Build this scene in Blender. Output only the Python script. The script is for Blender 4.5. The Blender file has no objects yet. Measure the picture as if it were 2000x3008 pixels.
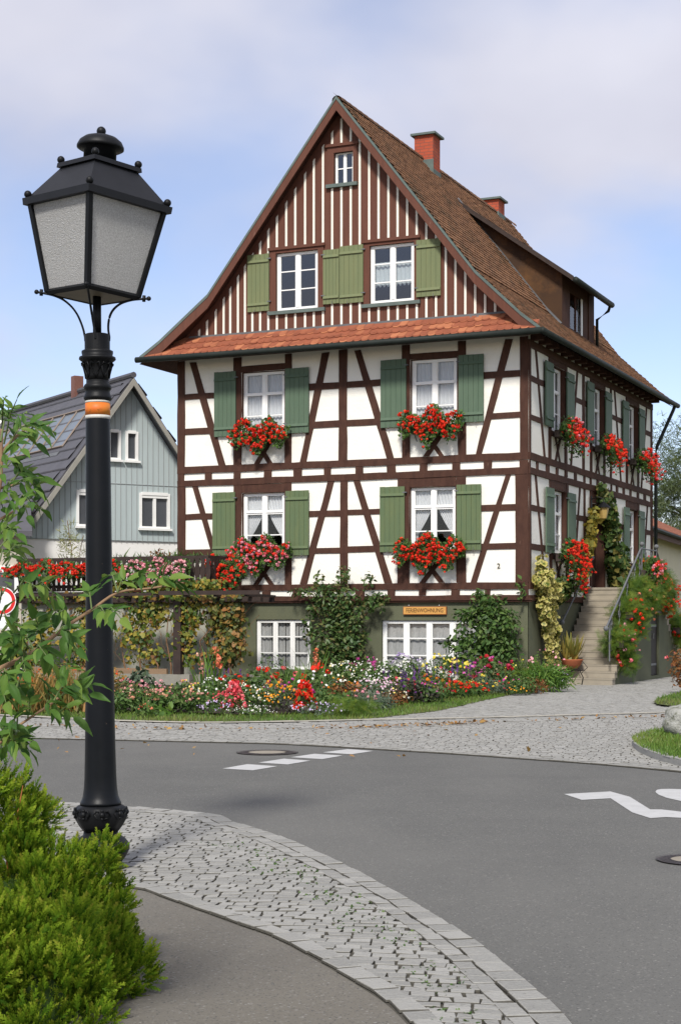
import bpy, bmesh, math, random
import numpy as np
from mathutils import Vector, Matrix
rng = np.random.default_rng(11)
random.seed(11)
R = math.radians
scene = bpy.context.scene
COL = scene.collection

# ------------------------------------------------------------------ helpers
class MB:
    """collects boxes, polygons, tubes and scattered leaves for ONE mesh"""
    def __init__(s):
        s.v = []; s.f = []; s.arr = []
    def poly(s, pts):
        n = len(s.v); s.v += [tuple(p) for p in pts]; s.f.append(tuple(range(n, n + len(pts))))
    def box(s, x0, x1, y0, y1, z0, z1, P=None):
        c = [(x, y, z) for z in (z0, z1) for y in (y0, y1) for x in (x0, x1)]
        if P: c = [P(*q) for q in c]
        n = len(s.v); s.v += c
        for f in ((0, 2, 3, 1), (4, 5, 7, 6), (0, 1, 5, 4), (2, 6, 7, 3), (0, 4, 6, 2), (1, 3, 7, 5)):
            s.f.append(tuple(n + i for i in f))
    def prism(s, a, b):
        """a, b: matching point loops (front / back)"""
        n = len(s.v); k = len(a); s.v += [tuple(p) for p in a] + [tuple(p) for p in b]
        s.f.append(tuple(n + i for i in range(k)))
        s.f.append(tuple(n + k + i for i in reversed(range(k))))
        for i in range(k):
            j = (i + 1) % k
            s.f.append((n + i, n + k + i, n + k + j, n + j))
    def tube(s, pts, rad, n=8, cap=True):
        pts = [Vector(p) for p in pts]
        if not hasattr(rad, '__len__'): rad = [rad] * len(pts)
        rings = []
        for i, p in enumerate(pts):
            t = (pts[min(i + 1, len(pts) - 1)] - pts[max(i - 1, 0)])
            t = t.normalized() if t.length > 1e-9 else Vector((0, 0, 1))
            up = Vector((0, 0, 1)) if abs(t.z) < .95 else Vector((1, 0, 0))
            a = t.cross(up).normalized(); b = t.cross(a).normalized()
            st = len(s.v)
            for k in range(n):
                an = 2 * math.pi * k / n
                s.v.append(tuple(p + (a * math.cos(an) + b * math.sin(an)) * rad[i]))
            rings.append(st)
        for r0, r1 in zip(rings, rings[1:]):
            for k in range(n):
                s.f.append((r0 + k, r0 + (k + 1) % n, r1 + (k + 1) % n, r1 + k))
        if cap:
            s.f.append(tuple(rings[0] + k for k in range(n)))
            s.f.append(tuple(rings[-1] + k for k in reversed(range(n))))
    def lathe(s, prof, n=24, c=(0, 0, 0), lobes=0, la=0.):
        """prof: list of (radius, z)"""
        st = len(s.v)
        for r, z in prof:
            for k in range(n):
                an = 2 * math.pi * k / n
                rr = r * (1 + la * math.cos(lobes * an)) if lobes else r
                s.v.append((c[0] + rr * math.cos(an), c[1] + rr * math.sin(an), c[2] + z))
        for i in range(len(prof) - 1):
            for k in range(n):
                a = st + i * n + k; b = st + i * n + (k + 1) % n
                s.f.append((a, b, b + n, a + n))
        s.f.append(tuple(st + k for k in reversed(range(n))))
        s.f.append(tuple(st + (len(prof) - 1) * n + k for k in range(n)))
    def ball(s, c, r, n=10):
        s.lathe([(r * math.sin(math.pi * i / 8) + 1e-5, -r * math.cos(math.pi * i / 8)) for i in range(9)], n, c)
    def scatter(s, tv, tf, pos, mats, scale, rnd):
        """template verts (n,3), faces (list of equal tuples), pos (m,3), mats (m,3,3) columns = axes"""
        tv = np.asarray(tv, float); m = len(pos); n = len(tv)
        if m == 0: return
        sc = np.broadcast_to(np.asarray(scale, float), (m,))
        V = np.einsum('mij,nj->mni', mats, tv) * sc[:, None, None] + pos[:, None, :]
        s.arr.append((V.reshape(-1, 3), [np.asarray(f) for f in tf], n, m, np.asarray(rnd).reshape(-1) if np.ndim(rnd) == 2 else np.repeat(np.broadcast_to(rnd, (m,)), n)))
    def build(s, name, mat, parent=None, smooth=False, recalc=True, loc=None, jitter=0):
        me = bpy.data.meshes.new(name)
        nv = len(s.v)
        V = [np.array(s.v, float).reshape(-1, 3)] if nv else []
        LS = []; LI = []
        for f in s.f: LS.append(len(f)); LI.append(np.array(f))
        rn = [np.random.default_rng(nv + 3).random(nv)] if nv else []
        LS = [np.array(LS, int)] if LS else []
        off = nv
        for (AV, tf, n, m, rr) in s.arr:
            V.append(AV); rn.append(rr)
            base = off + np.arange(m) * n
            for f in tf:
                LI.append((base[:, None] + f[None, :]).reshape(-1)); LS.append(np.full(m, len(f)))
            off += len(AV)
        V = np.concatenate(V); LS = np.concatenate(LS); LI = np.concatenate(LI); rn = np.concatenate(rn)
        me.vertices.add(len(V)); me.vertices.foreach_set('co', V.astype(np.float32).ravel())
        me.loops.add(len(LI)); me.loops.foreach_set('vertex_index', LI.astype(np.int32))
        me.polygons.add(len(LS))
        me.polygons.foreach_set('loop_start', (np.cumsum(LS) - LS).astype(np.int32))
        me.polygons.foreach_set('loop_total', LS.astype(np.int32))
        me.update(calc_edges=True)
        at = me.attributes.new('rnd', 'FLOAT', 'POINT'); at.data.foreach_set('value', rn.astype(np.float32))
        if recalc and not s.arr:
            bm = bmesh.new(); bm.from_mesh(me); bmesh.ops.recalc_face_normals(bm, faces=bm.faces); bm.to_mesh(me); bm.free()
        me.polygons.foreach_set('use_smooth', np.full(len(LS), bool(smooth or mat.get('leaf', 0))))
        me.materials.append(mat)
        o = bpy.data.objects.new(name, me); COL.objects.link(o)
        if parent: o.parent = parent
        if loc: o.location = loc
        return o

def tag(o, label=None, cat=None, group=None, kind=None):
    if label: o['label'] = label
    if cat: o['category'] = cat
    if group: o['group'] = group
    if kind: o['kind'] = kind
    return o
def thing(name, label, cat, loc=(0, 0, 0), rz=0, group=None):
    o = bpy.data.objects.new(name, None); COL.objects.link(o)
    o.location = loc; o.rotation_euler = (0, 0, rz); o.empty_display_size = .2
    return tag(o, label, cat, group)

# ------------------------------------------------------------------ materials
def srgb(r, g, b):
    f = lambda c: (c / 255 / 12.92) if c <= 10 else ((c / 255 + .055) / 1.055) ** 2.4
    return (f(r), f(g), f(b), 1)
def c4(c): return tuple(c) + (1,) if len(c) == 3 else tuple(c)
def newmat(name):
    m = bpy.data.materials.new(name); m.use_nodes = True
    nt = m.node_tree; b = nt.nodes['Principled BSDF']
    return m, nt, b
def nd(nt, t, **k):
    n = nt.nodes.new(t)
    for a, v in k.items(): setattr(n, a, v)
    return n
def mix(nt, fac, a, b):
    n = nd(nt, 'ShaderNodeMix', data_type='RGBA')
    for s, v in ((0, fac), (6, a), (7, b)):
        if hasattr(v, 'is_output') or isinstance(v, bpy.types.NodeSocket): nt.links.new(v, n.inputs[s])
        else: n.inputs[s].default_value = v if s == 0 else c4(v)
    return n.outputs[2]
def ramp(nt, src, p0, p1, v0=0., v1=1.):
    n = nd(nt, 'ShaderNodeMapRange'); n.inputs[1].default_value = p0; n.inputs[2].default_value = p1
    n.inputs[3].default_value = v0; n.inputs[4].default_value = v1
    nt.links.new(src, n.inputs[0]); return n.outputs[0]
def noise(nt, scale, detail=5, stretch=(1, 1, 1), rough=.55, off=0):
    tc = nd(nt, 'ShaderNodeTexCoord'); mp = nd(nt, 'ShaderNodeMapping')
    mp.inputs['Scale'].default_value = stretch; mp.inputs['Location'].default_value = (off, off * .7, off * .3)
    nt.links.new(tc.outputs['Object'], mp.inputs[0])
    n = nd(nt, 'ShaderNodeTexNoise'); n.inputs['Scale'].default_value = scale
    n.inputs['Detail'].default_value = detail; n.inputs['Roughness'].default_value = rough
    nt.links.new(mp.outputs[0], n.inputs['Vector']); return n.outputs['Fac']
def voro(nt, scale, feature='F1', stretch=(1, 1, 1)):
    tc = nd(nt, 'ShaderNodeTexCoord'); mp = nd(nt, 'ShaderNodeMapping'); mp.inputs['Scale'].default_value = stretch
    nt.links.new(tc.outputs['Object'], mp.inputs[0])
    n = nd(nt, 'ShaderNodeTexVoronoi', feature=feature); n.inputs['Scale'].default_value = scale
    nt.links.new(mp.outputs[0], n.inputs['Vector']); return n
def bump(nt, b, src, strength, dist=.01):
    n = nd(nt, 'ShaderNodeBump'); n.inputs['Strength'].default_value = strength; n.inputs['Distance'].default_value = dist
    nt.links.new(src, n.inputs['Height']); nt.links.new(n.outputs[0], b.inputs['Normal']); return n
def mat(name, c1, c2=None, *args, dirt=None, **kw):
    m = mat_(name, c1, c2, *args, **kw)
    if dirt:
        nt = m.node_tree; b = nt.nodes['Principled BSDF']; a = nd(nt, 'ShaderNodeAttribute', attribute_name='rnd')
        src = b.inputs['Base Color'].links[0].from_socket; nt.links.new(mix(nt, ramp(nt, a.outputs['Fac'], 1.05, 1.7), src, dirt), b.inputs['Base Color'])
    return m
def mat_(name, c1, c2=None, scale=6, rough=.8, bs=0, bscale=40, bdist=.01, stretch=(1, 1, 1), spec=.3, metal=0, rnd=None, stain=None, stain_t=(.62, .72), stain_scale=3):
    m, nt, b = newmat(name)
    c2 = c2 or c1
    col = mix(nt, ramp(nt, noise(nt, scale, stretch=stretch), .3, .7), c1, c2)
    if rnd:
        a = nd(nt, 'ShaderNodeAttribute', attribute_name='rnd')
        col = mix(nt, ramp(nt, a.outputs['Fac'], rnd[1], rnd[2]), col, rnd[0])
    if stain:
        col = mix(nt, ramp(nt, noise(nt, stain_scale, 8, stretch=stretch, rough=.7, off=3.3), *stain_t), col, stain)
    nt.links.new(col, b.inputs['Base Color'])
    b.inputs['Roughness'].default_value = rough; b.inputs['Specular IOR Level'].default_value = spec
    b.inputs['Metallic'].default_value = metal
    if bs: bump(nt, b, noise(nt, bscale, 6, stretch=stretch), bs, bdist)
    return m
def leafmat(name, cols, trans=.3, rough=.5, spec=.3):
    m, nt, b = newmat(name); m['leaf'] = 1
    a = nd(nt, 'ShaderNodeAttribute', attribute_name='rnd')
    cr = nd(nt, 'ShaderNodeValToRGB'); e = cr.color_ramp.elements
    while len(e) < len(cols): e.new(.5)
    for i, c in enumerate(cols): e[i].position = i / max(1, len(cols) - 1); e[i].color = c4(c)
    nt.links.new(a.outputs['Fac'], cr.inputs[0])
    nt.links.new(cr.outputs[0], b.inputs['Base Color']); b.inputs['Roughness'].default_value = rough
    b.inputs['Specular IOR Level'].default_value = spec
    if trans:
        t = nd(nt, 'ShaderNodeBsdfTranslucent'); nt.links.new(cr.outputs[0], t.inputs[0])
        x = nd(nt, 'ShaderNodeMixShader'); x.inputs[0].default_value = trans
        nt.links.new(b.outputs[0], x.inputs[1]); nt.links.new(t.outputs[0], x.inputs[2])
        nt.links.new(x.outputs[0], nt.nodes['Material Output'].inputs[0])
    return m
def glassmat(name, tint=(.85, .9, .9), refl=.12):
    m, nt, b = newmat(name); nt.nodes.remove(b)
    t = nd(nt, 'ShaderNodeBsdfTransparent'); t.inputs[0].default_value = c4(tint)
    g = nd(nt, 'ShaderNodeBsdfGlossy'); g.inputs['Roughness'].default_value = .03
    lw = nd(nt, 'ShaderNodeLayerWeight'); lw.inputs[0].default_value = .5
    pw = nd(nt, 'ShaderNodeMath', operation='POWER'); pw.inputs[1].default_value = 5; nt.links.new(lw.outputs['Facing'], pw.inputs[0])
    ad = nd(nt, 'ShaderNodeMath', operation='ADD'); ad.inputs[1].default_value = .04 + refl; ad.use_clamp = True; nt.links.new(pw.outputs[0], ad.inputs[0])
    x = nd(nt, 'ShaderNodeMixShader')
    nt.links.new(ad.outputs[0], x.inputs[0]); nt.links.new(t.outputs[0], x.inputs[1]); nt.links.new(g.outputs[0], x.inputs[2])
    nt.links.new(x.outputs[0], nt.nodes['Material Output'].inputs[0]); return m

W = {}
W['plaster'] = mat('plaster', (.82, .80, .735), (.79, .77, .69), 2.2, .9, .5, 16, .015, stain=(.71, .69, .61), stain_t=(.56, .8), stain_scale=1.6)
W['stained'] = mat('stained_plaster', (.79, .78, .72), (.74, .735, .68), 5, .9, .4, 22, .012, stain=(.52, .52, .48), stain_t=(.50, .75), stain_scale=4.5)
W['timber'] = mat('timber_paint', (.080, .038, .026), (.053, .025, .018), 9, .75, .9, 60, .008, stretch=(1, 1, .35), spec=.15, stain=(.14, .08, .055), stain_t=(.64, .74), stain_scale=9)
W['cladding'] = mat('cladding_paint', (.125, .047, .029), (.098, .037, .023), 7, .75, .5, 50, .006, stretch=(2, 2, .25), stain=(.21, .13, .10), stain_t=(.66, .72), stain_scale=6)
W['batten'] = mat('batten_paint', (.80, .77, .68), (.74, .70, .60), 6, .7, stretch=(1, 1, .3))
W['shutter'] = mat('shutter_green', (.078, .122, .078), (.092, .138, .09), 5, .6, .25, 40, .004, stretch=(3, 3, .4), stain=(.10, .15, .11), stain_t=(.68, .8), stain_scale=7)
W['shutter_low'] = mat('shutter_faded_green', (.115, .148, .066), (.092, .135, .068), 3, .65, .25, 40, .004, stretch=(3, 3, .5), stain=(.05, .08, .045), stain_t=(.62, .74), stain_scale=9)
W['shutter_top'] = mat('shutter_moss_green', (.165, .182, .085), (.138, .165, .08), 3, .65, .25, 40, .004, stretch=(3, 3, .5), stain=(.07, .10, .05), stain_t=(.64, .76), stain_scale=9)
W['white'] = mat('white_paint', (.82, .82, .80), (.78, .78, .75), 5, .45, spec=.4)
W['glass'] = glassmat('window_glass', tint=(.96, .97, .97), refl=.01)
W['glass_high'] = glassmat('attic_window_glass', refl=.09)
W['curtain'] = leafmat('net_curtain', [(.64, .655, .67), (.74, .75, .76)], .25, .9, .1)
W['drape'] = leafmat('grey_drape', [(.36, .365, .36), (.48, .48, .47)], .25, .9, .1)
W['blue_curtain'] = mat('blue_curtain', (.02, .05, .14), (.03, .07, .2), 14, .9)
W['dark'] = mat('dark_interior', (.02, .02, .022))
W['plinth'] = mat('green_render', (.122, .128, .078), (.10, .108, .068), 1.4, .95, .5, 30, .01, stain=(.075, .08, .06), stain_t=(.56, .75), stain_scale=1.2)
W['tile_red'] = mat('orange_clay_tile', (.28, .085, .042), (.205, .064, .034), 5, .9, .4, 60, .005, rnd=((.42, .16, .075), .7, 1.), stain=(.20, .10, .055), stain_t=(.66, .76), stain_scale=5)
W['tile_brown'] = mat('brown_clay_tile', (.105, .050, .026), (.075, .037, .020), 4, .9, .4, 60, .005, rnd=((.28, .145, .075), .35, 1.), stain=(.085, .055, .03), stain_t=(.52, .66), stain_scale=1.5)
W['gutter'] = mat('dark_copper', (.020, .026, .022), (.013, .017, .015), 4, .6, spec=.2)
W['lead'] = mat('lead_flashing', (.13, .135, .14), (.10, .105, .11), 5, .6)
W['patina'] = mat('verdigris_flashing', (.12, .155, .14), (.09, .115, .105), 5, .7)
W['copper'] = mat('weathered_copper', (.062, .030, .013), (.042, .022, .012), 1.2, .6, spec=.2, stain=(.13, .06, .02), stain_t=(.55, .75), stain_scale=.9)
W['brick'] = None
W['iron'] = mat('black_iron', (.006, .0065, .0075), (.004, .0045, .005), 8, .5, .15, 90, .003, spec=.22)
W['greyiron'] = mat('grey_iron', (.14, .145, .15), (.10, .105, .11), 12, .5, spec=.5)
W['stone_step'] = mat('sandstone_step', (.33, .29, .225), (.265, .235, .185), 3, .9, .4, 60, .006, stain=(.16, .14, .10), stain_t=(.6, .78), stain_scale=2.2)
W['concrete'] = mat('concrete', (.27, .255, .215), (.21, .20, .165), 3, .95, .5, 40, .008, stain=(.12, .115, .09), stain_t=(.6, .8), stain_scale=2)
W['pergola'] = mat('dark_wood', (.045, .03, .024), (.03, .02, .017), 6, .75, .4, 40, .005)
W['greyrender'] = mat('grey_render', (.37, .37, .31), (.33, .33, .28), 1.5, .95, .2, 30)
W['plank'] = mat('old_plank', (.26, .17, .10), (.19, .13, .08), 5, .85, .4, 40, .005, stretch=(.3, 2, 2))
W['soil'] = mat('soil', (.045, .033, .022), (.03, .022, .015), 8, 1, .8, 20, .03)
W['signwood'] = mat('sign_wood', (.62, .33, .09), (.52, .26, .065), 4, .5, stretch=(.4, 3, 3))
W['letter'] = mat('dark_lettering', (.06, .03, .012))
W['terracotta'] = mat('terracotta', (.42, .13, .055), (.36, .11, .05), 6, .85)
def brickmat():
    m, nt, b = newmat('chimney_brick')
    tc = nd(nt, 'ShaderNodeTexCoord'); sx = nd(nt, 'ShaderNodeSeparateXYZ'); nt.links.new(tc.outputs['Object'], sx.inputs[0])
    ad = nd(nt, 'ShaderNodeMath', operation='ADD'); nt.links.new(sx.outputs[0], ad.inputs[0]); nt.links.new(sx.outputs[1], ad.inputs[1])
    cb = nd(nt, 'ShaderNodeCombineXYZ'); nt.links.new(ad.outputs[0], cb.inputs[0]); nt.links.new(sx.outputs[2], cb.inputs[1])
    br = nd(nt, 'ShaderNodeTexBrick'); br.inputs['Scale'].default_value = 1; br.inputs['Brick Width'].default_value = .25
    br.inputs['Row Height'].default_value = .085; br.inputs['Mortar Size'].default_value = .008
    br.inputs['Color1'].default_value = (.40, .075, .03, 1); br.inputs['Color2'].default_value = (.33, .06, .028, 1)
    br.inputs['Mortar'].default_value = (.17, .06, .04, 1)
    nt.links.new(cb.outputs[0], br.inputs['Vector']); nt.links.new(br.outputs['Color'], b.inputs['Base Color'])
    b.inputs['Roughness'].default_value = .9; bump(nt, b, br.outputs['Fac'], -.6, .02); return m
W['brick'] = brickmat()

# ------------------------------------------------------------------ survey of the place (metres; eye 1.6 m above the road)
TH = R(23.9)
EX = np.array([math.cos(TH), -math.sin(TH)]); EY = np.array([math.sin(TH), math.cos(TH)])
ORG = np.array([4.416, 38.0])
def world(x, y, z=0.):
    p = ORG + x * EX + y * EY; return (float(p[0]), float(p[1]), z)
def local(X, Y):
    d = np.array([X, Y]) - ORG; return float(d @ EX), float(d @ EY)
SUN_AZ_D, SUN_EL_D, SUN_E, SUN_ANG = 12, 45, 3.1, 9.0
SKY_E, EXPO = .15, .54
SKY_TINT = (.80, .72, .76)
CLOUD_A, CLOUD_B = (2.95, 3.0, 3.55), (3.75, 3.77, 4.25)
CLOUD_OFF = (2.3, 1.1, 0)
# ------------------------------------------------------------------ the half-timbered house
house = thing('half_timbered_house', 'large half-timbered house with steep gable, green shutters and brown striped gable boarding', 'house', world(0, 0), -TH)
PF = lambda u, d, z: (u, d, z)          # front facade: u along x, d inward
PS = lambda u, d, z: (-d, u, z)         # side facade: u along y, d inward

RP = [(0., 14.39), (3.575, 9.82), (4.80, 8.68), (5.325, 8.27)]
RX = -4.775
def roofz(x):
    t = abs(x - RX); return float(np.interp(t, [p[0] for p in RP], [p[1] for p in RP]))
def front_y(t):
    return float(np.interp(t, [3.575, 5.325], [-.35, -.8]))
REAR = 13.4

def wall_cells(P, us, z0, top, holes, d0=0., thick=.28, extra_u=()):
    """wall with real openings: holes = (u0,u1,z0,z1)"""
    m = MB()
    ub = sorted(set([us[0], us[1]] + [h[0] for h in holes] + [h[1] for h in holes] + list(extra_u)))
    ub = [u for u in ub if us[0] - 1e-6 <= u <= us[1] + 1e-6]
    for a, b in zip(ub, ub[1:]):
        hs = sorted([h for h in holes if h[0] <= a + 1e-6 and h[1] >= b - 1e-6], key=lambda h: h[2])
        z = z0
        segs = []
        for h in hs: segs.append((z, h[2], h[2])); z = h[3]
        segs.append((z, top(a), top(b)))
        for (zl, ta, tb) in segs:
            if max(ta, tb) - zl < 1e-4: continue
            for d in (d0, d0 + thick):
                m.poly([P(a, d, zl), P(b, d, zl), P(b, d, tb), P(a, d, ta)])
    for (a, b, c, e) in holes:
        for q in (((a, c), (b, c)), ((a, e), (b, e)), ((a, c), (a, e)), ((b, c), (b, e))):
            (u0, w0), (u1, w1) = q
            m.poly([P(u0, d0, w0), P(u1, d0, w1), P(u1, d0 + thick, w1), P(u0, d0 + thick, w0)])
    return m

FH = [(-7.55, -6.35, 6.27, 7.88), (-7.55, -6.35, 3.27, 4.82), (-2.97, -1.77, 6.27, 7.90), (-2.99, -1.81, 3.27, 4.82)]
SH = [(1.80, 2.99, 6.27, 7.88), (5.60, 6.80, 6.27, 7.88), (9.51, 10.70, 6.27, 7.88), (1.87, 3.09, 3.27, 4.83), (9.50, 10.70, 3.27, 4.83), (5.58, 6.78, 2.46, 4.72)]
GH = [(-6.60, -5.42, 9.36, 10.82), (-4.04, -2.86, 9.34, 10.77), (-5.0, -4.47, 12.38, 13.16)]
wall_cells(PF, (-9.40, -.001), 2.06, lambda u: min(8.80, roofz(u) - .22), FH, extra_u=(-9.15, -.40)).build('front_wall', W['plaster'], house, recalc=False)
wall_cells(PS, (.001, 12.58), 2.06, lambda u: 8.48, SH).build('side_wall', W['plaster'], house, recalc=False)
m = MB()
m.poly([(-9.4, .001, 0), (-9.4, 12.58, 0), (-9.4, 12.58, 8.5), (-9.4, .001, 8.5)])
m.poly([(-9.4, 12.58, 0), (-.001, 12.58, 0)] + [(x, 12.58, roofz(x) - .2) for x in (-.001, -1.2, RX, -8.35, -9.4)])
m.build('rear_wall', W['plaster'], house, recalc=False)
GC = wall_cells(PF, (-9.29, -.26), 8.80, lambda u: roofz(u) - .14, GH, extra_u=(RX, -8.35, -1.2), d0=-.02)
for (a, b, c, e) in ((-7.565, -6.35, 5.555, 6.12), (-2.98, -1.76, 5.555, 6.12), (-7.565, -6.35, 2.505, 3.1), (-2.995, -1.805, 2.505, 3.1)):
    m = MB(); m.box(a, b, -.004, -.001, c, e); m.build('stained_panel', W['stained'], house)
# floors inside keep the rooms apart and dark
m = MB()
for z in (2.4, 5.3, 8.7): m.box(-9.1, -.3, .3, 12.3, z, z + .1)
m.box(-9.1, -.3, 3.4, 3.5, .05, 8.7); m.box(-3.6, -3.5, 3.6, 12.3, .05, 8.7)
m.build('interior_floor', W['dark'], house)
PH = [(-7.18, -5.66, .36, 1.62), (-3.74, -1.30, .32, 1.60)]
wall_cells(PF, (-9.38, -.03), 0., lambda u: 2.05, PH, d0=.03).build('plinth', W['plinth'], house, recalc=False)
wall_cells(PS, (.05, 12.58), 0., lambda u: 2.05, [], d0=.02).build('plinth', W['plinth'], house, recalc=False)

# ---- timbers: every beam a part with hand-hewn, slightly wavering edges
def beam(P, name, pts, proud, back=.06):
    """pts: quad (u,z) a-b one long edge, d-c the other; wavering subdivided edges"""
    a, b, c, d = [np.array(p, float) for p in pts]
    L = max(np.linalg.norm(b - a), .05); n = max(1, int(L / .45))
    jit = lambda k: (rng.random((k, 2)) - .5) * .016
    e1 = [a + (b - a) * i / n for i in range(n + 1)]; e2 = [d + (c - d) * i / n for i in range(n + 1)]
    j1 = jit(n + 1); j2 = jit(n + 1)
    pr = proud + rng.random() * .004
    A = [tuple(p + q) for p, q in zip(e1, j1)]; B = [tuple(p + q) for p, q in zip(e2, j2)]
    m = MB()
    for i in range(n):
        f = [A[i], A[i + 1], B[i + 1], B[i]]
        m.poly([P(q[0], -pr, q[1]) for q in f])
        m.poly([P(A[i][0], -pr, A[i][1]), P(A[i + 1][0], -pr, A[i + 1][1]), P(A[i + 1][0], back, A[i + 1][1]), P(A[i][0], back, A[i][1])])
        m.poly([P(B[i][0], -pr, B[i][1]), P(B[i + 1][0], -pr, B[i + 1][1]), P(B[i + 1][0], back, B[i + 1][1]), P(B[i][0], back, B[i][1])])
    for i in (0, n):
        m.poly([P(A[i][0], -pr, A[i][1]), P(B[i][0], -pr, B[i][1]), P(B[i][0], back, B[i][1]), P(A[i][0], back, A[i][1])])
    return m.build(name, W['timber'], house)
def post(P, u0, u1, z0, z1, pr=.026): beam(P, 'post', [(u0, z0), (u0, z1), (u1, z1), (u1, z0)], pr)
def rail(P, u0, u1, z0, z1, pr=.018, nm='rail'): beam(P, nm, [(u0, z0), (u1, z0), (u1, z1), (u0, z1)], pr)
def brace(P, ut0, ut1, zt, ub0, ub1, zb, pr=.022): beam(P, 'brace', [(ub0, zb), (ut0, zt), (ut1, zt), (ub1, zb)], pr)
def cross(P, c, zc, zb, zt, hw):
    s = hw / (zc - zb); w = .075
    for sg in (-1, 1):
        beam(P, 'brace', [(c - sg * hw - w, zb), (c + sg * s * (zt - zc) - w, zt), (c + sg * s * (zt - zc) + w, zt), (c - sg * hw + w, zb)], .014 + .004 * sg)

# front, upper storey
for u0, u1 in ((-9.42, -9.21), (-7.79, -7.57), (-6.345, -6.16), (-4.87, -4.645), (-3.19, -2.985), (-1.755, -1.55)): post(PF, u0, u1, 5.55, 8.28)
for q in ((-9.07, -8.88, -8.23, -8.03), (-5.32, -5.13, -5.93, -5.75), (-4.45, -4.28, -3.59, -3.40), (-.57, -.38, -1.31, -1.16)): brace(PF, q[0], q[1], 8.24, q[2], q[3], 5.55)
for u0, u1, z0, z1 in ((-9.21, -7.79, 7.28, 7.43), (-9.21, -8.33, 6.38, 6.54), (-6.16, -4.87, 7.33, 7.49), (-5.66, -4.87, 6.38, 6.54), (-4.645, -3.19, 7.33, 7.49), (-4.645, -3.74, 6.38, 6.54), (-1.55, -.21, 7.34, 7.50), (-1.02, -.21, 6.37, 6.51),
                       (-7.57, -6.345, 7.89, 8.05), (-7.57, -6.345, 6.12, 6.26), (-2.985, -1.755, 7.91, 8.05), (-2.985, -1.755, 6.12, 6.26)): rail(PF, u0, u1, z0, z1)
cross(PF, -6.955, 5.83, 5.55, 6.12, .185); cross(PF, -2.37, 5.82, 5.55, 6.12, .195)
# storey band
rail(PF, -9.42, -.0, 5.38, 5.55, .034, 'beam'); rail(PF, -9.42, -.0, 5.045, 5.205, .034, 'beam')
FX = [-9.23, -8.62, -8.42, -7.79, -7.59, -6.93, -6.72, -6.11, -5.87, -5.27, -5.08, -4.42, -4.22, -3.59, -3.36, -2.73, -2.53, -1.90, -1.70, -1.10, -.90, -.22]
rail(PF, -9.42, FX[0], 5.205, 5.38, .028, 'joist_end')
for i in range(1, len(FX) - 1, 2): rail(PF, FX[i], FX[i + 1], 5.205, 5.38, .028, 'joist_end')
rail(PF, FX[-1], 0, 5.205, 5.38, .028, 'joist_end')
# front, ground storey
for u0, u1 in ((-9.42, -9.19), (-7.79, -7.57), (-6.345, -6.16), (-4.83, -4.63), (-3.31, -3.0), (-1.80, -1.55)): post(PF, u0, u1, 2.50, 5.045)
post(PF, -.21, -.0, 5.55, 8.28); post(PF, -.32, -.0, 2.50, 5.045)
for q in ((-8.99, -8.84, -8.17, -8.00), (-5.16, -4.99, -5.93, -5.74), (-4.48, -4.31, -3.65, -3.45), (-.56, -.43, -1.44, -1.28)): brace(PF, q[0], q[1], 5.05, q[2], q[3], 2.50)
for u0, u1, z0, z1 in ((-9.19, -7.79, 4.19, 4.34), (-9.19, -7.79, 3.27, 3.42), (-6.16, -4.83, 4.17, 4.32), (-5.68, -4.83, 3.25, 3.40), (-4.63, -3.31, 4.19, 4.33), (-4.63, -3.85, 3.27, 3.42), (-1.55, -.32, 4.19, 4.34), (-1.17, -.32, 3.28, 3.42),
                       (-7.57, -6.345, 4.825, 5.045), (-7.57, -6.345, 3.1, 3.26), (-3.0, -1.80, 4.825, 5.045), (-3.0, -1.80, 3.1, 3.26)): rail(PF, u0, u1, z0, z1)
cross(PF, -6.94, 2.79, 2.5, 3.1, .22); cross(PF, -2.42, 2.81, 2.5, 3.1, .25)
rail(PF, -9.42, 0, 2.34, 2.50, .034, 'beam'); rail(PF, -9.42, 0, 2.06, 2.20, .034, 'beam')
BX = [-9.2, -8.6, -8.4, -7.8, -7.6, -6.98, -6.75, -6.13, -5.9, -5.3, -5.05, -4.42, -4.18, -3.57, -3.37, -2.75, -2.57, -1.92, -1.71, -1.08, -.94, -.21]
rail(PF, -9.42, BX[0], 2.20, 2.34, .028, 'joist_end')
for i in range(1, len(BX) - 1, 2): rail(PF, BX[i], BX[i + 1], 2.20, 2.34, .028, 'joist_end')
rail(PF, BX[-1], 0, 2.20, 2.34, .028, 'joist_end')
m = MB(); m.box(-9.46, .09, -.055, .02, 2.035, 2.075); m.box(-9.48, .11, -.085, .02, 2.076, 2.11); m.build('sill_moulding', W['timber'], house)
# side, upper storey
for u0, u1 in ((.0, .12), (1.58, 1.79), (2.995, 3.2), (4.66, 4.84), (5.42, 5.595), (6.805, 6.97), (7.52, 7.66), (9.30, 9.505), (10.705, 10.88), (12.40, 12.6)): post(PS, u0, u1, 5.55, 8.1)
for a, b in ((.51, 1.25), (4.18, 3.57), (7.98, 8.72), (11.88, 11.2)): brace(PS, a - .06, a + .06, 8.1, b - .06, b + .06, 5.55)
for u0, u1, z0, z1 in ((.12, 1.58, 7.24, 7.38), (.12, 1.0, 6.33, 6.46), (3.2, 4.66, 7.22, 7.36), (4.84, 5.42, 7.22, 7.36), (7.66, 9.3, 7.2, 7.34), (7.66, 8.5, 6.33, 6.46), (10.88, 12.4, 7.2, 7.34), (6.97, 7.52, 7.2, 7.34),
                       (1.79, 2.995, 7.89, 8.1), (5.595, 6.805, 7.89, 8.1), (9.505, 10.705, 7.89, 8.1), (1.79, 2.995, 6.12, 6.26), (5.595, 6.805, 6.12, 6.26), (9.505, 10.705, 6.12, 6.26)): rail(PS, u0, u1, z0, z1)
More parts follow.
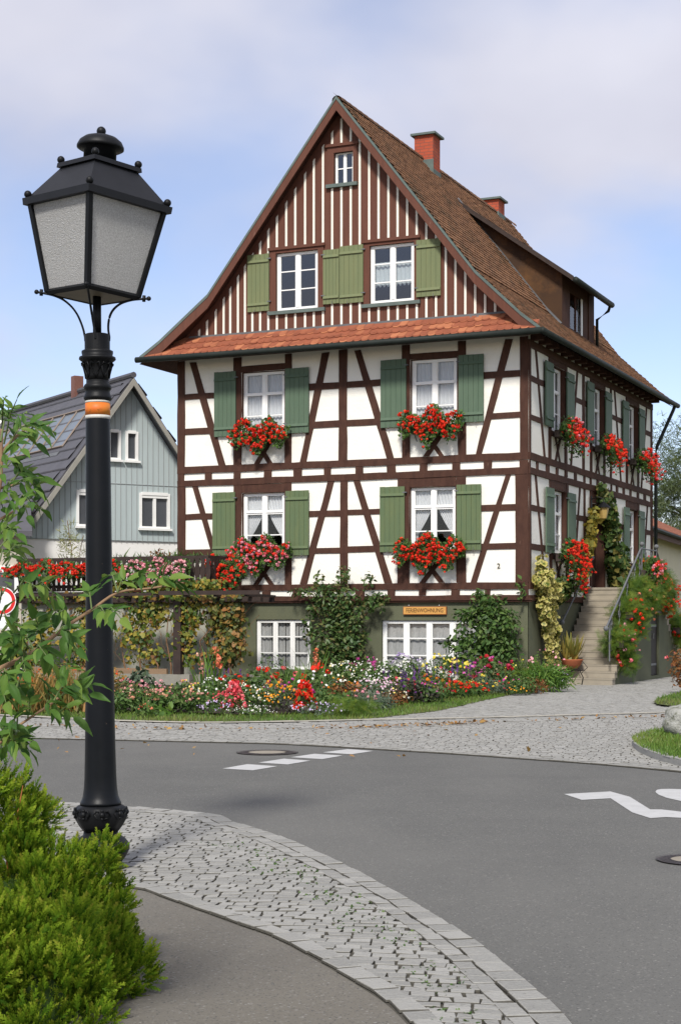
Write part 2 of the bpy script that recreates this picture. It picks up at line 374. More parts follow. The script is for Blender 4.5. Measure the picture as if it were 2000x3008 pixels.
for c in (2.39, 6.2, 10.1): cross(PS, c, 5.83, 5.55, 6.12, .19)
rail(PS, 0, 12.6, 8.02, 8.2, .034, 'beam'); rail(PS, 0, 12.6, 5.38, 5.55, .034, 'beam'); rail(PS, 0, 12.6, 5.045, 5.205, .034, 'beam')
SX = [.08, .57, .70, 1.36, 1.62, 2.22, 2.39, 3.0, 3.22, 3.87, 4.07, 4.76, 4.92, 5.40, 5.52, 6.08, 6.30, 6.79, 6.95, 7.58, 7.69, 8.17, 8.36, 8.93, 9.13, 9.74, 9.92, 10.63, 10.85, 11.46, 11.74, 12.35]
for i in range(1, len(SX) - 1, 2): rail(PS, SX[i], SX[i + 1], 5.205, 5.38, .028, 'joist_end')
rail(PS, 0, SX[0], 5.205, 5.38, .028, 'joist_end'); rail(PS, SX[-1], 12.6, 5.205, 5.38, .028, 'joist_end')
# side, ground storey
for u0, u1 in ((.0, .12), (1.66, 1.86), (3.10, 3.3), (4.78, 4.92), (5.40, 5.575), (6.785, 6.95), (7.45, 7.6), (9.30, 9.495), (10.705, 10.9), (12.40, 12.6)): post(PS, u0, u1, 2.50, 5.045)
for a, b in ((.51, 1.28), (4.42, 3.8), (8.05, 8.75), (11.97, 11.3)): brace(PS, a - .06, a + .06, 5.05, b - .06, b + .06, 2.50)
for u0, u1, z0, z1 in ((.12, 1.66, 4.19, 4.33), (.12, 1.66, 3.27, 3.41), (3.3, 5.4, 4.19, 4.33), (7.6, 9.3, 4.19, 4.33), (6.95, 7.6, 3.23, 3.36), (7.6, 8.6, 3.27, 3.41), (10.9, 12.4, 4.19, 4.33), (11.4, 12.4, 3.27, 3.41),
                       (1.86, 3.1, 4.835, 5.045), (5.575, 6.785, 4.73, 5.045), (9.495, 10.705, 4.835, 5.045), (1.86, 3.1, 3.1, 3.26), (9.495, 10.705, 3.1, 3.26)): rail(PS, u0, u1, z0, z1)
cross(PS, 2.45, 2.79, 2.5, 3.1, .2)
rail(PS, 0, 5.3, 2.34, 2.50, .034, 'beam'); rail(PS, 7.4, 12.6, 2.34, 2.50, .034, 'beam'); rail(PS, 0, 5.26, 2.06, 2.20, .034, 'beam'); rail(PS, 7.4, 12.6, 2.06, 2.20, .034, 'beam')
for i in range(1, 14, 2):
    rail(PS, SX[i], SX[i + 1], 2.20, 2.34, .028, 'joist_end')
# eaves joists of the side
for k in range(20):
    u = .14 + k * .632
    m = MB(); m.box(u, u + .16, -.30, .05, 8.205, 8.38, PS); m.build('eaves_joist', W['timber'], house)

# ---- windows
def curtain_sheet(m, P, d, edge_l, edge_r, z0, z1, folds, amp=.012, nz=10):
    """edge_l/edge_r: functions of z giving the limits"""
    n = folds * 5
    for k in range(nz):
        za = z0 + (z1 - z0) * k / nz; zb = z0 + (z1 - z0) * (k + 1) / nz
        for i in range(n):
            pts = []
            for (t, z) in ((i / n, za), ((i + 1) / n, za), ((i + 1) / n, zb), (i / n, zb)):
                u = edge_l(z) + (edge_r(z) - edge_l(z)) * t
                pts.append(P(u, d + amp * math.sin(t * folds * 2 * math.pi + .6 * math.sin(z * 3)), z))
            m.poly(pts)
def window(P, u0, u1, z0, z1, d=.06, rows=(0, .33, .62, 1), transom=.62, curtain='net', fw=.07, casing=None, sill=None, cols=2, mull=.09, name='window', lining=True):
    f = MB(); g = MB()
    fr = d + .07
    # outer frame
    f.box(u0, u0 + fw, d, fr, z0, z1, P); f.box(u1 - fw, u1, d, fr, z0, z1, P)
    f.box(u0 + fw, u1 - fw, d, fr, z0, z0 + fw, P); f.box(u0 + fw, u1 - fw, d, fr, z1 - fw, z1, P)
    iw = (u1 - u0 - 2 * fw - (cols - 1) * mull) / cols
    us = [u0 + fw + k * (iw + mull) for k in range(cols)]
    for k in range(cols - 1): f.box(us[k] + iw, us[k + 1], d - .012, fr - .004, z0 + fw, z1 - fw, P)
    if transom:
        zt = z0 + transom * (z1 - z0)
        for a in us: f.box(a, a + iw, d - .006, fr - .006, zt - .035, zt + .035, P)
    for r in rows[1:-1]:
        zr = z0 + r * (z1 - z0)
        if transom and abs(r - transom) < .02: continue
        for a in us: f.box(a, a + iw, d + .012, d + .045, zr - .014, zr + .014, P)
    # sash rims
    for a in us:
        f.box(a, a + .03, d + .008, d + .055, z0 + fw, z1 - fw, P); f.box(a + iw - .03, a + iw, d + .008, d + .055, z0 + fw, z1 - fw, P)
        g.poly([P(a, d + .03, z0 + fw), P(a + iw, d + .03, z0 + fw), P(a + iw, d + .03, z1 - fw), P(a, d + .03, z1 - fw)])
    o = f.build(name, W['white'], house); g.build('pane', W['glass_high'] if z0 > 9 else W['glass'], o, recalc=False)
    if lining:
        c = MB(); c.box(u0 - .016, u0 - .002, -.012, fr, z0 - .012, z1 + .012, P); c.box(u1 + .002, u1 + .016, -.012, fr, z0 - .012, z1 + .012, P); c.box(u0 - .002, u1 + .002, -.012, fr, z1 + .002, z1 + .014, P); c.build('jamb', W['timber'], o)
    dc = d + .10
    m = MB(); um = (u0 + u1) / 2
    if curtain == 'net':
        curtain_sheet(m, P, dc, lambda z: u0 + .03, lambda z: u1 - .03, z0, z1 - .03, 11)
    elif curtain == 'tied':
        H = z1 - z0
        def sw(z):
            t = (z1 - z) / H
            return .5 * (u1 - u0) * (1 - .80 * min(1, max(0, (t - .12) / .62)) ** 1.4)
        curtain_sheet(m, P, dc, lambda z: u0 + .03, lambda z: u0 + .03 + sw(z), z0 + .02, z1 - .03, 7, .012, 16)
        curtain_sheet(m, P, dc, lambda z: u1 - .03 - sw(z), lambda z: u1 - .03, z0 + .02, z1 - .03, 7, .012, 16)
    elif curtain == 'halfnet':
        curtain_sheet(m, P, dc, lambda z: u0 + .03, lambda z: u1 - .03, z0 + .34 * (z1 - z0), z0 + .72 * (z1 - z0), 10)
        for k in range(10):   # scalloped hem
            a = u0 + .05 + (u1 - u0 - .1) * k / 10; b = a + (u1 - u0 - .1) / 10; zz = z0 + .34 * (z1 - z0)
            m.poly([P(a + (b - a) * t, dc, zz - .07 * math.sin(math.pi * t)) for t in (0, .25, .5, .75, 1)])
    elif curtain == 'drapes':
        for k in range(4):
            a = u0 + (u1 - u0) * (.01 + .25 * k); curtain_sheet(m, P, dc, lambda z, a=a: a, lambda z, a=a: a + (u1 - u0) * .235, z0, z1 - .03, 3, .012)
    elif curtain == 'sliver':
        curtain_sheet(m, P, dc, lambda z: u0 + .03, lambda z: u0 + .35 * (u1 - u0), z0, z1 - .03, 5); curtain_sheet(m, P, dc, lambda z: u1 - .35 * (u1 - u0), lambda z: u1 - .03, z0, z1 - .03, 5)
    if m.v: m.build('curtain', W['drape' if curtain == 'drapes' else 'curtain'], o, smooth=True, recalc=False)
    if casing:
        c = MB(); a, b, e, h = casing
        c.box(a, u0 - .005, -.05, d + .03, e, h, P); c.box(u1 + .005, b, -.05, d + .03, e, h, P); c.box(u0 - .005, u1 + .005, -.05, d + .03, z1 + .005, h, P)
        c.box(a - .04, b + .04, -.09, -.048, h - .06, h + .01, P)
        c.build('casing', W['cladding'], o)
    if sill:
        a, b, e, h = sill; c = MB(); c.box(a, b, -.11, d, e, h, P); c.build('sill', W['patina'] if h < 20 and z0 > 9 else W['white'], o)
    return o
window(PF, -7.54, -6.36, 6.28, 7.87, curtain='net', rows=(0, .31, .64, 1), transom=.655)
window(PF, -7.54, -6.36, 3.28, 4.81, curtain='tied', rows=(0, .31, .66, 1), transom=.70)
window(PF, -2.955, -1.785, 6.28, 7.895, curtain='net', rows=(0, .31, .64, 1), transom=.655)
window(PF, -2.98, -1.82, 3.28, 4.81, curtain='tied', rows=(0, .31, .66, 1), transom=.70)
for (a, b, c, e) in SH[:5]: window(PS, a + .015, b - .015, c + .01, e - .01, d=.10, curtain="sliver", rows=(0, .3, .62, 1), transom=.64)
window(PF, -6.58, -5.43, 9.37, 10.81, d=.03, curtain='none', rows=(0, .36, .68, 1), transom=0, casing=(-6.75, -5.27, 9.36, 10.95), sill=(-6.80, -5.22, 9.27, 9.355))
window(PF, -4.03, -2.87, 9.35, 10.76, d=.03, curtain='halfnet', rows=(0, .36, .68, 1), transom=0, casing=(-4.19, -2.74, 9.34, 10.90), sill=(-4.23, -2.70, 9.25, 9.335))
window(PF, -4.985, -4.48, 12.39, 13.15, d=.05, curtain='none', rows=(0, .5, 1), transom=0, fw=.028, mull=.022, casing=(-5.17, -4.36, 12.36, 13.36), sill=(-5.19, -4.35, 12.29, 12.375))
o1 = window(PF, -7.17, -5.67, .37, 1.61, d=.08, curtain='drapes', rows=(0, .33, .66, 1), transom=0, cols=3, mull=.07, lining=False)
m = MB(); curtain_sheet(m, PF, .21, lambda z: -7.08, lambda z: -6.84, .38, 1.58, 4); m.build('blue_curtain', W['blue_curtain'], o1, smooth=True, recalc=False)
o2 = window(PF, -3.73, -1.31, .33, 1.59, d=.08, curtain='drapes', rows=(0, .33, .66, 1), transom=0, cols=4, mull=.10, lining=False)

# ---- shutters
def shutter(P, u0, u1, z0, z1, mt, hinge):
    m = MB(); n = 5; w = (u1 - u0) / n
    for k in range(n):
        m.box(u0 + k * w + .003, u0 + (k + 1) * w - .003, -.085, -.055, z0 + rng.random() * .006, z1 - rng.random() * .006, P)
    m.box(u0 + .004, u1 - .004, -.06, -.051, z0 + .01, z1 - .01, P)
    for t in (.125, .875):
        zc = z0 + t * (z1 - z0); h = .032
        a = [P(u0 + .01, -.084, zc - h), P(u0 + .01, -.118, zc - h), P(u0 + .01, -.104, zc + h), P(u0 + .01, -.084, zc + h)]
        b = [P(u1 - .01, -.084, zc - h), P(u1 - .01, -.118, zc - h), P(u1 - .01, -.104, zc + h), P(u1 - .01, -.084, zc + h)]
        m.prism(a, b)
    o = m.build('shutter', mt, house)
    h = MB(); uh = u1 if hinge > 0 else u0
    for t in (.125, .875):
        zc = z0 + t * (z1 - z0) + .05; h.box(uh - .05, uh + .05, -.10, -.03, zc - .012, zc + .012, P)
    uo = u0 + .2 if hinge > 0 else u1 - .2
    h.tube([P(uo, -.05, z0 - .03), P(uo + .02, -.12, z0 - .01), P(uo + .02, -.12, z0 + .06)], .008, 5)
    h.build('hinge', W['greyiron'], o)
for a in ((-8.32, -7.70, 6.28, 7.93, 1), (-6.31, -5.66, 6.27, 7.90, -1), (-3.73, -3.06, 6.29, 7.94, 1), (-1.72, -1.09, 6.32, 7.93, -1)): shutter(PF, *a[:4], W['shutter'], a[4])
for a in ((-8.37, -7.72, 3.25, 4.86, 1), (-6.30, -5.66, 3.22, 4.84, -1), (-3.75, -3.10, 3.26, 4.85, 1), (-1.77, -1.15, 3.27, 4.84, -1)): shutter(PF, *a[:4], W['shutter_low'], a[4])
for a in ((-7.37, -6.76, 9.39, 10.83, 1), (-5.27, -4.83, 9.42, 10.77, -1), (-4.82, -4.19, 9.40, 10.82, 1), (-2.80, -2.17, 9.40, 10.78, -1)): shutter(PF, *a[:4], W['shutter_top'], a[4])
for a in ((1.14, 1.79, 6.31, 7.88, 1), (2.99, 3.66, 6.31, 7.86, -1), (4.94, 5.58, 6.3, 7.9, 1), (6.81, 7.46, 6.3, 7.87, -1), (8.74, 9.42, 6.3, 7.87, 1), (10.71, 11.36, 6.3, 7.87, -1),
          (1.19, 1.86, 3.24, 4.83, 1), (3.11, 3.80, 3.24, 4.83, -1), (8.88, 9.48, 3.24, 4.84, 1), (10.70, 11.34, 3.24, 4.84, -1)): shutter(PS, *a[:4], W['shutter'], a[4])

# ---- door
m = MB(); m.box(5.581, 5.60, -.01, .2, 2.47, 4.72, PS); m.box(6.76, 6.779, -.01, .2, 2.47, 4.72, PS); m.box(5.60, 6.76, -.01, .2, 4.70, 4.719, PS); m.build('door_frame', W['timber'], house)
m = MB(); m.box(5.60, 6.76, .20, .25, 2.47, 4.70, PS)
for (a, b, c, e) in ((5.70, 6.12, 2.6, 3.35), (6.24, 6.66, 2.6, 3.35), (5.70, 6.12, 3.45, 4.55), (6.24, 6.66, 3.45, 4.55)): m.box(a, b, .185, .2, c, e, PS)
door = m.build('door', mat('door_wood', (.045, .02, .014), (.03, .014, .01), 8, .5), house)
m = MB(); m.tube([PS(5.75, .185, 3.5), PS(5.75, .13, 3.5), PS(5.87, .13, 3.5)], .014, 6); m.build('handle', W['greyiron'], door)

# ---- gable battens (white strips between the boards)
BU = [-9.02, -8.78, -8.55, -8.30, -8.07, -7.88, -7.66, -7.46, -7.25, -7.03, -6.80, -6.56, -6.30, -6.05, -5.78, -5.54, -5.29, -5.04, -4.79, -4.54, -4.30, -4.05, -3.80, -3.54, -3.30, -3.05]
u = -3.05
while u < -.5: u += .248; BU.append(round(u, 3))
CA = [(-6.75, -5.27, 9.27, 10.96), (-4.19, -2.74, 9.25, 10.91), (-5.17, -4.36, 12.29, 13.37)]
m = MB()
for u in BU:
    w = .028; top = roofz(u) - .36
    cuts = sorted([(c[2], c[3]) for c in CA if c[0] - w < u < c[1] + w]); z = 8.90
    for c in cuts:
        if c[0] > z: m.box(u - w, u + w, -.037, -.018, z, c[0] + .0)
        z = c[1]
    if top > z + .05:
        a = [(u - w, -.037, z), (u + w, -.037, z), (u + w, -.037, roofz(u + w) - .36), (u - w, -.037, roofz(u - w) - .36)]
        m.prism(a, [(p[0], -.018, p[2]) for p in a])
m.build('cladding_strips', W['batten'], house)
m = GC  # board faces between the strips
for a, b in zip(BU, BU[1:]):
    c = (a + b) / 2 + .02
    if not any(q[0] - .03 < c < q[1] + .03 for q in CA): m.box(c - .05, c + .055, -.034, -.018, 8.9, roofz(c) - .33)
m.build('gable_cladding', W['cladding'], house, recalc=False)

# ---- roof
def tile_template(w, L, th, rnd=.45):
    """plain tile: x across, y up the slope, z normal; rounded lower end at y=0"""
    v = []; n = 5
    for k in range(n + 1):
        a = math.pi * k / n; v.append((-w / 2 * math.cos(a), rnd * w * (1 - math.sin(a)), th))
    top = [(w / 2, L, .002), (-w / 2, L, .002)]
    up = v + top; k = len(up)
    V = up + [(x, y, z - .02) for x, y, z in v]
    F = [tuple(range(k))]
    for i in range(n): F.append((i, k + i, k + i + 1, i + 1))
    return V, F
prof = [(RX + t, z) for t, z in RP]
seglen = [math.dist(prof[i], prof[i + 1]) for i in range(3)]
Ltot = sum(seglen)
def at_s(s):
    """s from the eaves up; returns x,z,up-slope direction"""
    s = Ltot - s
    for i in range(3):
        if s <= seglen[i] or i == 2:
            t = s / seglen[i]; a, b = prof[i], prof[i + 1]
            d = np.array([a[0] - b[0], a[1] - b[1]]) / seglen[i]
            return a[0] + (b[0] - a[0]) * t, a[1] + (b[1] - a[1]) * t, d
        s -= seglen[i]
rf = MB()
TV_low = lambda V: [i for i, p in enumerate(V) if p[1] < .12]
TV, TF = tile_template(.176, .30, .052)
pos = []; mats = []; rn = []
DY0, DY1, DXF, DXT = 6.02, 9.22, -.93, -4.0
row = 0; s = 0.
while s < Ltot - .05:
    x, z, d = at_s(s); t = x - RX
    y = front_y(t) + .085 + (.09 if row % 2 else 0.)
    while y < REAR:
        inside = (DY0 - .02 < y < DY1 + .05 and DXT + .25 < x < DXF - .02) or (5.2 < y < 5.85 and -4.95 < x < -4.38)
        if not inside:
            tilt = rng.normal(0, .012)
            n3 = np.array([-d[1] * 1., 0, d[0]]); n3 = n3 if n3[2] > 0 else -n3
            up = np.array([d[0], 0, d[1]]); ac = np.cross(up, n3)
            up = up + n3 * tilt
            M3 = np.stack([ac, up, n3], 1)
            pos.append((x + rng.normal(0, .004), y + rng.normal(0, .004), z)); mats.append(M3); rn.append(rng.random())
        y += .18
    s += .155; row += 1
rn = np.array(rn); vr = np.tile(rn[:, None] * .35, (1, len(TV))); low = TV_low(TV); vr[:, low] += .55  # lighter lower edges: sunlit edge and shaded face painted in, with lichen-dark tops
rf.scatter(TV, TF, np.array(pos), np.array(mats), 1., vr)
for sg in (1, -1):
    for i in range(3):
        (t0, z0), (t1, z1) = RP[i], RP[i + 1]
        x0, x1 = RX + sg * t0, RX + sg * t1
        rf.poly([(x0, front_y(t0), z0), (x1, front_y(t1), z1), (x1, REAR, z1), (x0, REAR, z0)])
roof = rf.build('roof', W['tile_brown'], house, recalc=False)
m = MB()   # ridge caps
y = -.36
while y < REAR - .1:
    pts = []
    for k in range(7):
        a = math.pi * (k / 6); pts.append((RX - .13 * math.cos(a), 14.33 + .13 * math.sin(a)))
    for i in range(6):
        m.poly([(pts[i][0], y, pts[i][1]), (pts[i + 1][0], y, pts[i + 1][1]), (pts[i + 1][0], y + .36, pts[i + 1][1] + .015), (pts[i][0], y + .36, pts[i][1] + .015)])
    y += .35
m.build('ridge_tiles', W['tile_brown'], roof, recalc=False)
m = MB()   # soffit boards under the overhangs
for sg in (1, -1):
    for i in range(3):
        (t0, z0), (t1, z1) = RP[i], RP[i + 1]
        x0, x1 = RX + sg * t0, RX + sg * t1; dz = .12
        m.poly([(x0, front_y(t0) + .01, z0 - dz), (x1, front_y(t1) + .01, z1 - dz), (x1, REAR - .01, z1 - dz), (x0, REAR - .01, z0 - dz)])
m.build('soffit', W['timber'], house, recalc=False)
def bargeboard(sg, yfun, name, mt, o0, o1, th):
    m = MB()
    ts = [0, 1.2, 2.4, 3.575, 4.2, 4.8, 5.3]
    for a, b in zip(ts, ts[1:]):
        xa, xb = RX + sg * a, RX + sg * b; za, zb = roofz(xa), roofz(xb); ya, yb = yfun(a), yfun(b)
        f = [(xa, ya - th, za + o1), (xb, yb - th, zb + o1), (xb, yb - th, min(zb + o1 - .01, max(zb + o0, 8.23))), (xa, ya - th, max(za + o0, 8.23))]
        m.prism(f, [(p[0], p[1] + th, p[2]) for p in f])
    return m.build(name, mt, house)
for sg in (1, -1):
    bargeboard(sg, front_y, 'bargeboard', W['cladding'], -.30, -.03, .035)
    bargeboard(sg, lambda t: front_y(t) - .02, 'verge_flashing', W['patina'], -.035, .05, .03)
    bargeboard(sg, lambda t: REAR + .04, 'bargeboard', W['timber'], -.24, .05, .04)
# skirt roof over the front
sk = MB(); TV2, TF2 = tile_template(.185, .42, .035, .42)
A = np.array([0, -.82, 8.29]); B = np.array([0, -.05, 8.84]); ln = np.linalg.norm(B - A); d = (B - A) / ln
n3 = np.array([0, -d[2], d[1]]); pos = []; mats = []; rn = []
for row, s in enumerate((-.02, .05, .30, .365, .60, .665)):
    f = s / ln; p = A + d * s
    xl = -10.0 + .93 * f; xr = .36 - .93 * f
    x = xl + (.0 if row % 2 else .095)
    while x < xr:
        pos.append((x + rng.normal(0, .004), p[1], p[2])); rn.append(rng.random())
        up = d + n3 * rng.normal(0, .012) + np.array([rng.normal(0, .02), 0, 0]); mats.append(np.stack([np.array([1, 0, 0]), up, n3], 1)); x += .19
sk.scatter(TV2, TF2, np.array(pos), np.array(mats), 1., np.array(rn))
sk.poly([(-10.05, -.82, 8.285), (.50, -.82, 8.285), (-.42, -.05, 8.835), (-9.13, -.05, 8.835)])
sk.build('skirt_roof', W['tile_red'], house, recalc=False)
m = MB(); m.poly([(-10.05, -.80, 8.22), (.50, -.80, 8.22), (.0, .0, 8.30), (-9.4, .0, 8.30)]); m.build('soffit', W['timber'], house, recalc=False)
m = MB(); m.prism([(-9.12, -.06, 8.80), (-.44, -.06, 8.80), (-.52, -.06, 8.90), (-9.04, -.06, 8.90)], [(-9.12, .0, 8.80), (-.44, .0, 8.80), (-.52, .0, 8.90), (-9.04, .0, 8.90)]); m.prism([(-9.12, -.13, 8.805), (-.44, -.13, 8.805), (-.44, -.05, 8.85), (-9.12, -.05, 8.85)], [(-9.12, -.13, 8.78), (-.44, -.13, 8.78), (-.44, -.05, 8.82), (-9.12, -.05, 8.82)]); m.build('flashing', W['lead'], house)
m = MB(); m.tube([(-10.16, -.86, 8.25), (-8, -.87, 8.235), (-4, -.87, 8.23), (.60, -.87, 8.235)], .075, 10); m.build('gutter', W['gutter'], house, smooth=True)
m = MB(); m.tube([(.60, -.92, 8.23), (.615, 3, 8.235), (.615, 8, 8.235), (.61, REAR + .08, 8.235)], .075, 10); m.build('gutter', W['gutter'], house, smooth=True)
m = MB(); m.tube([(.60, 13.1, 8.2), (.57, 13.0, 8.05), (.12, 12.72, 6.9), (.10, 12.70, 6.6), (.10, 12.70, .1)], .055, 8); m.build('downpipe', W['gutter'], house, smooth=True)
# dormer
m = MB()
ds = lambda x: 13.30 + (x + 4.06) * (-2.46 / 3.4)     # underside of the dormer roof
xs = np.linspace(-3.95, DXF, 7)
for y0, y1, z0, z1 in ((DY0, 6.75, 9.3, 11.02), (8.10, 8.65, 9.3, 11.02), (8.65, DY1, 9.3, 11.02), (6.75, 8.1, 9.3, 9.6), (6.75, 8.1, 10.72, 11.02)): m.box(-1.0, -.93 if y0 != 8.65 else -.90, y0 + .002, y1 - .002, z0, z1)
dorm = m.build('dormer', W['timber'], house)
for y in (DY0, DY1):
    m = MB()
    for a, b in zip(xs, xs[1:]): m.poly([(a, y, roofz(a) - .06), (b, y, roofz(b) - .06), (b, y, ds(b)), (a, y, ds(a))])
    m.build('cheek', W['copper'], dorm, recalc=False)
m = MB()
for a, b in ((6.75, 6.83), (7.40, 7.46), (8.02, 8.1)): m.box(-.99, -.94, a, b, 9.6, 10.72)
m.box(-.99, -.94, 6.83, 8.02, 9.6, 9.67); m.box(-.99, -.94, 6.83, 8.02, 10.65, 10.72); m.build('window', W['timber'], dorm)
m = MB(); m.box(-.935, -.91, 7.90, 8.015, 9.63, 10.66); m.build('casement', W['white'], dorm)
m = MB(); m.poly([(-.965, 6.83, 9.67), (-.965, 8.02, 9.67), (-.965, 8.02, 10.65), (-.965, 6.83, 10.65)]); m.build('pane', W['glass'], dorm, recalc=False)
m = MB()
x0, x1, y0, y1 = -4.15, -.52, 5.72, 9.45
m.prism([(x0, y0, ds(x0) + .02), (x1, y0, ds(x1) + .02), (x1, y1, ds(x1) + .02), (x0, y1, ds(x0) + .02)], [(x0, y0, ds(x0) + .09), (x1, y0, ds(x1) + .09), (x1, y1, ds(x1) + .09), (x0, y1, ds(x0) + .09)])
m.build('dormer_roof', W['tile_brown'], dorm)
m = MB()
for (a, b) in ((0, .10), (.102, .14)):
    m.prism([(x0, y0 - .05, ds(x0) + a - .03), (x1, y0 - .05, ds(x1) + a - .03), (x1, y0 - .05, ds(x1) + b - .03), (x0, y0 - .05, ds(x0) + b - .03)], [(x0, y0 - .003, ds(x0) + a - .03), (x1, y0 - .003, ds(x1) + a - .03), (x1, y0 - .003, ds(x1) + b - .03), (x0, y0 - .003, ds(x0) + b - .03)])
m.build('verge_board', W['pergola'], dorm)
m = MB(); m.tube([(x1 + .06, y0 - .05, ds(x1) + .0), (x1 + .06, y1 + .1, ds(x1) + .0)], .085, 9); m.build('gutter', W['gutter'], dorm, smooth=True)
m = MB(); m.tube([(x1 + .04, y1 - .05, ds(x1) - .05), (x1 - .02, y1, ds(x1) - .18), (-.83, 9.28, 10.3), (-.83, 9.28, 9.5)], .045, 8); m.build('downpipe', W['gutter'], dorm, smooth=True)
m = MB(); xs2 = np.linspace(-3.9, DXF, 8)
for a, b in zip(xs2, xs2[1:]): m.poly([(a, DY0 - .16, roofz(a) + .05), (b, DY0 - .16, roofz(b) + .05), (b, DY0 - .006, roofz(b) + .11), (a, DY0 - .006, roofz(a) + .11)])
m.build('flashing', W['lead'], dorm, recalc=False)
# chimneys
def chimney(x0, x1, y0, y1, zb, zt, nm='chimney'):
    m = MB(); m.box(x0, x1, y0, y1, zb, zt); o = m.build(nm, W['brick'], house)
    m = MB(); m.box(x0 - .09, x1 + .09, y0 - .09, y1 + .09, zt + .001, zt + .06); m.build('cap', W['patina'], o)
    m = MB(); m.box(x0 - .015, x1 + .015, y0 - .015, y0 - .001, zb, roofz(x0) + .12)
    m.prism([(x0 - .02, y0 - .03, roofz(x0) + .22), (x1 + .02, y0 - .03, roofz(x1) + .22), (x1 + .02, y0 - .03, roofz(x1)), (x0 - .02, y0 - .03, roofz(x0))], [(x0 - .02, y0 - .016, roofz(x0) + .22), (x1 + .02, y0 - .016, roofz(x1) + .22), (x1 + .02, y0 - .016, roofz(x1)), (x0 - .02, y0 - .016, roofz(x0))])
    m.box(x1 + .001, x1 + .02, y0 - .02, y1 + .02, roofz(x1) - .2, roofz(x1) + .18)
    m.build('flashing', W['patina'], o)
chimney(-4.92, -4.37, 5.25, 5.80, 13.4, 15.0); chimney(-5.15, -4.62, 11.7, 12.3, 13.8, 14.78)
# ------------------------------------------------------------------ foliage tools
def rot_basis(n, spin):
    """columns: x (side), y (length, tilted along the surface), z = normal n; arrays"""
    n = n / np.linalg.norm(n, axis=1, keepdims=True)
    ref = np.where(np.abs(n[:, 2:3]) < .9, np.array([[0, 0, 1.]]), np.array([[1., 0, 0]]))
    a = np.cross(ref, n); a /= np.linalg.norm(a, axis=1, keepdims=True); b = np.cross(n, a)
    c, s = np.cos(spin)[:, None], np.sin(spin)[:, None]
    return np.stack([a * c + b * s, -a * s + b * c, n], 2)
def rnd_unit(m):
    v = rng.normal(size=(m, 3)); return v / np.linalg.norm(v, axis=1, keepdims=True)
# leaf templates: y = length, z = normal
LEAF = (np.array([(0, 0, 0), (-.22, .3, .06), (.22, .3, .06), (-.24, .55, .05), (.24, .55, .05), (0, 1, -.06), (0, .45, -.03)]), [(0, 2, 6, 1), (6, 2, 4, 5), (1, 6, 5, 3)])
ROUND = (np.array([(0, 0, 0), (-.42, .2, .08), (-.5, .6, .1), (-.2, .98, .04), (.2, .98, .04), (.5, .6, .1), (.42, .2, .08), (0, .5, -.04)]), [(0, 7, 2, 1), (7, 4, 3, 2), (0, 6, 5, 7), (7, 5, 4)])
ROUND = (ROUND[0], [(0, 7, 2, 1), (7, 4, 3, 2), (0, 6, 5, 7)])
VINE = (np.array([(0, 0, 0), (-.38, -.1, .05), (-.52, .35, .08), (-.34, .5, 0), (-.3, .8, .06), (0, 1.0, -.08), (.3, .8, .06), (.34, .5, 0), (.52, .35, .08), (.38, -.1, .05), (0, .4, -.06)]),
        [(0, 10, 2, 1), (10, 4, 3, 2), (10, 6, 5, 4), (10, 8, 7, 6), (0, 9, 8, 10)])
BLADE = (np.array([(-.05, 0, 0), (.05, 0, 0), (.04, .6, .05), (0, 1, .22), (-.04, .6, .05)]), [(0, 1, 2, 4), (4, 2, 3, 3)])
BLADE = (BLADE[0], [(0, 1, 2, 4)])
BLADE = (np.array([(-.06, 0, 0), (.06, 0, 0), (.045, .55, .04), (-.045, .55, .04), (.005, 1, .2), (-.005, 1, .2)]), [(0, 1, 2, 3), (3, 2, 4, 5)])
PETAL = (np.array([(-.5, -.5, 0), (.5, -.5, .12), (.5, .5, 0), (-.5, .5, .12)]), [(0, 1, 2, 3)])
DISC = (np.array([(0, 0, .16)] + [(.5 * math.cos(k * math.pi / 4), .5 * math.sin(k * math.pi / 4), 0) for k in range(8)]), [(0, 1 + k, 1 + (k + 1) % 8) for k in range(8)])
def feather():
    v = []; f = []
    for k in range(9):
        y = .1 + k * .1; l = .26 * (1 - .08 * k)
        for sg in (-1, 1):
            i = len(v); v += [(0, y - .012, 0), (sg * l, y + .10, .03), (sg * l, y + .125, .03), (0, y + .012, 0)]; f.append((i, i + 1, i + 2, i + 3))
    return np.array(v), f
FEATHER = feather()
def blob_points(c, r, m, shell=.55, flat=None):
    u = rnd_unit(m); rad = shell + (1 - shell) * rng.random(m) ** .6
    # lumpy silhouette
    lump = 1 + .18 * np.sin(u[:, 0] * 5 + c[0] * 3) * np.sin(u[:, 2] * 6 + c[2]) + .1 * np.sin(u[:, 1] * 9 + 1)
    p = u * (rad * lump)[:, None]
    return np.array(c) + p * np.array(r), u
def leaves(mb, P, U, tmpl, size, up=.3, droop=0., rnd=None, sd=.25, vary=None):
    """scatter leaves at points P with outward dirs U"""
    m = len(P)
    n = U * (1 - up) + np.array([0, 0, up]) + rng.normal(0, .45, (m, 3))
    B = rot_basis(n, rng.random(m) * 6.283)
    s = size * (1 + rng.normal(0, sd, m)).clip(.4, 1.8)
    r = rng.random(m) if rnd is None else rnd
    if vary is not None: r = (vary[None, :] + rng.normal(0, .12, (m, 1))).clip(0, 1)
    mb.scatter(tmpl[0], tmpl[1], P, B, s, r)
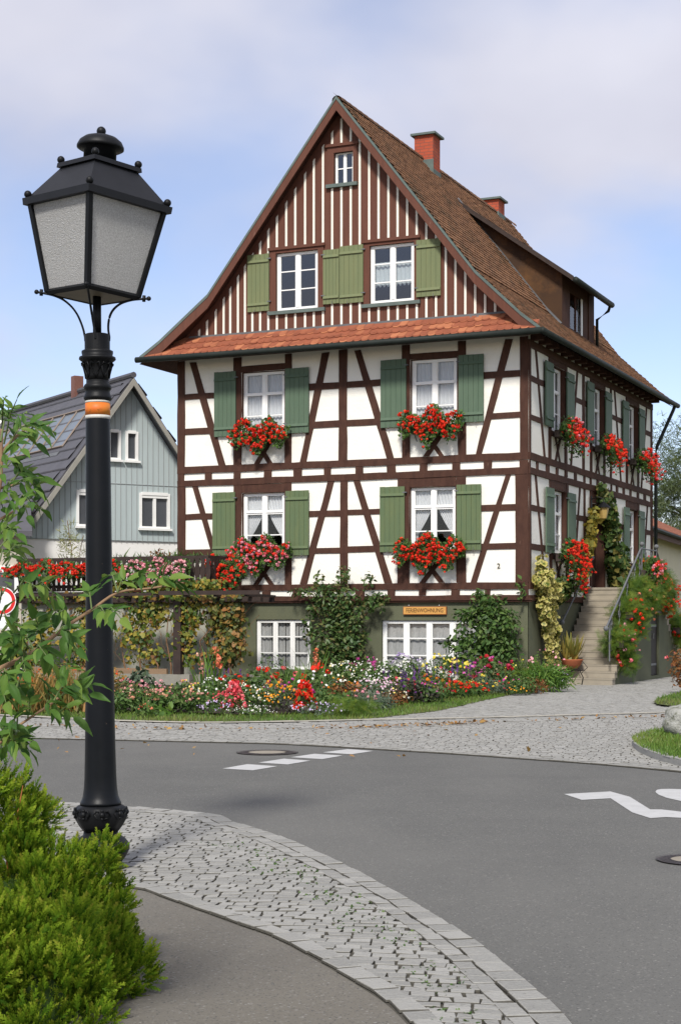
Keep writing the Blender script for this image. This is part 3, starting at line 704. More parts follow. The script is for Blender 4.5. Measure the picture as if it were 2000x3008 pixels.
def heads(mb, P, size, petals=12, rnd=None):
    """ball-shaped flower heads made of small petals"""
    m = len(P)
    U = rnd_unit(m * petals)
    s = np.repeat(size * (1 + rng.normal(0, .2, m)).clip(.5, 1.6), petals)
    PP = np.repeat(P, petals, 0) + U * s[:, None] * np.array([1, 1, .8])
    r = np.repeat(rng.random(m) if rnd is None else rnd, petals)
    mb.scatter(PETAL[0], PETAL[1], PP, rot_basis(U + rng.normal(0, .2, U.shape), rng.random(len(U)) * 6.3), s * .95, r)
def discs(mb, P, size, face=(-.25, -.8, .5), spread=.5, rnd=None):
    m = len(P); n = np.array(face) + rng.normal(0, spread, (m, 3))
    mb.scatter(DISC[0], DISC[1], P, rot_basis(n, rng.random(m) * 6.3), size * .78 * (1 + rng.normal(0, .25, m)).clip(.4, 1.7), rng.random(m) if rnd is None else rnd)

L = {}
L['ger'] = leafmat('geranium_leaf', [(.045, .10, .02), (.07, .14, .03), (.11, .19, .045)])
L['green'] = leafmat('shrub_leaf', [(.034, .078, .018), (.062, .125, .028), (.095, .17, .038), (.13, .185, .05)])
L['rose'] = leafmat('climber_leaf', [(.036, .08, .02), (.066, .125, .032), (.10, .17, .048), (.17, .14, .05)], spec=.4, rough=.45)
L['bright'] = leafmat('bright_leaf', [(.06, .14, .018), (.10, .20, .03), (.16, .26, .04)], .4)
L['vine'] = leafmat('vine_leaf', [(.05, .10, .02), (.085, .145, .028), (.14, .19, .035), (.30, .29, .05), (.45, .34, .055), (.24, .11, .035)], .4)
L['vinegreen'] = leafmat('vine_leaf_green', [(.035, .07, .018), (.06, .11, .028), (.10, .15, .035), (.25, .20, .05)], .35)
L['gold'] = leafmat('variegated_leaf', [(.07, .12, .025), (.14, .18, .035), (.40, .36, .09), (.55, .48, .16), (.58, .52, .22)], .3)
L['fern'] = leafmat('fern_leaf', [(.045, .105, .014), (.08, .16, .02), (.14, .225, .027), (.24, .29, .033)], .4)
L['rust'] = leafmat('rust_leaf', [(.16, .06, .025), (.25, .10, .03), (.12, .09, .03)], .3)
L['dry'] = leafmat('dry_leaf', [(.32, .22, .06), (.38, .20, .06), (.20, .17, .05), (.11, .14, .035)], .3)
L['grey'] = leafmat('grey_leaf', [(.09, .13, .085), (.13, .17, .11), (.06, .10, .05)], .25)
L['purpleleaf'] = leafmat('purple_leaf', [(.035, .03, .03), (.06, .045, .04), (.04, .06, .03)], .2)
L['grass'] = leafmat('grass_blade', [(.075, .155, .022), (.11, .20, .028), (.15, .225, .04), (.21, .21, .06)], .3)
L['willow'] = leafmat('willow_leaf', [(.075, .115, .042), (.11, .15, .06), (.15, .18, .085)], .35)
L['autumn'] = leafmat('autumn_tree_leaf', [(.06, .10, .022), (.10, .14, .03), (.28, .22, .04), (.33, .25, .05)], .35)
L['elder'] = leafmat('elder_leaf', [(.045, .11, .02), (.068, .15, .026), (.10, .195, .033), (.17, .25, .045)], .35, .5, .2)
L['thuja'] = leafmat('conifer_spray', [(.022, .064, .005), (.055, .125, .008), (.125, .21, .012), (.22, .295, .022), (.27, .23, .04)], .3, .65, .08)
L['stem'] = mat('plant_stem', (.20, .11, .055), (.15, .085, .04), 9, .8)
L['bark'] = mat('bark', (.10, .075, .05), (.07, .055, .04), 9, .95, .6, 30, .02)
L['greenstem'] = mat('green_stem', (.09, .14, .04), (.12, .15, .05), 9, .7)
FL = {}
def petal(k, cols): FL[k] = leafmat('petal_' + k, cols, .25, .6, .2)
petal('red', [(.62, .018, .008), (.75, .03, .012), (.80, .06, .02), (.70, .03, .03)])
petal('redpink', [(.72, .025, .012), (.78, .05, .03), (.80, .25, .33), (.80, .38, .45)])
petal('redmix', [(.62, .018, .008), (.72, .025, .012), (.78, .05, .02), (.75, .03, .02), (.80, .34, .40)])
petal('pink', [(.75, .22, .30), (.80, .38, .42), (.80, .50, .50)])
petal('coral', [(.75, .07, .09), (.80, .13, .16), (.80, .24, .25)])
petal('peach', [(.78, .33, .20), (.80, .42, .28), (.80, .48, .42), (.78, .28, .30)])
petal('salmon', [(.80, .20, .10), (.80, .30, .17)])
petal('white', [(.80, .80, .74), (.82, .82, .80), (.80, .76, .60)])
petal('whiteyellow', [(.80, .80, .74), (.82, .82, .80), (.80, .78, .55), (.80, .58, .05)])
petal('yellow', [(.80, .56, .02), (.80, .66, .06), (.80, .70, .25)])
petal('orange', [(.75, .20, .012), (.80, .30, .015), (.80, .42, .03)])
petal('magenta', [(.55, .04, .28), (.65, .09, .38), (.62, .18, .45)])
petal('purple', [(.10, .03, .20), (.17, .05, .28), (.24, .08, .33)])
petal('lavender', [(.45, .33, .62), (.58, .48, .70), (.70, .62, .74)])
petal('asterpink', [(.66, .36, .50), (.74, .50, .60), (.80, .68, .72)])
petal('darkred', [(.33, .015, .02), (.50, .02, .025), (.45, .03, .08)])
petal('montbretia', [(.75, .10, .015), (.78, .17, .02), (.70, .06, .02)])

# ------------------------------------------------------------------ geranium boxes
def flower_box(label, loc, rz, w, up, drop, n, col, group, box_mat, drop_c=0., out=.22):
    """origin: centre of the box bottom at the wall; x along the wall, -y outward"""
    t = thing('flower_box', label, 'flower box', loc, rz, group)
    m = MB(); m.box(-w * .5, w * .5, -.24, -.05, 0, .17); m.box(-w * .5 - .02, w * .5 + .02, -.26, -.24, -.015, .02); m.build('planter', box_mat, t)
    m = MB()
    for sx in (-.35, .35):
        m = MB(); m.tube([(w * sx, .0, .03), (w * sx, -.27, -.01), (w * sx, -.27, .14)], .011, 5); m.tube([(w * sx, .0, -.2), (w * sx, -.2, -.01)], .009, 5); m.build('bracket', W['iron'], t)
    def pts(k):
        x = np.where(rng.random(k) < .5, rng.normal(0, .30, k), rng.random(k) * 1.24 - .62).clip(-.64, .64) * w
        tt = rng.random(k)
        top = up * (1 - (np.abs(x) / (w * .78)) ** 2 * .55) * (.74 + .26 * np.sin(x * 9 + w * 7 + loc[0] * 5))
        bot = -drop * (1 - (np.abs(x) / (w * .68)) ** 2.2 * .8).clip(.12, 1) * (.66 + .34 * np.sin(x * 10 + loc[1] * 3 + w * 4))
        z = bot + (top - bot) * tt ** .85 + .12
        y = -.14 - out * np.sqrt(rng.random(k)) * (1 - .5 * tt) - .05
        return np.stack([x, y, z], 1)
    f = MB(); p = pts(int(n * 9)); u = np.stack([rng.normal(0, .4, len(p)), -np.ones(len(p)), rng.normal(.2, .4, len(p))], 1)
    leaves(f, p + np.array([0, .05, 0]), u, ROUND, .062, .3); f.build('foliage', L['ger'], t)
    b = MB(); p = pts(n); p[:, 1] -= .05 + rng.random(n) * .06; heads(b, p, .032, 12); b.build('blossoms', FL[col], t)
    s = MB()
    for q in p[:: max(1, n // 28)]: s.tube([(q[0] * .8, -.14, .12), (q[0], q[1] * .8, (q[2] + .12) * .55 + .05), tuple(q)], .004, 4, False)
    s.build('stems', L['greenstem'], t); return t
BOXM = mat('planter_brown', (.05, .035, .03), (.04, .03, .025), 6, .7); BOXW = mat('planter_white', (.62, .60, .54), (.5, .49, .43), 5, .7)
GB = 'geranium boxes under the house windows'
def fb(label, x, y, z, side, *a, **k): return flower_box(label, world(x, y, z), -TH + (math.pi / 2 if side else 0), *a, **k)
fb('red geraniums in a box under the upper front window nearest the left corner', -6.95, -.03, 6.10, 0, 1.25, .52, .52, 150, 'red', GB, BOXM)
fb('pink and red geraniums under the ground-floor front window above the pergola end', -6.95, -.03, 3.08, 0, 1.35, .58, .52, 190, 'redpink', GB, BOXM)
fb('red geraniums in a box under the upper front window near the stairs corner', -2.36, -.03, 6.12, 0, 1.25, .55, .58, 150, 'red', GB, BOXM)
fb('dense red geraniums under the ground-floor front window above the wooden sign', -2.38, -.03, 3.08, 0, 1.40, .52, .56, 185, 'red', GB, BOXM)
fb('red and pink geraniums under the first upper side window from the corner', .03, 2.42, 6.10, 1, 1.15, .42, .62, 130, 'redmix', GB, BOXM, out=.45)
fb('red geraniums in a box under the middle upper window of the side wall', .03, 6.25, 6.10, 1, 1.2, .42, .75, 130, 'red', GB, BOXM, out=.45)
fb('red geraniums in a box under the upper side window beside the downpipe', .03, 10.15, 6.10, 1, 1.25, .42, .75, 140, 'redmix', GB, BOXM, out=.5)
fb('long trailing red geraniums under the ground-floor side window beside the yellow-leaved climber', .03, 2.55, 3.05, 1, 1.2, .50, 1.05, 190, 'red', GB, BOXM, out=.45)
fb('small red geraniums under the ground-floor side window behind the stair railing', .03, 10.1, 3.0, 1, 1.1, .4, .5, 80, 'red', GB, BOXM, out=.4)

# ------------------------------------------------------------------ signs on the house
def text_mesh(body, size, depth, mt, name, parent, loc, rot):
    cu = bpy.data.curves.new(name, 'FONT'); cu.body = body; cu.size = size; cu.extrude = depth; cu.align_x = 'CENTER'; cu.align_y = 'CENTER'; cu.resolution_u = 3
    tmp = bpy.data.objects.new('tmp', cu); COL.objects.link(tmp); dg = bpy.context.evaluated_depsgraph_get()
    me = bpy.data.meshes.new_from_object(tmp.evaluated_get(dg)); bpy.data.objects.remove(tmp)
    me.materials.clear(); me.materials.append(mt); o = bpy.data.objects.new(name, me); COL.objects.link(o)
    o.location = loc; o.rotation_euler = rot
    if parent: o.parent = parent
    return o
t = thing('wooden_sign', 'small varnished wooden sign reading FERIENWOHNUNG above the basement window', 'sign', world(-2.60, 0, 1.835), -TH)
m = MB(); m.box(-.545, .545, -.035, .028, -.085, .085); m.build('board', W['signwood'], t)
m = MB(); m.box(-.555, .555, -.03, .028, -.098, -.0855); m.box(-.555, .555, -.03, .028, .0855, .095); m.box(.5455, .556, -.03, .028, -.085, .085); m.box(-.556, -.5455, -.03, .028, -.085, .085); m.build('edge_frame', mat('sign_edge', (.30, .09, .03)), t)
o = text_mesh('FERIENWOHNUNG', .145, .003, W['letter'], 'lettering', t, (0, -.037, 0), (R(90), 0, 0))
xs_ = [v.co.x for v in o.data.vertices]; o.scale.x = .95 / (max(xs_) - min(xs_)); o.location.x = -(max(xs_) + min(xs_)) / 2 * o.scale.x
m = MB()
for sx in (-.42, .36): m.ball((sx, -.0, .125), .012, 6)
m.build('screw_hook', W['white'], t)
o = text_mesh('2', .17, .01, mat('number_metal', (.13, .115, .085), rough=.5), 'house_number', None, world(-.735, -.014, 2.885), (R(90), 0, -TH))
tag(o, 'grey metal house number 2 on the white panel near the house corner', 'house number')

# ------------------------------------------------------------------ climbers and bushes on the house
def shrub(name, label, cat, loc, rz, blobs, tmpl, size, lm, stems=(), group=None, flowers=None, up=.3, sm=None, vary=None):
    t = thing(name, label, cat, loc, rz, group)
    f = MB()
    for (c, r, n) in blobs:
        p, u = blob_points(c, r, n, .35); k = p[:, 2] > .02 - loc[2]; leaves(f, p[k], u[k], tmpl, size, up, vary=vary)
    f.build('foliage', lm, t)
    if stems:
        s = MB()
        for st in stems: s.tube(st[0], st[1], 6)
        s.build('stems', sm or L['stem'], t)
    if flowers:
        b = MB(); pp = np.concatenate([blob_points(c, np.array(r) * 1.02, flowers[1], .9)[0] for (c, r, n) in blobs]); heads(b, pp[pp[:, 2] > .05], flowers[2], 8); b.build('blossoms', FL[flowers[0]], t)
    return t
HL = lambda x, y, z=0: world(x, y, z)
shrub('climbing_rose', 'tall dark green climber trained on the front wall between the two basement windows', 'climbing shrub', HL(-4.7, -.35), -TH,
      [((-.1, -.12, 2.1), (.62, .26, .48), 620), ((.25, -.1, 1.5), (.5, .26, .6), 560), ((-.2, -.12, 1.1), (.55, .28, .62), 560), ((.35, -.1, .95), (.5, .26, .55), 420), ((-.05, -.1, .5), (.62, .28, .5), 420), ((.8, -.02, 2.0), (.42, .16, .2), 150),
       ((-.95, .0, 2.3), (.42, .14, .15), 90), ((-.55, 0, 2.55), (.16, .12, .3), 60), ((.1, 0, 2.72), (.2, .12, .22), 70), ((1.1, 0, 2.15), (.25, .12, .14), 60), ((-.85, 0, 1.35), (.2, .1, .45), 70), ((-.65, .05, 1.85), (.3, .12, .2), 70), ((.75, 0, 2.5), (.2, .1, .25), 60)],
      LEAF, .115, L['rose'], [([(0, .1, 0), (-.1, .05, .9), (.1, .1, 1.9), (-.1, .12, 2.6)], [.03, .025, .015, .006]), ([(.1, .1, 0), (.3, .05, .9), (.6, .12, 1.7), (1.0, .15, 2.1)], [.025, .02, .012, .006]), ([(0, .1, .8), (-.5, .1, 1.5), (-.95, .12, 2.3)], [.02, .012, .005]), ([(.1, .1, 1.8), (.5, .1, 2.2), (.8, .12, 2.6)], .01)])
shrub('leafy_shrub', 'large bushy green shrub with pointed leaves at the front corner of the house', 'shrub', HL(-.85, -.55), -TH,
      [((0, 0, 1.35), (.72, .42, .62), 900), ((.25, .0, .75), (.6, .42, .6), 620), ((-.35, -.05, .7), (.55, .4, .5), 480), ((.05, 0, 1.95), (.42, .3, .28), 260), ((-.75, 0, 1.05), (.45, .25, .16), 150), ((-.8, 0, .62), (.4, .22, .14), 110), ((-.5, 0, 1.75), (.3, .2, .18), 110), ((.55, .05, 1.5), (.3, .25, .35), 170), ((.75, .3, 2.35), (.12, .06, .3), 26), ((-.2, .1, 2.2), (.18, .15, .12), 50)],
      LEAF, .125, L['green'], [([(0, .1, 0), (.05, .05, .9), (-.05, .1, 1.9)], [.035, .025, .01]), ([(.1, .1, 0), (.4, .05, .9), (.5, .1, 1.6)], [.03, .02, .01]), ([(0, .1, .3), (-.5, 0, .8), (-1.0, 0, 1.05)], [.02, .012, .006])])
shrub('variegated_ivy', 'climber with big yellow-edged leaves hanging down the plinth at the house corner', 'climbing plant', HL(.1, .5), -TH + math.pi / 2,
      [((.0, -.12, 2.55), (.42, .22, .34), 250), ((.35, -.12, 2.35), (.5, .22, .26), 230), ((.75, -.12, 2.3), (.4, .2, .22), 160), ((.15, -.14, 1.9), (.38, .2, .42), 240), ((.45, -.14, 1.45), (.33, .18, .42), 190), ((.55, -.14, 1.0), (.28, .16, .42), 170), ((.65, -.14, .62), (.28, .16, .3), 110), ((-.1, -.1, 2.95), (.16, .1, .22), 50)],
      VINE, .115, L['gold'], [([(.6, -.02, 0), (.5, -.04, 1.0), (.2, -.04, 1.9), (.1, -.04, 2.7)], [.025, .02, .012, .006])], up=.1, vary=np.array([.25, .8, .9, .6, .85, .9, .85, .6, .9, .8, .12]))
shrub('variegated_ivy', 'plain green leaves of the climber spreading over the plinth below the trailing geraniums', 'climbing plant', HL(.1, 1.9), -TH + math.pi / 2,
      [((.0, -.12, 2.3), (.45, .16, .32), 150), ((.55, -.12, 2.45), (.5, .15, .25), 110)], VINE, .13, L['vinegreen'], [([(-.4, -.03, 1.7), (0, -.04, 2.2), (.6, -.04, 2.5)], .01)], up=.1)
shrub('door_vine', 'yellowing vine climbing along the near side of the house door', 'vine', HL(.06, 5.1, 2.5), -TH + math.pi / 2,
      [((-.75, -.10, .55), (.28, .12, .4), 130), ((-.45, -.10, 1.0), (.26, .13, .35), 150), ((-.15, -.11, 1.45), (.25, .13, .32), 150), ((.15, -.12, 1.85), (.26, .13, .25), 110), ((-.9, -.1, .15), (.22, .12, .3), 70)], VINE, .12, leafmat('vine_leaf_yellow', [(.12, .15, .03), (.36, .30, .05), (.46, .34, .06), (.16, .19, .04)], .4), [([(-.9, -.02, -.1), (-.5, -.03, .9), (.2, -.03, 1.9)], .015)], up=.1)
shrub('door_vine', 'dark green vine framing the far side of the house door above the lantern', 'vine', HL(.06, 6.9, 2.5), -TH + math.pi / 2,
      [((-.55, -.14, 2.35), (.45, .2, .22), 190), ((-.25, -.16, 1.95), (.35, .2, .35), 200), ((.05, -.16, 1.4), (.4, .22, .5), 280), ((.25, -.18, .8), (.45, .25, .5), 300), ((.6, -.2, .35), (.55, .28, .42), 300), ((-.9, -.1, 2.6), (.3, .12, .15), 70), ((.95, -.2, .75), (.3, .2, .4), 120)], VINE, .13, L['vinegreen'], [([(.6, -.02, -.1), (.2, -.03, 1.1), (-.2, -.03, 2.0), (-.8, -.03, 2.6)], .018)], up=.1)
# wall lantern by the door
t = thing('wall_lantern', 'wall lantern with amber glass on a curled bracket above the house door', 'lantern', HL(.05, 5.35, 4.45), -TH + math.pi / 2)
m = MB(); m.tube([(0, 0, .35), (0, -.18, .42), (0, -.34, .36), (0, -.34, .28)], .014, 6); m.tube([(0, 0, .1), (0, -.12, .2), (0, -.3, .38)], .01, 5); m.box(-.05, .05, -.02, 0, .05, .45); m.build('bracket', W['iron'], t)
m = MB(); m.lathe([(.02, .28), (.20, .14), (.20, .12), (.02, .13)], 6, (0, -.34, 0)); m.build('hood', W['iron'], t)
m = MB(); m.lathe([(.15, .12), (.09, -.16), (.02, -.17)], 6, (0, -.34, 0)); m.build('glass', mat('amber_glass', (.40, .28, .10), (.34, .22, .07), 6, .25), t)

# ------------------------------------------------------------------ staircase along the side wall
st = thing('stone_staircase', 'sandstone double staircase with green rendered side rising to the house door', 'staircase', HL(0, 0), -TH)
SW = 1.45; ZT = 2.46; NR = 15; DZ = (ZT - .02) / NR; TR = .213; YB = 2.02; YL = YB + TR * (NR - 1)
for k in range(NR - 1):
    y0 = YB + k * TR; wd = SW if k > 3 else SW + .03 - .0 * k
    m = MB(); z1 = .02 + (k + 1) * DZ; m.box(.055, wd, y0, y0 + TR + .06, z1 - DZ + (.0 if k else -.06) + .004, z1 - .035); m.box(.05, wd + .012, y0 - .010, y0 + TR + .05, z1 - .034, z1); m.build('step', W['stone_step'], st)
m = MB(); m.box(.05, SW + .012, YL - .02, 7.35, ZT - .06, ZT); m.box(.055, SW - .02, YL, YL + .1, ZT - DZ - .02, ZT - .062); m.build('landing', W['stone_step'], st)
YF = 7.33
for k in range(NR - 1):
    y0 = YF + k * TR; z1 = ZT - (k + 1) * DZ; m = MB(); m.box(.055, SW + .012, y0 - .03, y0 + TR + .022, z1 - .035, z1); m.box(.06, SW, y0 - .02, y0 + TR, z1 - DZ - .02, z1 - .036); m.build('step', W['stone_step'], st)
m = MB()
top = [(YB + TR * 4, .0)]
pts = [(YB + .1, 0)]
for k in range(4, NR - 1): pts += [(YB + k * TR + .02, .02 + k * DZ + .0), (YB + k * TR + .02, .02 + (k + 1) * DZ - .036)]
pts += [(YL, ZT - .062), (YF, ZT - .062)]
for k in range(NR - 1): pts += [(YF + k * TR, ZT - (k + 1) * DZ - .036), (YF + (k + 1) * TR - .02, ZT - (k + 1) * DZ - .036)]
pts += [(YF + (NR - 1) * TR, 0)]
hatch = (6.28, 7.2, .12, 1.80)
ys = sorted(set([p[0] for p in pts] + [hatch[0], hatch[1]])); tp = lambda y: float(np.interp(y, [p[0] for p in pts], [p[1] for p in pts]))
pa = [p for p in pts]
for a, b in zip(ys, ys[1:]):
    if b - a < 1e-5: continue
    za, zb = tp(a + 1e-4), tp(b - 1e-4); zl = hatch[3] if (a >= hatch[0] - 1e-6 and b <= hatch[1] + 1e-6) else -.03
    m.poly([(SW - .01, a, zl), (SW - .01, b, zl), (SW - .01, b, zb), (SW - .01, a, za)])
for q in (((hatch[0], .12), (hatch[0], 1.8)), ((hatch[1], .12), (hatch[1], 1.8)), ((hatch[0], 1.8), (hatch[1], 1.8))):
    (a, b), (c, d) = q; m.poly([(SW - .01, a, b), (SW - .01, c, d), (SW - .12, c, d), (SW - .12, a, b)])
m.poly([(SW - .01, hatch[0], -.03), (SW - .01, hatch[1], -.03), (SW - .01, hatch[1], .12), (SW - .01, hatch[0], .12)])
m.build('side_wall', W['plinth'], st, recalc=False)
m = MB(); m.box(SW - .10, SW - .07, hatch[0], hatch[1], .12, 1.8); hd = m.build('hatch_door', mat('hatch_wood', (.028, .02, .017), (.02, .015, .013), 8, .6), st)
m = MB()
for z in (.38, 1.42): m.box(SW - .068, SW - .055, hatch[0] + .05, hatch[1] - .1, z, z + .06)
m.tube([(SW - .05, 6.7, 1.1), (SW - .03, 6.7, 1.25)], .012, 5); m.build('strap_hinge', W['greyiron'], hd)
m = MB(); m.box(SW - .03, SW + .05, hatch[0] - .06, hatch[1] + .06, 1.80, 1.85); m.build('lintel', W['lead'], st)
rl = thing('iron_railing', 'grey wrought-iron railing with ball tops and twisted bars on the stone staircase', 'railing', HL(0, 0), -TH)
XR = SW - .07
m = MB(); m.tube([(XR, 1.82, 1.42), (XR, 2.1, 1.58), (XR, 5.32, 3.46), (XR, 5.48, 3.50)], .024, 8); m.tube([(XR, 5.48, 3.48), (XR, 7.16, 3.48)], .018, 6); m.tube([(XR, 7.2, 3.48), (XR, 10.4, 1.36)], .022, 8)
m.build('handrail', W['greyiron'], rl)
for (y, z0, z1) in ((2.13, .60, 1.6), (5.48, 2.46, 3.56), (7.16, 2.46, 3.56)):
    m = MB(); m.tube([(XR, y, z0), (XR, y, z1)], .02, 8); m.build('post', W['greyiron'], rl)
for p in ((XR, 1.80, 1.40), (XR, 5.48, 3.60), (XR, 7.16, 3.60)):
    m = MB(); m.ball(p, .065, 10); m.build('ball_finial', W['greyiron'], rl)
def ornament(y, zt):
    m = MB()
    for k in range(12):
        pass
    m.tube([(XR, y, zt), (XR, y, zt - .85)], .011, 5)
    for q in range(3):
        zc = zt - .16 - q * .27
        for sg in (-1, 1):
            m.tube([(XR, y + sg * .012, zc + .12), (XR, y + sg * .075, zc + .07), (XR, y + sg * .085, zc), (XR, y + sg * .04, zc - .06), (XR, y + sg * .02, zc - .01), (XR, y + sg * .045, zc + .02)], .012, 5)
    m.build('scroll_bar', W['greyiron'], rl)
for y in (2.3, 3.1, 3.9, 4.7, 5.25): ornament(y, 1.58 + (y - 2.1) * .584)
for y in (5.9, 6.6): ornament(y, 3.46)
t = thing('wall_handrail', 'short grey iron handrail with ball end fixed to the green plinth beside the steps', 'handrail', HL(0, 0), -TH)
m = MB(); m.tube([(.16, 2.3, 1.58), (.16, 3.3, 2.15), (.16, 5.0, 3.2)], .022, 8); m.build('rail', W['greyiron'], t)
for q in ((.16, 2.25, 1.55), (.16, 5.05, 3.24)):
    m = MB(); m.ball(q, .065, 10); m.build('ball_end', W['greyiron'], t)
for y, z in ((2.6, 1.75), (4.6, 2.95)):
    m = MB(); m.tube([(.02, y, z - .06), (.16, y, z)], .012, 5); m.build('bracket', W['greyiron'], t)
# asparagus ferns with geraniums hung along the railing
GF = 'asparagus fern planters along the stair railing'
def fern_box(label, y, z, w, n, nb, col='salmon', ex=()):
    t = thing('fern_planter', label, 'hanging planter', HL(SW + .05, y, z), -TH + math.pi / 2, GF)
    m = MB(); m.box(-w * .5, w * .5, -.18, .0, -.12, .05); m.build('planter', BOXM, t)
    f = MB()
    for (c, r, k) in [((0, -.02, .10), (w * .56, .26, .34), int(n * 2.6)), ((.05, -.12, -.28), (w * .42, .2, .34), int(n * 1.0)), ((-w * .3, .15, .0), (.3, .3, .28), int(n * .6))] + list(ex):
        p, u = blob_points(c, r, int(k * 1.5), .2); leaves(f, p, u + np.array([0, 0, -.2]), FEATHER, .24, .35)
    f.build('foliage', L['fern'], t)
    b = MB(); p, u = blob_points((.05, -.12, -.12), (w * .62, .3, .52), int(nb * 2.2), .85); heads(b, p, .034, 12); b.build('blossoms', FL[col], t); return t
fern_box('lowest feathery fern planter on the stair railing with red and pink flowers', 2.75, 1.05, .9, 330, 20, 'redpink', [((.0, -.2, -.55), (.3, .2, .25), 90)])
fern_box('feathery fern planter halfway up the stair railing with a few orange-red flowers', 3.75, 1.75, 1.0, 330, 14, 'red')
fern_box('broad yellow-green fern planter on the upper part of the stair railing', 4.75, 2.25, 1.2, 400, 10, 'salmon', [((.4, -.25, -.1), (.5, .3, .3), 140)])
fern_box('fern planter at the landing railing in front of the cream building', 6.3, 2.75, 1.3, 360, 16, 'salmon')
fern_box('fern and red geranium planter at the far end of the landing', 7.6, 2.35, 1.1, 200, 46, 'red')
fern_box('fern planter on the descending far flight of the stairs at the photo edge', 9.3, 1.35, 1.3, 260, 18, 'red')
fb('red and pink geranium trough on the landing before the far side window', 1.35, 5.9, 2.75, 1, 1.1, .45, .35, 60, 'redpink', GF, BOXM, out=.3)

# ------------------------------------------------------------------ terrace with railing, and pergola
te = thing('terrace', 'raised grey rendered terrace with dark wooden balcony railing left of the house', 'terrace', HL(0, 0), -TH)
YT = -1.35
m = MB(); m.box(-13.3, -7.85, YT, .0, 0, 2.2); m.box(-13.3, -9.45, .0, 6, 0, 2.2); m.build('wall', W['greyrender'], te)
m = MB(); m.box(-13.4, -7.75, YT - .12, 0, 2.23, 2.32); m.box(-13.4, -9.44, .0, 6, 2.21, 2.32); m.build('deck', W['pergola'], te)
m = MB(); m.box(-13.4, -7.74, YT - .11, YT - .03, 3.13, 3.20); m.box(-7.82, -7.74, YT - .029, -.05, 3.13, 3.20); m.box(-13.4, -7.76, YT - .09, YT - .05, 2.42, 2.50); m.box(-7.80, -7.76, YT - .03, -.05, 2.42, 2.50)
m.build('handrail', W['pergola'], te)
x = -13.36
while x < -7.8:
    m = MB(); w = .138
    a = [(x, 2.34), (x + w, 2.34), (x + w * .72, 2.55), (x + w, 2.75), (x + w, 2.9), (x + w * .75, 3.0), (x + w, 3.128), (x, 3.128), (x + w * .25, 3.0), (x, 2.9), (x, 2.75), (x + w * .28, 2.55)]
    m.prism([(p[0], YT - .118, p[1]) for p in a], [(p[0], YT - .094, p[1]) for p in a]); m.build('baluster', W['pergola'], te); x += .15
y = YT + .04
while y < -.1:
    m = MB(); m.box(-7.755, -7.73, y, y + .10, 2.34, 3.128); m.build('baluster', W['pergola'], te); y += .155
pg = thing('pergola', 'dark brown wooden pergola in front of the grey terrace wall', 'pergola', HL(0, 0), -TH)
YP = -2.55
m = MB(); m.box(-13.6, -5.72, YP - .07, YP + .07, 2.04, 2.15); m.build('beam', W['pergola'], pg)
m = MB(); m.box(-13.6, -5.95, YT - .16, YT - .05, 2.04, 2.15); m.build('beam', W['pergola'], pg)
x = -13.4
while x < -5.8:
    m = MB(); a = [(YP - .32, 2.152), (YP - .30, 2.2), (YP - .32, 2.24), (YT - .02, 2.205), (YT - .02, 2.152)]
    m.prism([(x, q[0], q[1]) for q in a], [(x + .09, q[0], q[1]) for q in a]); m.build('rafter', W['pergola'], pg); x += .82
for x in (-12.75, -7.95):
    m = MB(); m.box(x - .1, x + .1, YP - .09, YP + .09, .0, 2.038); m.build('post', W['pergola'], pg)
# two-tier front laths of the pergola
m = MB(); m.box(-8.3, -5.6, YP - .36, YP - .325, 2.20, 2.30); m.box(-13.6, -8.5, YP - .36, YP - .325, 2.19, 2.26); m.build('lath', W['pergola'], pg)
lw = MB(); lw.box(-13.5, -7.6, YP - .10, YP + .12, -.05, .30); lw.box(-7.598, -6.0, YP + .5, YP + .68, -.05, .30); lw.box(-7.6, -7.4, YP + .121, YP + .5, -.05, .296)
o = lw.build('garden_wall', W['concrete'], None); o.location = HL(0, 0); o.rotation_euler = (0, 0, -TH); tag(o, 'low weathered concrete garden wall under the grape vines', 'low wall')
o = MB(); o.box(-13.4, -8.25, YP - .06, YP + .02, .302, .43); o = o.build('wooden_plank', W['plank'], None); o.location = HL(0, 0); o.rotation_euler = (0, 0, -TH); tag(o, 'old brown plank lying along the top of the concrete garden wall', 'plank')
# grape vines
def vine(label, x, blobs, lm, n_st=3, size=.088):
    t = thing('grape_vine', label, 'grape vine', HL(x, YP + .05), -TH, 'grape vines on the pergola')
    f = MB()
    for (c, r, n) in blobs:
        p, u = blob_points(c, r, int(n * 1.6), .1); u[:, 1] -= .8; leaves(f, p, u, VINE, size, .15)
    f.build('foliage', lm, t)
    s = MB()
    for k in range(n_st):
        a = rng.normal(0, .25); s.tube([(a, 0, .0), (a + rng.normal(0, .12), -.05, .5), (a + rng.normal(0, .25), .0, 1.1), (a + rng.normal(0, .4), .05, 1.7), (a + rng.normal(0, .5), .05, 2.15)], [.024, .022, .014, .01, .007], 6)
    for k in range(14):
        a = rng.normal(0, .6); z = rng.random() * 1.6 + .3; s.tube([(a, 0, z), (a + rng.normal(0, .15), -.05, z + .25), (a + rng.normal(0, .25), -.02, z + .5)], .005, 4, False)
    tag(s.build('stems', L['stem'], t), None, None, None, 'stuff')
vine('dense autumn-coloured grape vine hanging at the house end of the pergola', -6.75, [((0, 0, 1.75), (.62, .25, .42), 400), ((.1, .0, 1.1), (.58, .28, .55), 430), ((-.05, 0, .75), (.5, .25, .35), 240), ((-.4, 0, 2.1), (.8, .3, .16), 200), ((.45, 0, 2.15), (.3, .2, .12), 60)], leafmat('vine_leaf_dense', [(.035, .06, .016), (.07, .10, .025), (.13, .15, .035), (.30, .22, .045), (.30, .13, .04)], .35), 5)
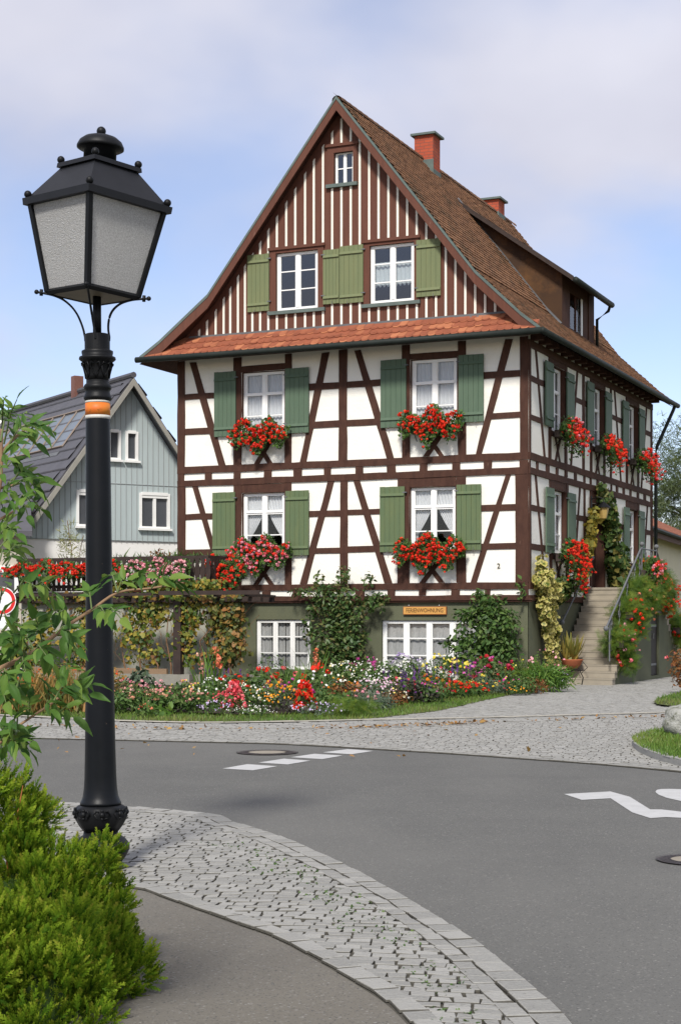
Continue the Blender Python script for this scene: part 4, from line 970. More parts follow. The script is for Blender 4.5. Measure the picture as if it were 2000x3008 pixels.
vine('thin yellow and green grape vine right of the pergola post', -7.85, [((.15, 0, 1.7), (.45, .2, .4), 190), ((0, 0, 1.2), (.4, .2, .35), 110), ((.1, 0, .72), (.5, .15, .3), 70), ((-.2, .0, 2.15), (.6, .25, .12), 130), ((-.1, .9, 2.45), (.7, .3, .2), 170)], L['vine'], 3)
vine('golden yellow grape vine left of the pergola post', -9.0, [((.1, 0, 1.75), (.7, .2, .36), 260), ((-.2, 0, 1.2), (.6, .2, .35), 210), ((.1, 0, .72), (.7, .15, .28), 90), ((0, .0, 2.15), (.8, .25, .1), 150), ((0, .9, 2.45), (.9, .3, .18), 170)], L['vine'], 3)
vine('yellow grape vine behind the lamp post under the pergola', -10.6, [((.1, 0, 1.7), (.7, .2, .4), 250), ((0, 0, 1.1), (.7, .2, .4), 220), ((0, 0, .6), (.7, .2, .3), 160), ((0, .0, 2.15), (.8, .25, .1), 120), ((0, .9, 2.45), (.9, .3, .18), 150)], L['vine'], 3)
vine('grape vine with brown leaves left of the lamp post under the pergola', -12.1, [((.1, 0, 1.5), (.6, .2, .5), 200), ((0, 0, .8), (.7, .2, .5), 220), ((0, .0, 2.15), (.8, .25, .1), 100)], L['vine'], 3)
# geraniums on the terrace railing and plants behind it
GT = 'white geranium troughs on the terrace railing'
for (x, w, n, col, lab) in ((-12.35, 1.9, 150, 'red', 'white trough of red geraniums at the far left of the terrace railing'), (-10.7, 1.2, 100, 'red', 'white trough of red geraniums on the terrace railing behind the lamp post'), (-9.05, 1.5, 130, 'pink', 'white trough of pink geraniums on the terrace railing near the house')):
    flower_box(lab, HL(x, YT - .13, 2.72), -TH, w, .34, .42, n, col, GT, BOXW)
flower_box('red geraniums trailing from the terrace railing corner against the house front', HL(-7.6, YT + .75, 2.62), -TH, .9, .62, .62, 110, 'red', GT, BOXM)
def palm(label, x, y, n, ln, lm=None):
    t = thing('potted_palm', label, 'potted plant', HL(x, y, 2.32), -TH)
    m = MB(); m.lathe([(.14, 0), (.19, .32), (.2, .34), (.17, .34)], 12); m.build('pot', W['terracotta'], t)
    f = MB()
    for k in range(n):
        a = 6.283 * k / n + rng.random() * .4; q = [np.array([0, 0, .34]) + np.array([math.cos(a) * r, math.sin(a) * r, z]) * ln for r, z in ((0, 0), (.2, .45), (.5, .72), (.85, .62))]
        f.tube(q, [.008, .006, .005, .002], 4, False)
        pp = np.array([q[1] + (q[2] - q[1]) * s for s in np.linspace(0, 1, 8)] + [q[2] + (q[3] - q[2]) * s for s in np.linspace(0, 1, 8)])
        uu = np.tile([0, 0, 1.], (len(pp), 1)); leaves(f, pp, uu, BLADE, .30 * ln, .5); leaves(f, pp, uu, BLADE, .30 * ln, .5)
    f.build('fronds', lm or L['green'], t, recalc=False)
palm('small palm in a pot on the terrace showing above the railing beside the lamp post', -10.2, -.7, 6, .75)
palm('oleander-like potted plant with dark leaves on the terrace against the house corner', -8.95, -.5, 14, .80)
shrub('potted_shrub', 'potted shrub with reddish leaves on the terrace behind the pink geraniums', 'potted plant', HL(-9.45, -.8, 2.32), -TH, [((0, 0, .85), (.32, .2, .22), 120)], LEAF, .09, L['rust'], [([(0, 0, 0), (0, 0, .8)], .02)])
shrub('feathery_bamboo', 'tall pale feathery plant rising behind the left end of the terrace railing', 'potted plant', HL(-12.3, -.6, 2.32), -TH, [((0, 0, 1.1), (.45, .3, .55), 240), ((-.1, 0, 1.6), (.2, .2, .5), 80)], BLADE, .16, leafmat('pale_leaf', [(.25, .25, .10), (.32, .30, .13), (.16, .2, .07)], .3), [([(0, 0, 0), (.05, 0, 1.0), (-.1, 0, 1.9)], .01), ([(.1, 0, 0), (.25, 0, .9), (.4, 0, 1.5)], .008)])
# ------------------------------------------------------------------ ground, road and paving
def in_poly(P, poly):
    P = np.asarray(P); x, y = P[:, 0], P[:, 1]; ins = np.zeros(len(P), bool); n = len(poly)
    for i in range(n):
        (x0, y0), (x1, y1) = poly[i], poly[(i + 1) % n]
        if y0 == y1: continue
        c = ((y0 > y) != (y1 > y)) & (x < (x1 - x0) * (y - y0) / (y1 - y0) + x0); ins ^= c
    return ins
def smooth_line(pts, n=6):
    pts = [np.array(p, float) for p in pts]; out = []
    for i in range(len(pts) - 1):
        p0 = pts[max(i - 1, 0)]; p1 = pts[i]; p2 = pts[i + 1]; p3 = pts[min(i + 2, len(pts) - 1)]
        for k in range(n):
            t = k / n; out.append(.5 * ((2 * p1) + (p2 - p0) * t + (2 * p0 - 5 * p1 + 4 * p2 - p3) * t * t + (3 * p1 - p0 - 3 * p2 + p3) * t ** 3))
    out.append(pts[-1]); return [tuple(p) for p in out]
def sheet(name, poly, z, mt, kind='structure', label=None, thick=0):
    bm = bmesh.new(); vs = [bm.verts.new((p[0], p[1], z)) for p in poly]; f = bm.faces.new(vs)
    bmesh.ops.triangulate(bm, faces=[f])
    bmesh.ops.recalc_face_normals(bm, faces=bm.faces)
    for f in bm.faces:
        if f.normal.z < 0: f.normal_flip()
    me = bpy.data.meshes.new(name); bm.to_mesh(me); bm.free(); me.materials.append(mt)
    o = bpy.data.objects.new(name, me); COL.objects.link(o); tag(o, label, None, None, kind); return o
def asphalt(name, c1, c2):
    m, nt, b = newmat(name)
    col = mix(nt, ramp(nt, noise(nt, .8, 4), .3, .7), c1, c2)
    v = voro(nt, 100); sp = ramp(nt, v.outputs['Color'], .80, 1.0); col = mix(nt, sp, col, (.27, .26, .24))
    v2 = voro(nt, 120); sp2 = ramp(nt, v2.outputs['Color'], .28, .05); col = mix(nt, sp2, col, (.05, .05, .05))
    st = ramp(nt, noise(nt, 1.1, 7, off=5, rough=.65), .60, .78, 0, .5); col = mix(nt, st, col, (.078, .077, .074))
    st2 = ramp(nt, noise(nt, .35, 4, stretch=(1, .35, 1), off=9), .45, .65, 0, .30); col = mix(nt, st2, col, (.165, .160, .145))
    nt.links.new(col, b.inputs['Base Color']); b.inputs['Roughness'].default_value = .88; b.inputs['Specular IOR Level'].default_value = .3
    bump(nt, b, v.outputs['Distance'], .5, .006); return m
ASPH = asphalt('asphalt', (.118, .117, .107), (.100, .0995, .092)); WALK = asphalt('sidewalk_asphalt', (.148, .135, .110), (.126, .115, .095))
JOINT = mat('joint_sand', (.085, .078, .063), (.06, .056, .046), 20, 1, .6, 60, .01)
GRND = mat('ground_earth', (.10, .11, .05), (.07, .08, .035), .3, 1)
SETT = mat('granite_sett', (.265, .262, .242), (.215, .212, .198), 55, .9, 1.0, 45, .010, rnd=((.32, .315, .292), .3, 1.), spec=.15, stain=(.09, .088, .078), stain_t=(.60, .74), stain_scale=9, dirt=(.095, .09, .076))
sheet('ground', [(-400, -60), (400, -60), (400, 600), (-400, 600)], -.03, GRND)
sheet('road', [(-60, -20), (60, -20), (60, 31), (-60, 31)], 0., ASPH)
# curves of the road edges (world x, y)
ASE = smooth_line([(-30, 27.5), (-12, 24.2), (-7, 22.7), (-4.3, 21.84), (-3.0, 21.47), (-1.78, 21.11), (-.88, 20.82), (-.18, 20.38), (1.22, 19.34), (1.97, 18.67), (2.78, 17.93), (3.57, 16.96), (4.6, 15.5), (6, 13), (8, 9)])
CURB = smooth_line([(-30, 37), (-14, 31.5), (-9, 28.6), (-5.65, 26.86), (-3.55, 25.42), (-2.09, 24.92), (-.46, 25.25), (.38, 25.59), (1.64, 25.94), (2.78, 26.39), (3.97, 26.95), (5.48, 27.64), (9, 29.5), (16, 33)])
LEAFL = smooth_line([(-30, 34.5), (-12, 28.0), (-6, 24.9), (-4.03, 23.9), (-1.52, 23.31), (.2, 23.75), (1.54, 24.44), (2.65, 25.17), (5.23, 26.39), (9, 28.3), (16, 32)])
GRTR = [(.38, 25.6), (.55, 26.03), (1.73, 28.25), (2.86, 31.93), (3.75, 34.7), (4.44, 36.02), (5.0, 38.6), (5.3, 39.6)]
BED = smooth_line([(-16, 37), (-9, 31.3), (-5.4, 28.4), (-3.85, 27.64), (-2.29, 27.24), (-1.69, 26.76), (.15, 27.74), (.66, 29.12), (1.98, 33.04), (3.31, 36.02), (4.3, 36.4)])
KERB = smooth_line([(7.5, 26.2), (5.6, 24.4), (4.44, 22.42), (4.0, 21.53), (3.77, 20.82), (3.67, 20.38), (3.58, 19.49), (3.57, 18.67), (3.62, 17.93), (3.80, 17.1), (4.3, 16.2), (5.2, 14.8), (7, 12.2), (9, 8.5)])
UPG = [(5.85, 29.9), (5.93, 30.65), (6.3, 32.2), (6.74, 33.33), (7.34, 34.9), (8.5, 37), (16, 46), (16, 30), (8.5, 28.8), (6.6, 28.6), (6.08, 28.9)]
def stones(mb, C4, z, h=.012, tilt=.12):
    """setts from their four plan corners (m,4,2): vertical sides, rounded shoulder, slightly uneven top"""
    m = len(C4); C4 = C4 + rng.normal(0, .0042, C4.shape); ctr = C4.mean(1, keepdims=True)
    up = h * (1 + rng.normal(0, tilt, (m, 1)))
    r0 = np.concatenate([C4, np.full((m, 4, 1), z)], 2)
    r1 = np.concatenate([ctr + (C4 - ctr) * .985, np.repeat((z + up * .70)[:, :, None], 4, 1)], 2)
    r2 = np.concatenate([ctr + (C4 - ctr) * .89, (z + up[:, :, None] + rng.normal(0, h * .10, (m, 4, 1)))], 2)
    V = np.concatenate([r0, r1, r2], 1)
    F = [np.array((8, 9, 10, 11))]
    for a in (0, 4):
        for k in range(4): F.append(np.array((a + k, a + (k + 1) % 4, a + 4 + (k + 1) % 4, a + 4 + k)))
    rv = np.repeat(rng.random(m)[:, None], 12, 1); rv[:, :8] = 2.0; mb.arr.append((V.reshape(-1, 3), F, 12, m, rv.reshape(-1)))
def setts(name, area, z, ang, size, bounds, aspect=1.25, wave=0., period=1.7, gap=.008, avoid=(), h=.012):
    """rows of granite setts following shallow waves, as real stones in ONE paving object"""
    mb = MB(); ca, sa = math.cos(ang), math.sin(ang); Q = []
    x0, x1, y0, y1 = bounds; v = y0
    while v < y1:
        hh = size * (1 + rng.normal(0, .05)); u = x0 + rng.random() * size
        while u < x1:
            w = max(size * aspect * (1 + rng.normal(0, .17)), size * .7); Q.append((u, v, u + w, v + hh)); u += w
        v += hh
    Q = np.array(Q); g = gap / 2
    u0, v0, u1, v1 = Q[:, 0] + g, Q[:, 1] + g, Q[:, 2] - g, Q[:, 3] - g
    C = np.stack([np.stack([u0, v0], 1), np.stack([u1, v0], 1), np.stack([u1, v1], 1), np.stack([u0, v1], 1)], 1)
    C[:, :, 1] += wave * np.abs(np.sin(C[:, :, 0] * math.pi / period + .6 * np.sin(C[:, :, 1] * .7)))
    Wd = np.stack([C[:, :, 0] * ca - C[:, :, 1] * sa, C[:, :, 0] * sa + C[:, :, 1] * ca], 2)
    c = Wd.mean(1); k = in_poly(c, area)
    for a in avoid: k &= ~in_poly(c, a)
    stones(mb, Wd[k], z, h); return mb
def border(mb, line, w, depth, off, z, gap=.008, h=.013):
    """a course of setts following a line; off = sideways offset of its middle to the left"""
    L_ = np.array(line, float); seg = np.linalg.norm(L_[1:] - L_[:-1], axis=1); cum = np.concatenate([[0], np.cumsum(seg)]); tot = cum[-1]
    tn = np.gradient(L_, axis=0); tn /= np.linalg.norm(tn, axis=1, keepdims=True); nm = np.stack([-tn[:, 1], tn[:, 0]], 1)
    at = lambda s, o: np.array([np.interp(s, cum, L_[:, 0]) + np.interp(s, cum, nm[:, 0]) * o, np.interp(s, cum, L_[:, 1]) + np.interp(s, cum, nm[:, 1]) * o])
    s = 0; C = []
    while s < tot - w * .6:
        ww = max(w * (1 + rng.normal(0, .14)), w * .6); a, b = s + gap / 2, min(s + ww - gap / 2, tot); o0, o1 = off - depth / 2 + gap / 2, off + depth / 2 - gap / 2
        C.append([at(a, o0), at(b, o0), at(b, o1), at(a, o1)]); s += ww
    stones(mb, np.array(C), z, h)
# lower paved apron round the sidewalk corner
COBU = smooth_line([(-9, 15.4), (-5, 14.9), (-3.2, 14.35), (-2.33, 14.0), (-1.82, 13.74), (-1.04, 13.2), (-.8, 12.62), (-.44, 11.87), (.0, 10.6), (.38, 9.24), (.68, 7.96), (.80, 7.2), (.91, 6.41), (1.02, 5.2), (1.1, 3.5)])
COBL = smooth_line([(-9, 11.2), (-4, 10.6), (-2.2, 10.1), (-1.255, 9.6), (-.99, 9.21), (-.53, 8.43), (-.30, 8.02), (.05, 7.12), (.255, 6.41), (.40, 5.2), (.48, 3.5)])
apron = COBU + COBL[::-1]
sheet('cobble_bed', apron, .006, JOINT)
sheet('sidewalk', COBL + [(.48, -8), (-12, -8), (-12, 11.4)], .008, WALK)
mb = MB()
def offset_line(line, off):
    L_ = [np.array(p) for p in line]; out = []
    for i, p in enumerate(L_):
        d = L_[min(i + 1, len(L_) - 1)] - L_[max(i - 1, 0)]; d = d / np.linalg.norm(d); out.append(tuple(p + np.array([-d[1], d[0]]) * off))
    return out
inner = offset_line(COBU, -.215) + offset_line(COBL, .10)[::-1]
for (off, w, dp) in ((-.075, .20, .145), (-.20, .13, .10)): border(mb, COBU, w, dp, off, .011)
border(mb, COBL, .21, .125, .07, .011)
core = setts('x', inner, .007, R(-4), .085, (-10, 3, 2.5, 16), wave=.10, aspect=1.3, gap=.007, h=.012); mb.arr += core.arr
o = mb.build('cobbled_apron', SETT, None, recalc=False); tag(o, None, None, None, 'structure')
# moss in the joints
mz = MB(); C = rng.random((26000, 2)) * np.array([3.2, 9]) + np.array([-2.4, 5.5])
dist = np.array([np.min(np.hypot(np.array(COBU)[:, 0] - c[0], np.array(COBU)[:, 1] - c[1])) for c in C]); nzv = np.sin(C[:, 0] * 5.1 + 1) * np.sin(C[:, 1] * 2.3) + .6 * np.sin(C[:, 1] * 7 + C[:, 0] * 3)
k = in_poly(C, inner) & (np.abs(dist - .40) < .12 + .12 * nzv) & (C[:, 1] < 11.5) & (rng.random(len(C)) < .45)
C = C[k]; leaves(mz, np.column_stack([C, np.full(len(C), .018)]), np.tile([0, 0, 1.], (len(C), 1)), ROUND, .016, .3)
o = mz.build('moss', L['green'], None); tag(o, 'green moss growing in the joints of the paved corner', None, None, 'stuff')
# upper paving: road strip, gutter and driveway
DRV = [p for p in CURB if p[0] >= .38 and p[0] <= 9] + [(16, 33), (16, 48), (4.5, 48)] + GRTR[::-1]
STRIP = LEAFL + ASE[::-1]
sheet('cobble_bed', STRIP, .006, JOINT); sheet('cobble_bed', CURB + LEAFL[::-1], .005, JOINT); sheet('cobble_bed', DRV, .007, JOINT)
mb = setts('x', [p for p in offset_line(LEAFL, -.14)] + [p for p in offset_line(ASE, .28)][::-1], .007, R(-14), .10, (-16, 12, 14, 31), wave=.12)
border(mb, ASE, .2, .15, .085, .007); border(mb, ASE, .13, .11, .22, .007); border(mb, LEAFL, .16, .12, -.07, .007)
o = mb.build('cobbled_road_strip', SETT, None, recalc=False); tag(o, None, None, None, 'structure')
mb = setts('x', [p for p in offset_line(CURB, -.12)] + [p for p in offset_line(LEAFL, .03)][::-1], .007, R(12), .14, (-22, 24, 18, 36), aspect=1.5)
o = mb.build('cobbled_gutter', SETT, None, recalc=False); tag(o, None, None, None, 'structure')
mb = MB(); border(mb, CURB, .32, .11, -.05, .028); o = mb.build('kerb_line', mat('pale_kerb', (.36, .34, .29), (.29, .275, .24), 8, .9), None, recalc=False); tag(o, None, None, None, 'structure')
mb = setts('x', DRV, .008, R(24), .105, (2, 30, 14, 46), wave=.20, avoid=[UPG])
o = mb.build('cobbled_driveway', SETT, None, recalc=False); tag(o, None, None, None, 'structure')
# right-hand kerb island and grass
LAWN = mat('lawn_soil', (.075, .085, .025), (.055, .065, .02), 6, 1)
ISL = KERB + [(14, 8.5), (14, 26.2)]
sheet('grass_island', ISL, .085, LAWN); sheet('grass_island', UPG, .05, LAWN)
m = MB()
for a, b in zip(KERB, KERB[1:]): m.poly([(a[0], a[1], 0), (b[0], b[1], 0), (b[0], b[1], .085), (a[0], a[1], .085)])
KL = offset_line(KERB, .07)
mb = MB(); L_ = [np.array(p) for p in KERB]
border(mb, KL, .24, .15, .0, .083); mb.v += m.v; mb.f += m.f
o = mb.build('kerb_stones', mat('kerb_granite', (.30, .295, .275), (.24, .237, .222), 30, .9, .6, 60, .006), None, recalc=False); tag(o, None, None, None, 'structure')
GSTRIP = [p for p in CURB if p[0] <= .4] + GRTR[:6] + BED[::-1]
sheet('grass_verge', GSTRIP, .022, LAWN)
SOIL = BED + [(5.3, 39.6), world(0, .02)[:2], world(-14, .02)[:2]]
sheet('flower_bed_soil', SOIL, .045, W['soil'])
def grass(area, bounds, n, z, h, name, label):
    P = rng.random((n, 2)) * np.array([bounds[1] - bounds[0], bounds[3] - bounds[2]]) + np.array([bounds[0], bounds[2]])
    P = P[in_poly(P, area)]; m = len(P); nn = np.column_stack([rng.normal(0, .9, m), rng.normal(-.2, .9, m), np.full(m, .25)])
    # blades: y axis up
    a = rng.random(m) * 6.283; side = np.column_stack([np.cos(a), np.sin(a), np.zeros(m)]); upv = np.column_stack([rng.normal(0, .35, m), rng.normal(0, .35, m), np.ones(m)]); upv /= np.linalg.norm(upv, axis=1, keepdims=True)
    side = np.cross(upv, np.cross(side, upv)); side /= np.linalg.norm(side, axis=1, keepdims=True)
    M3 = np.stack([side * 1.8, upv, np.cross(side, upv)], 2); mb = MB()
    pat = .5 + .35 * np.sin(P[:, 0] * 2.1 + .7) * np.sin(P[:, 1] * 1.3) + rng.normal(0, .2, m)
    mb.scatter(BLADE[0], BLADE[1], np.column_stack([P, np.full(m, z)]), M3, h * (1 + rng.normal(0, .3, m)).clip(.3, 2), pat.clip(0, 1))
    o = mb.build(name, L['grass'], None, recalc=False); tag(o, label, None, None, 'stuff')
grass(GSTRIP, (-12, 4.6, 24.8, 36.2), 76000, .02, .05, 'grass', 'short lawn strip between the flower bed and the paving')
grass(ISL, (3.5, 6.6, 15, 25.5), 46000, .084, .05, 'grass', 'lawn around the boulder inside the curved kerb')
grass(UPG, (5.8, 10, 28.5, 38), 12000, .05, .05, 'grass', 'lawn patch below the rust coloured bush')
# fallen leaves along the gutter
mb = MB(); idx = rng.integers(0, len(LEAFL), 900); C = np.array(LEAFL)[idx] + rng.normal(0, .09, (900, 2)); C = np.vstack([C, rng.random((60, 2)) * np.array([9, 6]) + np.array([-4.5, 18.5])])
k = (C[:, 0] > -8) & (C[:, 0] < 7) & (np.sin(C[:, 0] * 1.7) + rng.normal(0, .6, len(C)) > -.6); C = C[k]
leaves(mb, np.column_stack([C, np.full(len(C), .04)]), np.tile([0, 0, 1.], (len(C), 1)), LEAF, .065, .4)
o = mb.build('fallen_leaves', leafmat('fallen_leaf', [(.20, .09, .03), (.32, .17, .05), (.12, .06, .025), (.42, .25, .06)], .1), None); tag(o, 'brown autumn leaves blown along the gutter line of the street', None, None, 'stuff')
# road markings
RM = mat('road_paint', (.46, .46, .45), (.40, .40, .39), 6, .8, .3, 80, .004, stain=(.24, .24, .23), stain_t=(.60, .72), stain_scale=16)
F_, HZ, EYE = 4750., 1822., 1.6
def gp(px, py, z=0.):
    Y = F_ * (EYE - z) / (py - HZ); return ((px - 1000) / F_ * Y, Y)
for q in ([(653.6, 2258.5), (727, 2245.5), (815, 2251.8), (743, 2263.8)], [(758.5, 2241), (834, 2229.5), (912.5, 2235.3), (844.6, 2246.4)], [(854.4, 2225.4), (923.6, 2215), (1006, 2220.5), (946, 2230.8)], [(947.3, 2211), (1021.8, 2201.3), (1096.4, 2206.7), (1032, 2216.5)]):
    sheet('road_marking', [gp(*p) for p in q], .004, RM)
sheet('road_marking', [gp(*p) for p in ((1655.4, 2333.5), (1791.7, 2326), (1849.4, 2342), (1908.7, 2379), (1941, 2379), (2000, 2385.7), (2070, 2398), (2150, 2424), (2185, 2450), (2150, 2458), (2090, 2425), (2000, 2403.7), (1954.5, 2401.4), (1908.7, 2404.4), (1856, 2387.8), (1792.4, 2346), (1707.6, 2350.8))], .004, RM)
sheet('road_marking', [gp(*p) for p in ((1924, 2325.7), (1929, 2321), (1941, 2318.9), (1968, 2318.5), (2000, 2319.6), (2090, 2326), (2190, 2342), (2260, 2366), (2270, 2388), (2200, 2394), (2100, 2378), (2000, 2354.5), (1958, 2345), (1934, 2335.9), (1926, 2330))], .004, RM)
# manhole covers
def manhole(label, loc, r):
    t = thing('manhole_cover', label, 'manhole cover', (loc[0], loc[1], .003), 0)
    m = MB(); n = 48
    def ring(r0, r1, z):
        for k in range(n):
            a, b = 6.2832 * k / n, 6.2832 * (k + 1) / n; m.poly([(r0 * math.cos(a), r0 * math.sin(a), z), (r1 * math.cos(a), r1 * math.sin(a), z), (r1 * math.cos(b), r1 * math.sin(b), z), (r0 * math.cos(b), r0 * math.sin(b), z)])
    ring(r * .60, r * .64, .010); ring(r * .66, r * .96, .006); ring(r * .97, r, .011)
    for k in range(40):
        a = 6.2832 * k / 40
        for rr in (.72, .84):
            c = np.array([math.cos(a + (rr > .8) * .08), math.sin(a + (rr > .8) * .08)]) * r * rr; s = np.array([-math.sin(a), math.cos(a)]) * r * .035; d = np.array([math.cos(a), math.sin(a)]) * r * .045
            m.poly([(*(c - s - d), .0105), (*(c + s - d), .0105), (*(c + s + d), .0105), (*(c - s + d), .0105)])
    m.build('iron_ring', mat('cast_iron_cover', (.055, .045, .042), (.04, .034, .034), 12, .6, .4, 60, .004), t)
    m = MB(); m.poly([(r * .61 * math.cos(6.2832 * k / n), r * .61 * math.sin(6.2832 * k / n), .008) for k in range(n)]); m.build('concrete_fill', mat('cover_concrete', (.27, .24, .19), (.23, .205, .165), 9, .95), t)
manhole('round manhole cover beside the dashed white marking', (-.882, 19.49), .375); manhole('round manhole cover cut by the photo edge below the zigzag marking', (2.345, 10.75), .25)

# ------------------------------------------------------------------ boulder, bush, stones of the bed
t = MB()
bm = bmesh.new(); bmesh.ops.create_icosphere(bm, subdivisions=4, radius=1)
for v in bm.verts:
    c = v.co; nz_ = .07 * math.sin(c.x * 4 + 1) * math.sin(c.y * 3.1 + 2) + .05 * math.sin(c.z * 6 + c.x * 3) + .025 * math.sin(c.x * 13) * math.sin(c.z * 11 + c.y * 7)
    v.co = c * (1 + nz_); v.co.x *= .30; v.co.y *= .28; v.co.z *= .27
    if v.co.z > .16: v.co.z = .16 + (v.co.z - .16) * .75
    v.co.x += .03 * (v.co.z)
me = bpy.data.meshes.new('boulder'); bm.to_mesh(me); bm.free(); me.polygons.foreach_set('use_smooth', np.ones(len(me.polygons), bool))
me.materials.append(mat('granite_boulder', (.27, .27, .24), (.37, .37, .34), 14, .9, .9, 34, .025, stain=(.12, .125, .085), stain_t=(.48, .62), stain_scale=9))
o = bpy.data.objects.new('boulder', me); COL.objects.link(o); o.location = (4.54, 21.3, .27); tag(o, 'pale speckled granite boulder on the grass island', 'boulder')
shrub('rust_bush', 'rust-brown autumn bush at the edge of the lawn by the stairs', 'shrub', (7.55, 34.9, .04), 0, [((0, 0, .42), (.5, .4, .42), 520), ((-.2, 0, .7), (.3, .3, .25), 160)], LEAF, .085, L['rust'], [([(0, 0, 0), (0, 0, .6)], .02)], flowers=('coral', 6, .03))
def block(name, label, cat, px, py, w, h, d, rz=-.35):
    X, Y = gp(px, py, .03); m = MB(); m.box(-w / 2, w / 2, 0, d, -.05, h); o = m.build(name, W['concrete'], None); o.location = (X, Y, .04); o.rotation_euler = (0, 0, rz); tag(o, label, cat)
block('stone_block', 'grey stone block at the grass edge in the middle of the flower bed', 'stone block', 1088, 2080, .34, .13, .2)
block('stone_block', 'small stone block under the red flowers at the grass edge', 'stone block', 1283, 2052, .2, .11, .15)
block('stone_block', 'stone edging block left of the small round green bush', 'stone block', 1460, 2032, .45, .07, .15)
block('stone_block', 'stone edging block in front of the rust coloured plants near the stairs', 'stone block', 1557, 2036, .35, .10, .16)

# ------------------------------------------------------------------ flower bed plants
def zone(px, py):
    if px < 250: z = 'left of the lamp post'
    elif px < 470: z = 'just right of the lamp post'
    elif px < 620: z = 'in front of the concrete garden wall'
    elif px < 740: z = 'by the house end of the pergola'
    elif px < 900: z = 'below the smaller basement window'
    elif px < 1060: z = 'at the foot of the climbing rose'
    elif px < 1180: z = 'around the grey stone block'
    elif px < 1330: z = 'below the wooden sign'
    elif px < 1450: z = 'below the right half of the wide basement window'
    elif px < 1560: z = 'at the foot of the corner shrub'
    else: z = 'beside the stairs'
    return z
seen = {}
def plant(kind, desc, px, py, w, h, lm, tmpl, ls, nl, col=None, bs=.03, nb=30, style='disc', group=None):
    h *= (.80 if px > 1000 and py < 2048 else .88); bs *= .88
    X, Y = gp(px, py, .05); lx, ly = local(X, Y)
    while ly > -.22 and -9 < lx < .0: Y -= .1; X = (px - 1000) / F_ * Y; lx, ly = local(X, Y)
    row = 'front' if py > 2066 or (px > 1150 and py > 2036) else ('middle' if py > 2030 else 'back')
    lab = f'{desc} {zone(px, py)}, {row} row'
    n = seen.get(lab, 0); seen[lab] = n + 1
    if n: lab = f'{desc} {zone(px, py)}, {row} row, ' + ('farther right' if n == 1 else 'farthest right')
    t = thing(kind, ' '.join(lab.split()[:16]), 'flowering plant' if col else 'plant', (X, Y, .045), rng.random() * 6.28 * 0, group)
    f = MB(); hr = h * .5
    if style == 'spike':
        p = rng.normal(0, 1, (nl, 3)) * np.array([w * .25, w * .25, 0]) + np.array([0, 0, 1]) * (rng.random((nl, 1)) * h * .6); leaves(f, p, rnd_unit(nl), tmpl, ls, .2)
    elif style == 'sword':
        m = nl; a = rng.random(m) * 6.28; side = np.column_stack([np.cos(a), np.sin(a), np.zeros(m)]); upv = np.column_stack([rng.normal(0, .28, m), rng.normal(0, .28, m), np.ones(m)]); upv /= np.linalg.norm(upv, axis=1, keepdims=True)
        side = np.cross(upv, np.cross(side, upv)); M3 = np.stack([side * .42, upv, np.cross(side, upv)], 2)
        f.scatter(BLADE[0], BLADE[1], np.column_stack([rng.normal(0, w * .3, (m, 2)), np.zeros(m)]), M3, h * (1 + rng.normal(0, .22, m)).clip(.4, 1.5), rng.random(m))
    else:
        p, u = blob_points((0, 0, hr * .95), (w * .6, w * .5, hr), int(nl * 1.35), .2); k = p[:, 2] > 0; leaves(f, p[k], u[k], tmpl, ls, .3)
    f.build('foliage', lm, t, recalc=False)
    if col:
        b = MB()
        if style == 'disc':
            p, u = blob_points((0, 0, hr), (w * .58, w * .48, hr * 1.08), nb * 3, .92); k = (u[:, 2] > -.25) & (u[:, 1] < .45); p = p[k][:nb]; discs(b, p, bs * 2)
        elif style == 'head':
            p, u = blob_points((0, 0, hr), (w * .56, w * .46, hr * 1.08), nb * 3, .9); k = (u[:, 2] > -.15) & (u[:, 1] < .5); p = p[k][:nb]; heads(b, p, bs, 10)
        elif style == 'cone':
            z = rng.random(nb) ** .8; r = w * .5 * (1 - z * .75); a = rng.random(nb) * 6.28; heads(b, np.column_stack([r * np.cos(a), r * np.sin(a), .08 + z * h]), bs, 9)
        elif style == 'spike':
            ns = max(3, nb // 14); base = rng.normal(0, w * .32, (ns, 2)); P = []
            for q in base:
                hh = h * (.75 + .3 * rng.random()); zz = np.linspace(hh * .5, hh, 14); P.append(np.column_stack([q[0] + rng.normal(0, .008, 14), q[1] + rng.normal(0, .008, 14), zz]))
            heads(b, np.concatenate(P), bs, 5)
        elif style == 'sword':
            x = rng.normal(0, w * .18, 2); P = np.concatenate([np.column_stack([xx + rng.normal(0, .03, nb), rng.normal(0, .03, nb), np.linspace(h * .62, h * 1.05, nb)]) for xx in x[:1]]); heads(b, P, bs, 8)
        b.build('blossoms', FL[col], t, recalc=False)
    if style in ('disc', 'head') and h > .35:
        s = MB()
        for k in range(7): a = rng.random() * 6.28; s.tube([(0.05 * math.cos(a), .05 * math.sin(a), 0), (w * .3 * math.cos(a), w * .3 * math.sin(a), h * .85)], .005, 4, False)
        tag(s.build('stems', L['greenstem'], t), None, None, None, 'stuff')
    return t
G, RO, GY = L['green'], L['rose'], L['grey']
for q in ((40, 2090), (95, 2088), (150, 2086), (205, 2084), (252, 2086)):
    plant('montbretia', 'clump of drying yellow-brown montbretia leaves with orange-red flowers', *q, .75, .62, L['dry'], BLADE, .6, 260, 'montbretia', .03, 12, 'sword', 'montbretia clumps left of the lamp post')
for q in ((75, 2040), (180, 2040), (325, 2052)): plant('perennial', 'tall fading yellow-green perennial', *q, .8, .75, L['dry'], LEAF, .10, 220, 'montbretia', .025, 14, 'head')
PR = [(345, 2092, .7, .42), (400, 2090, .7, .48), (452, 2090, .65, .42), (508, 2089, .7, .45), (562, 2088, .65, .42)]
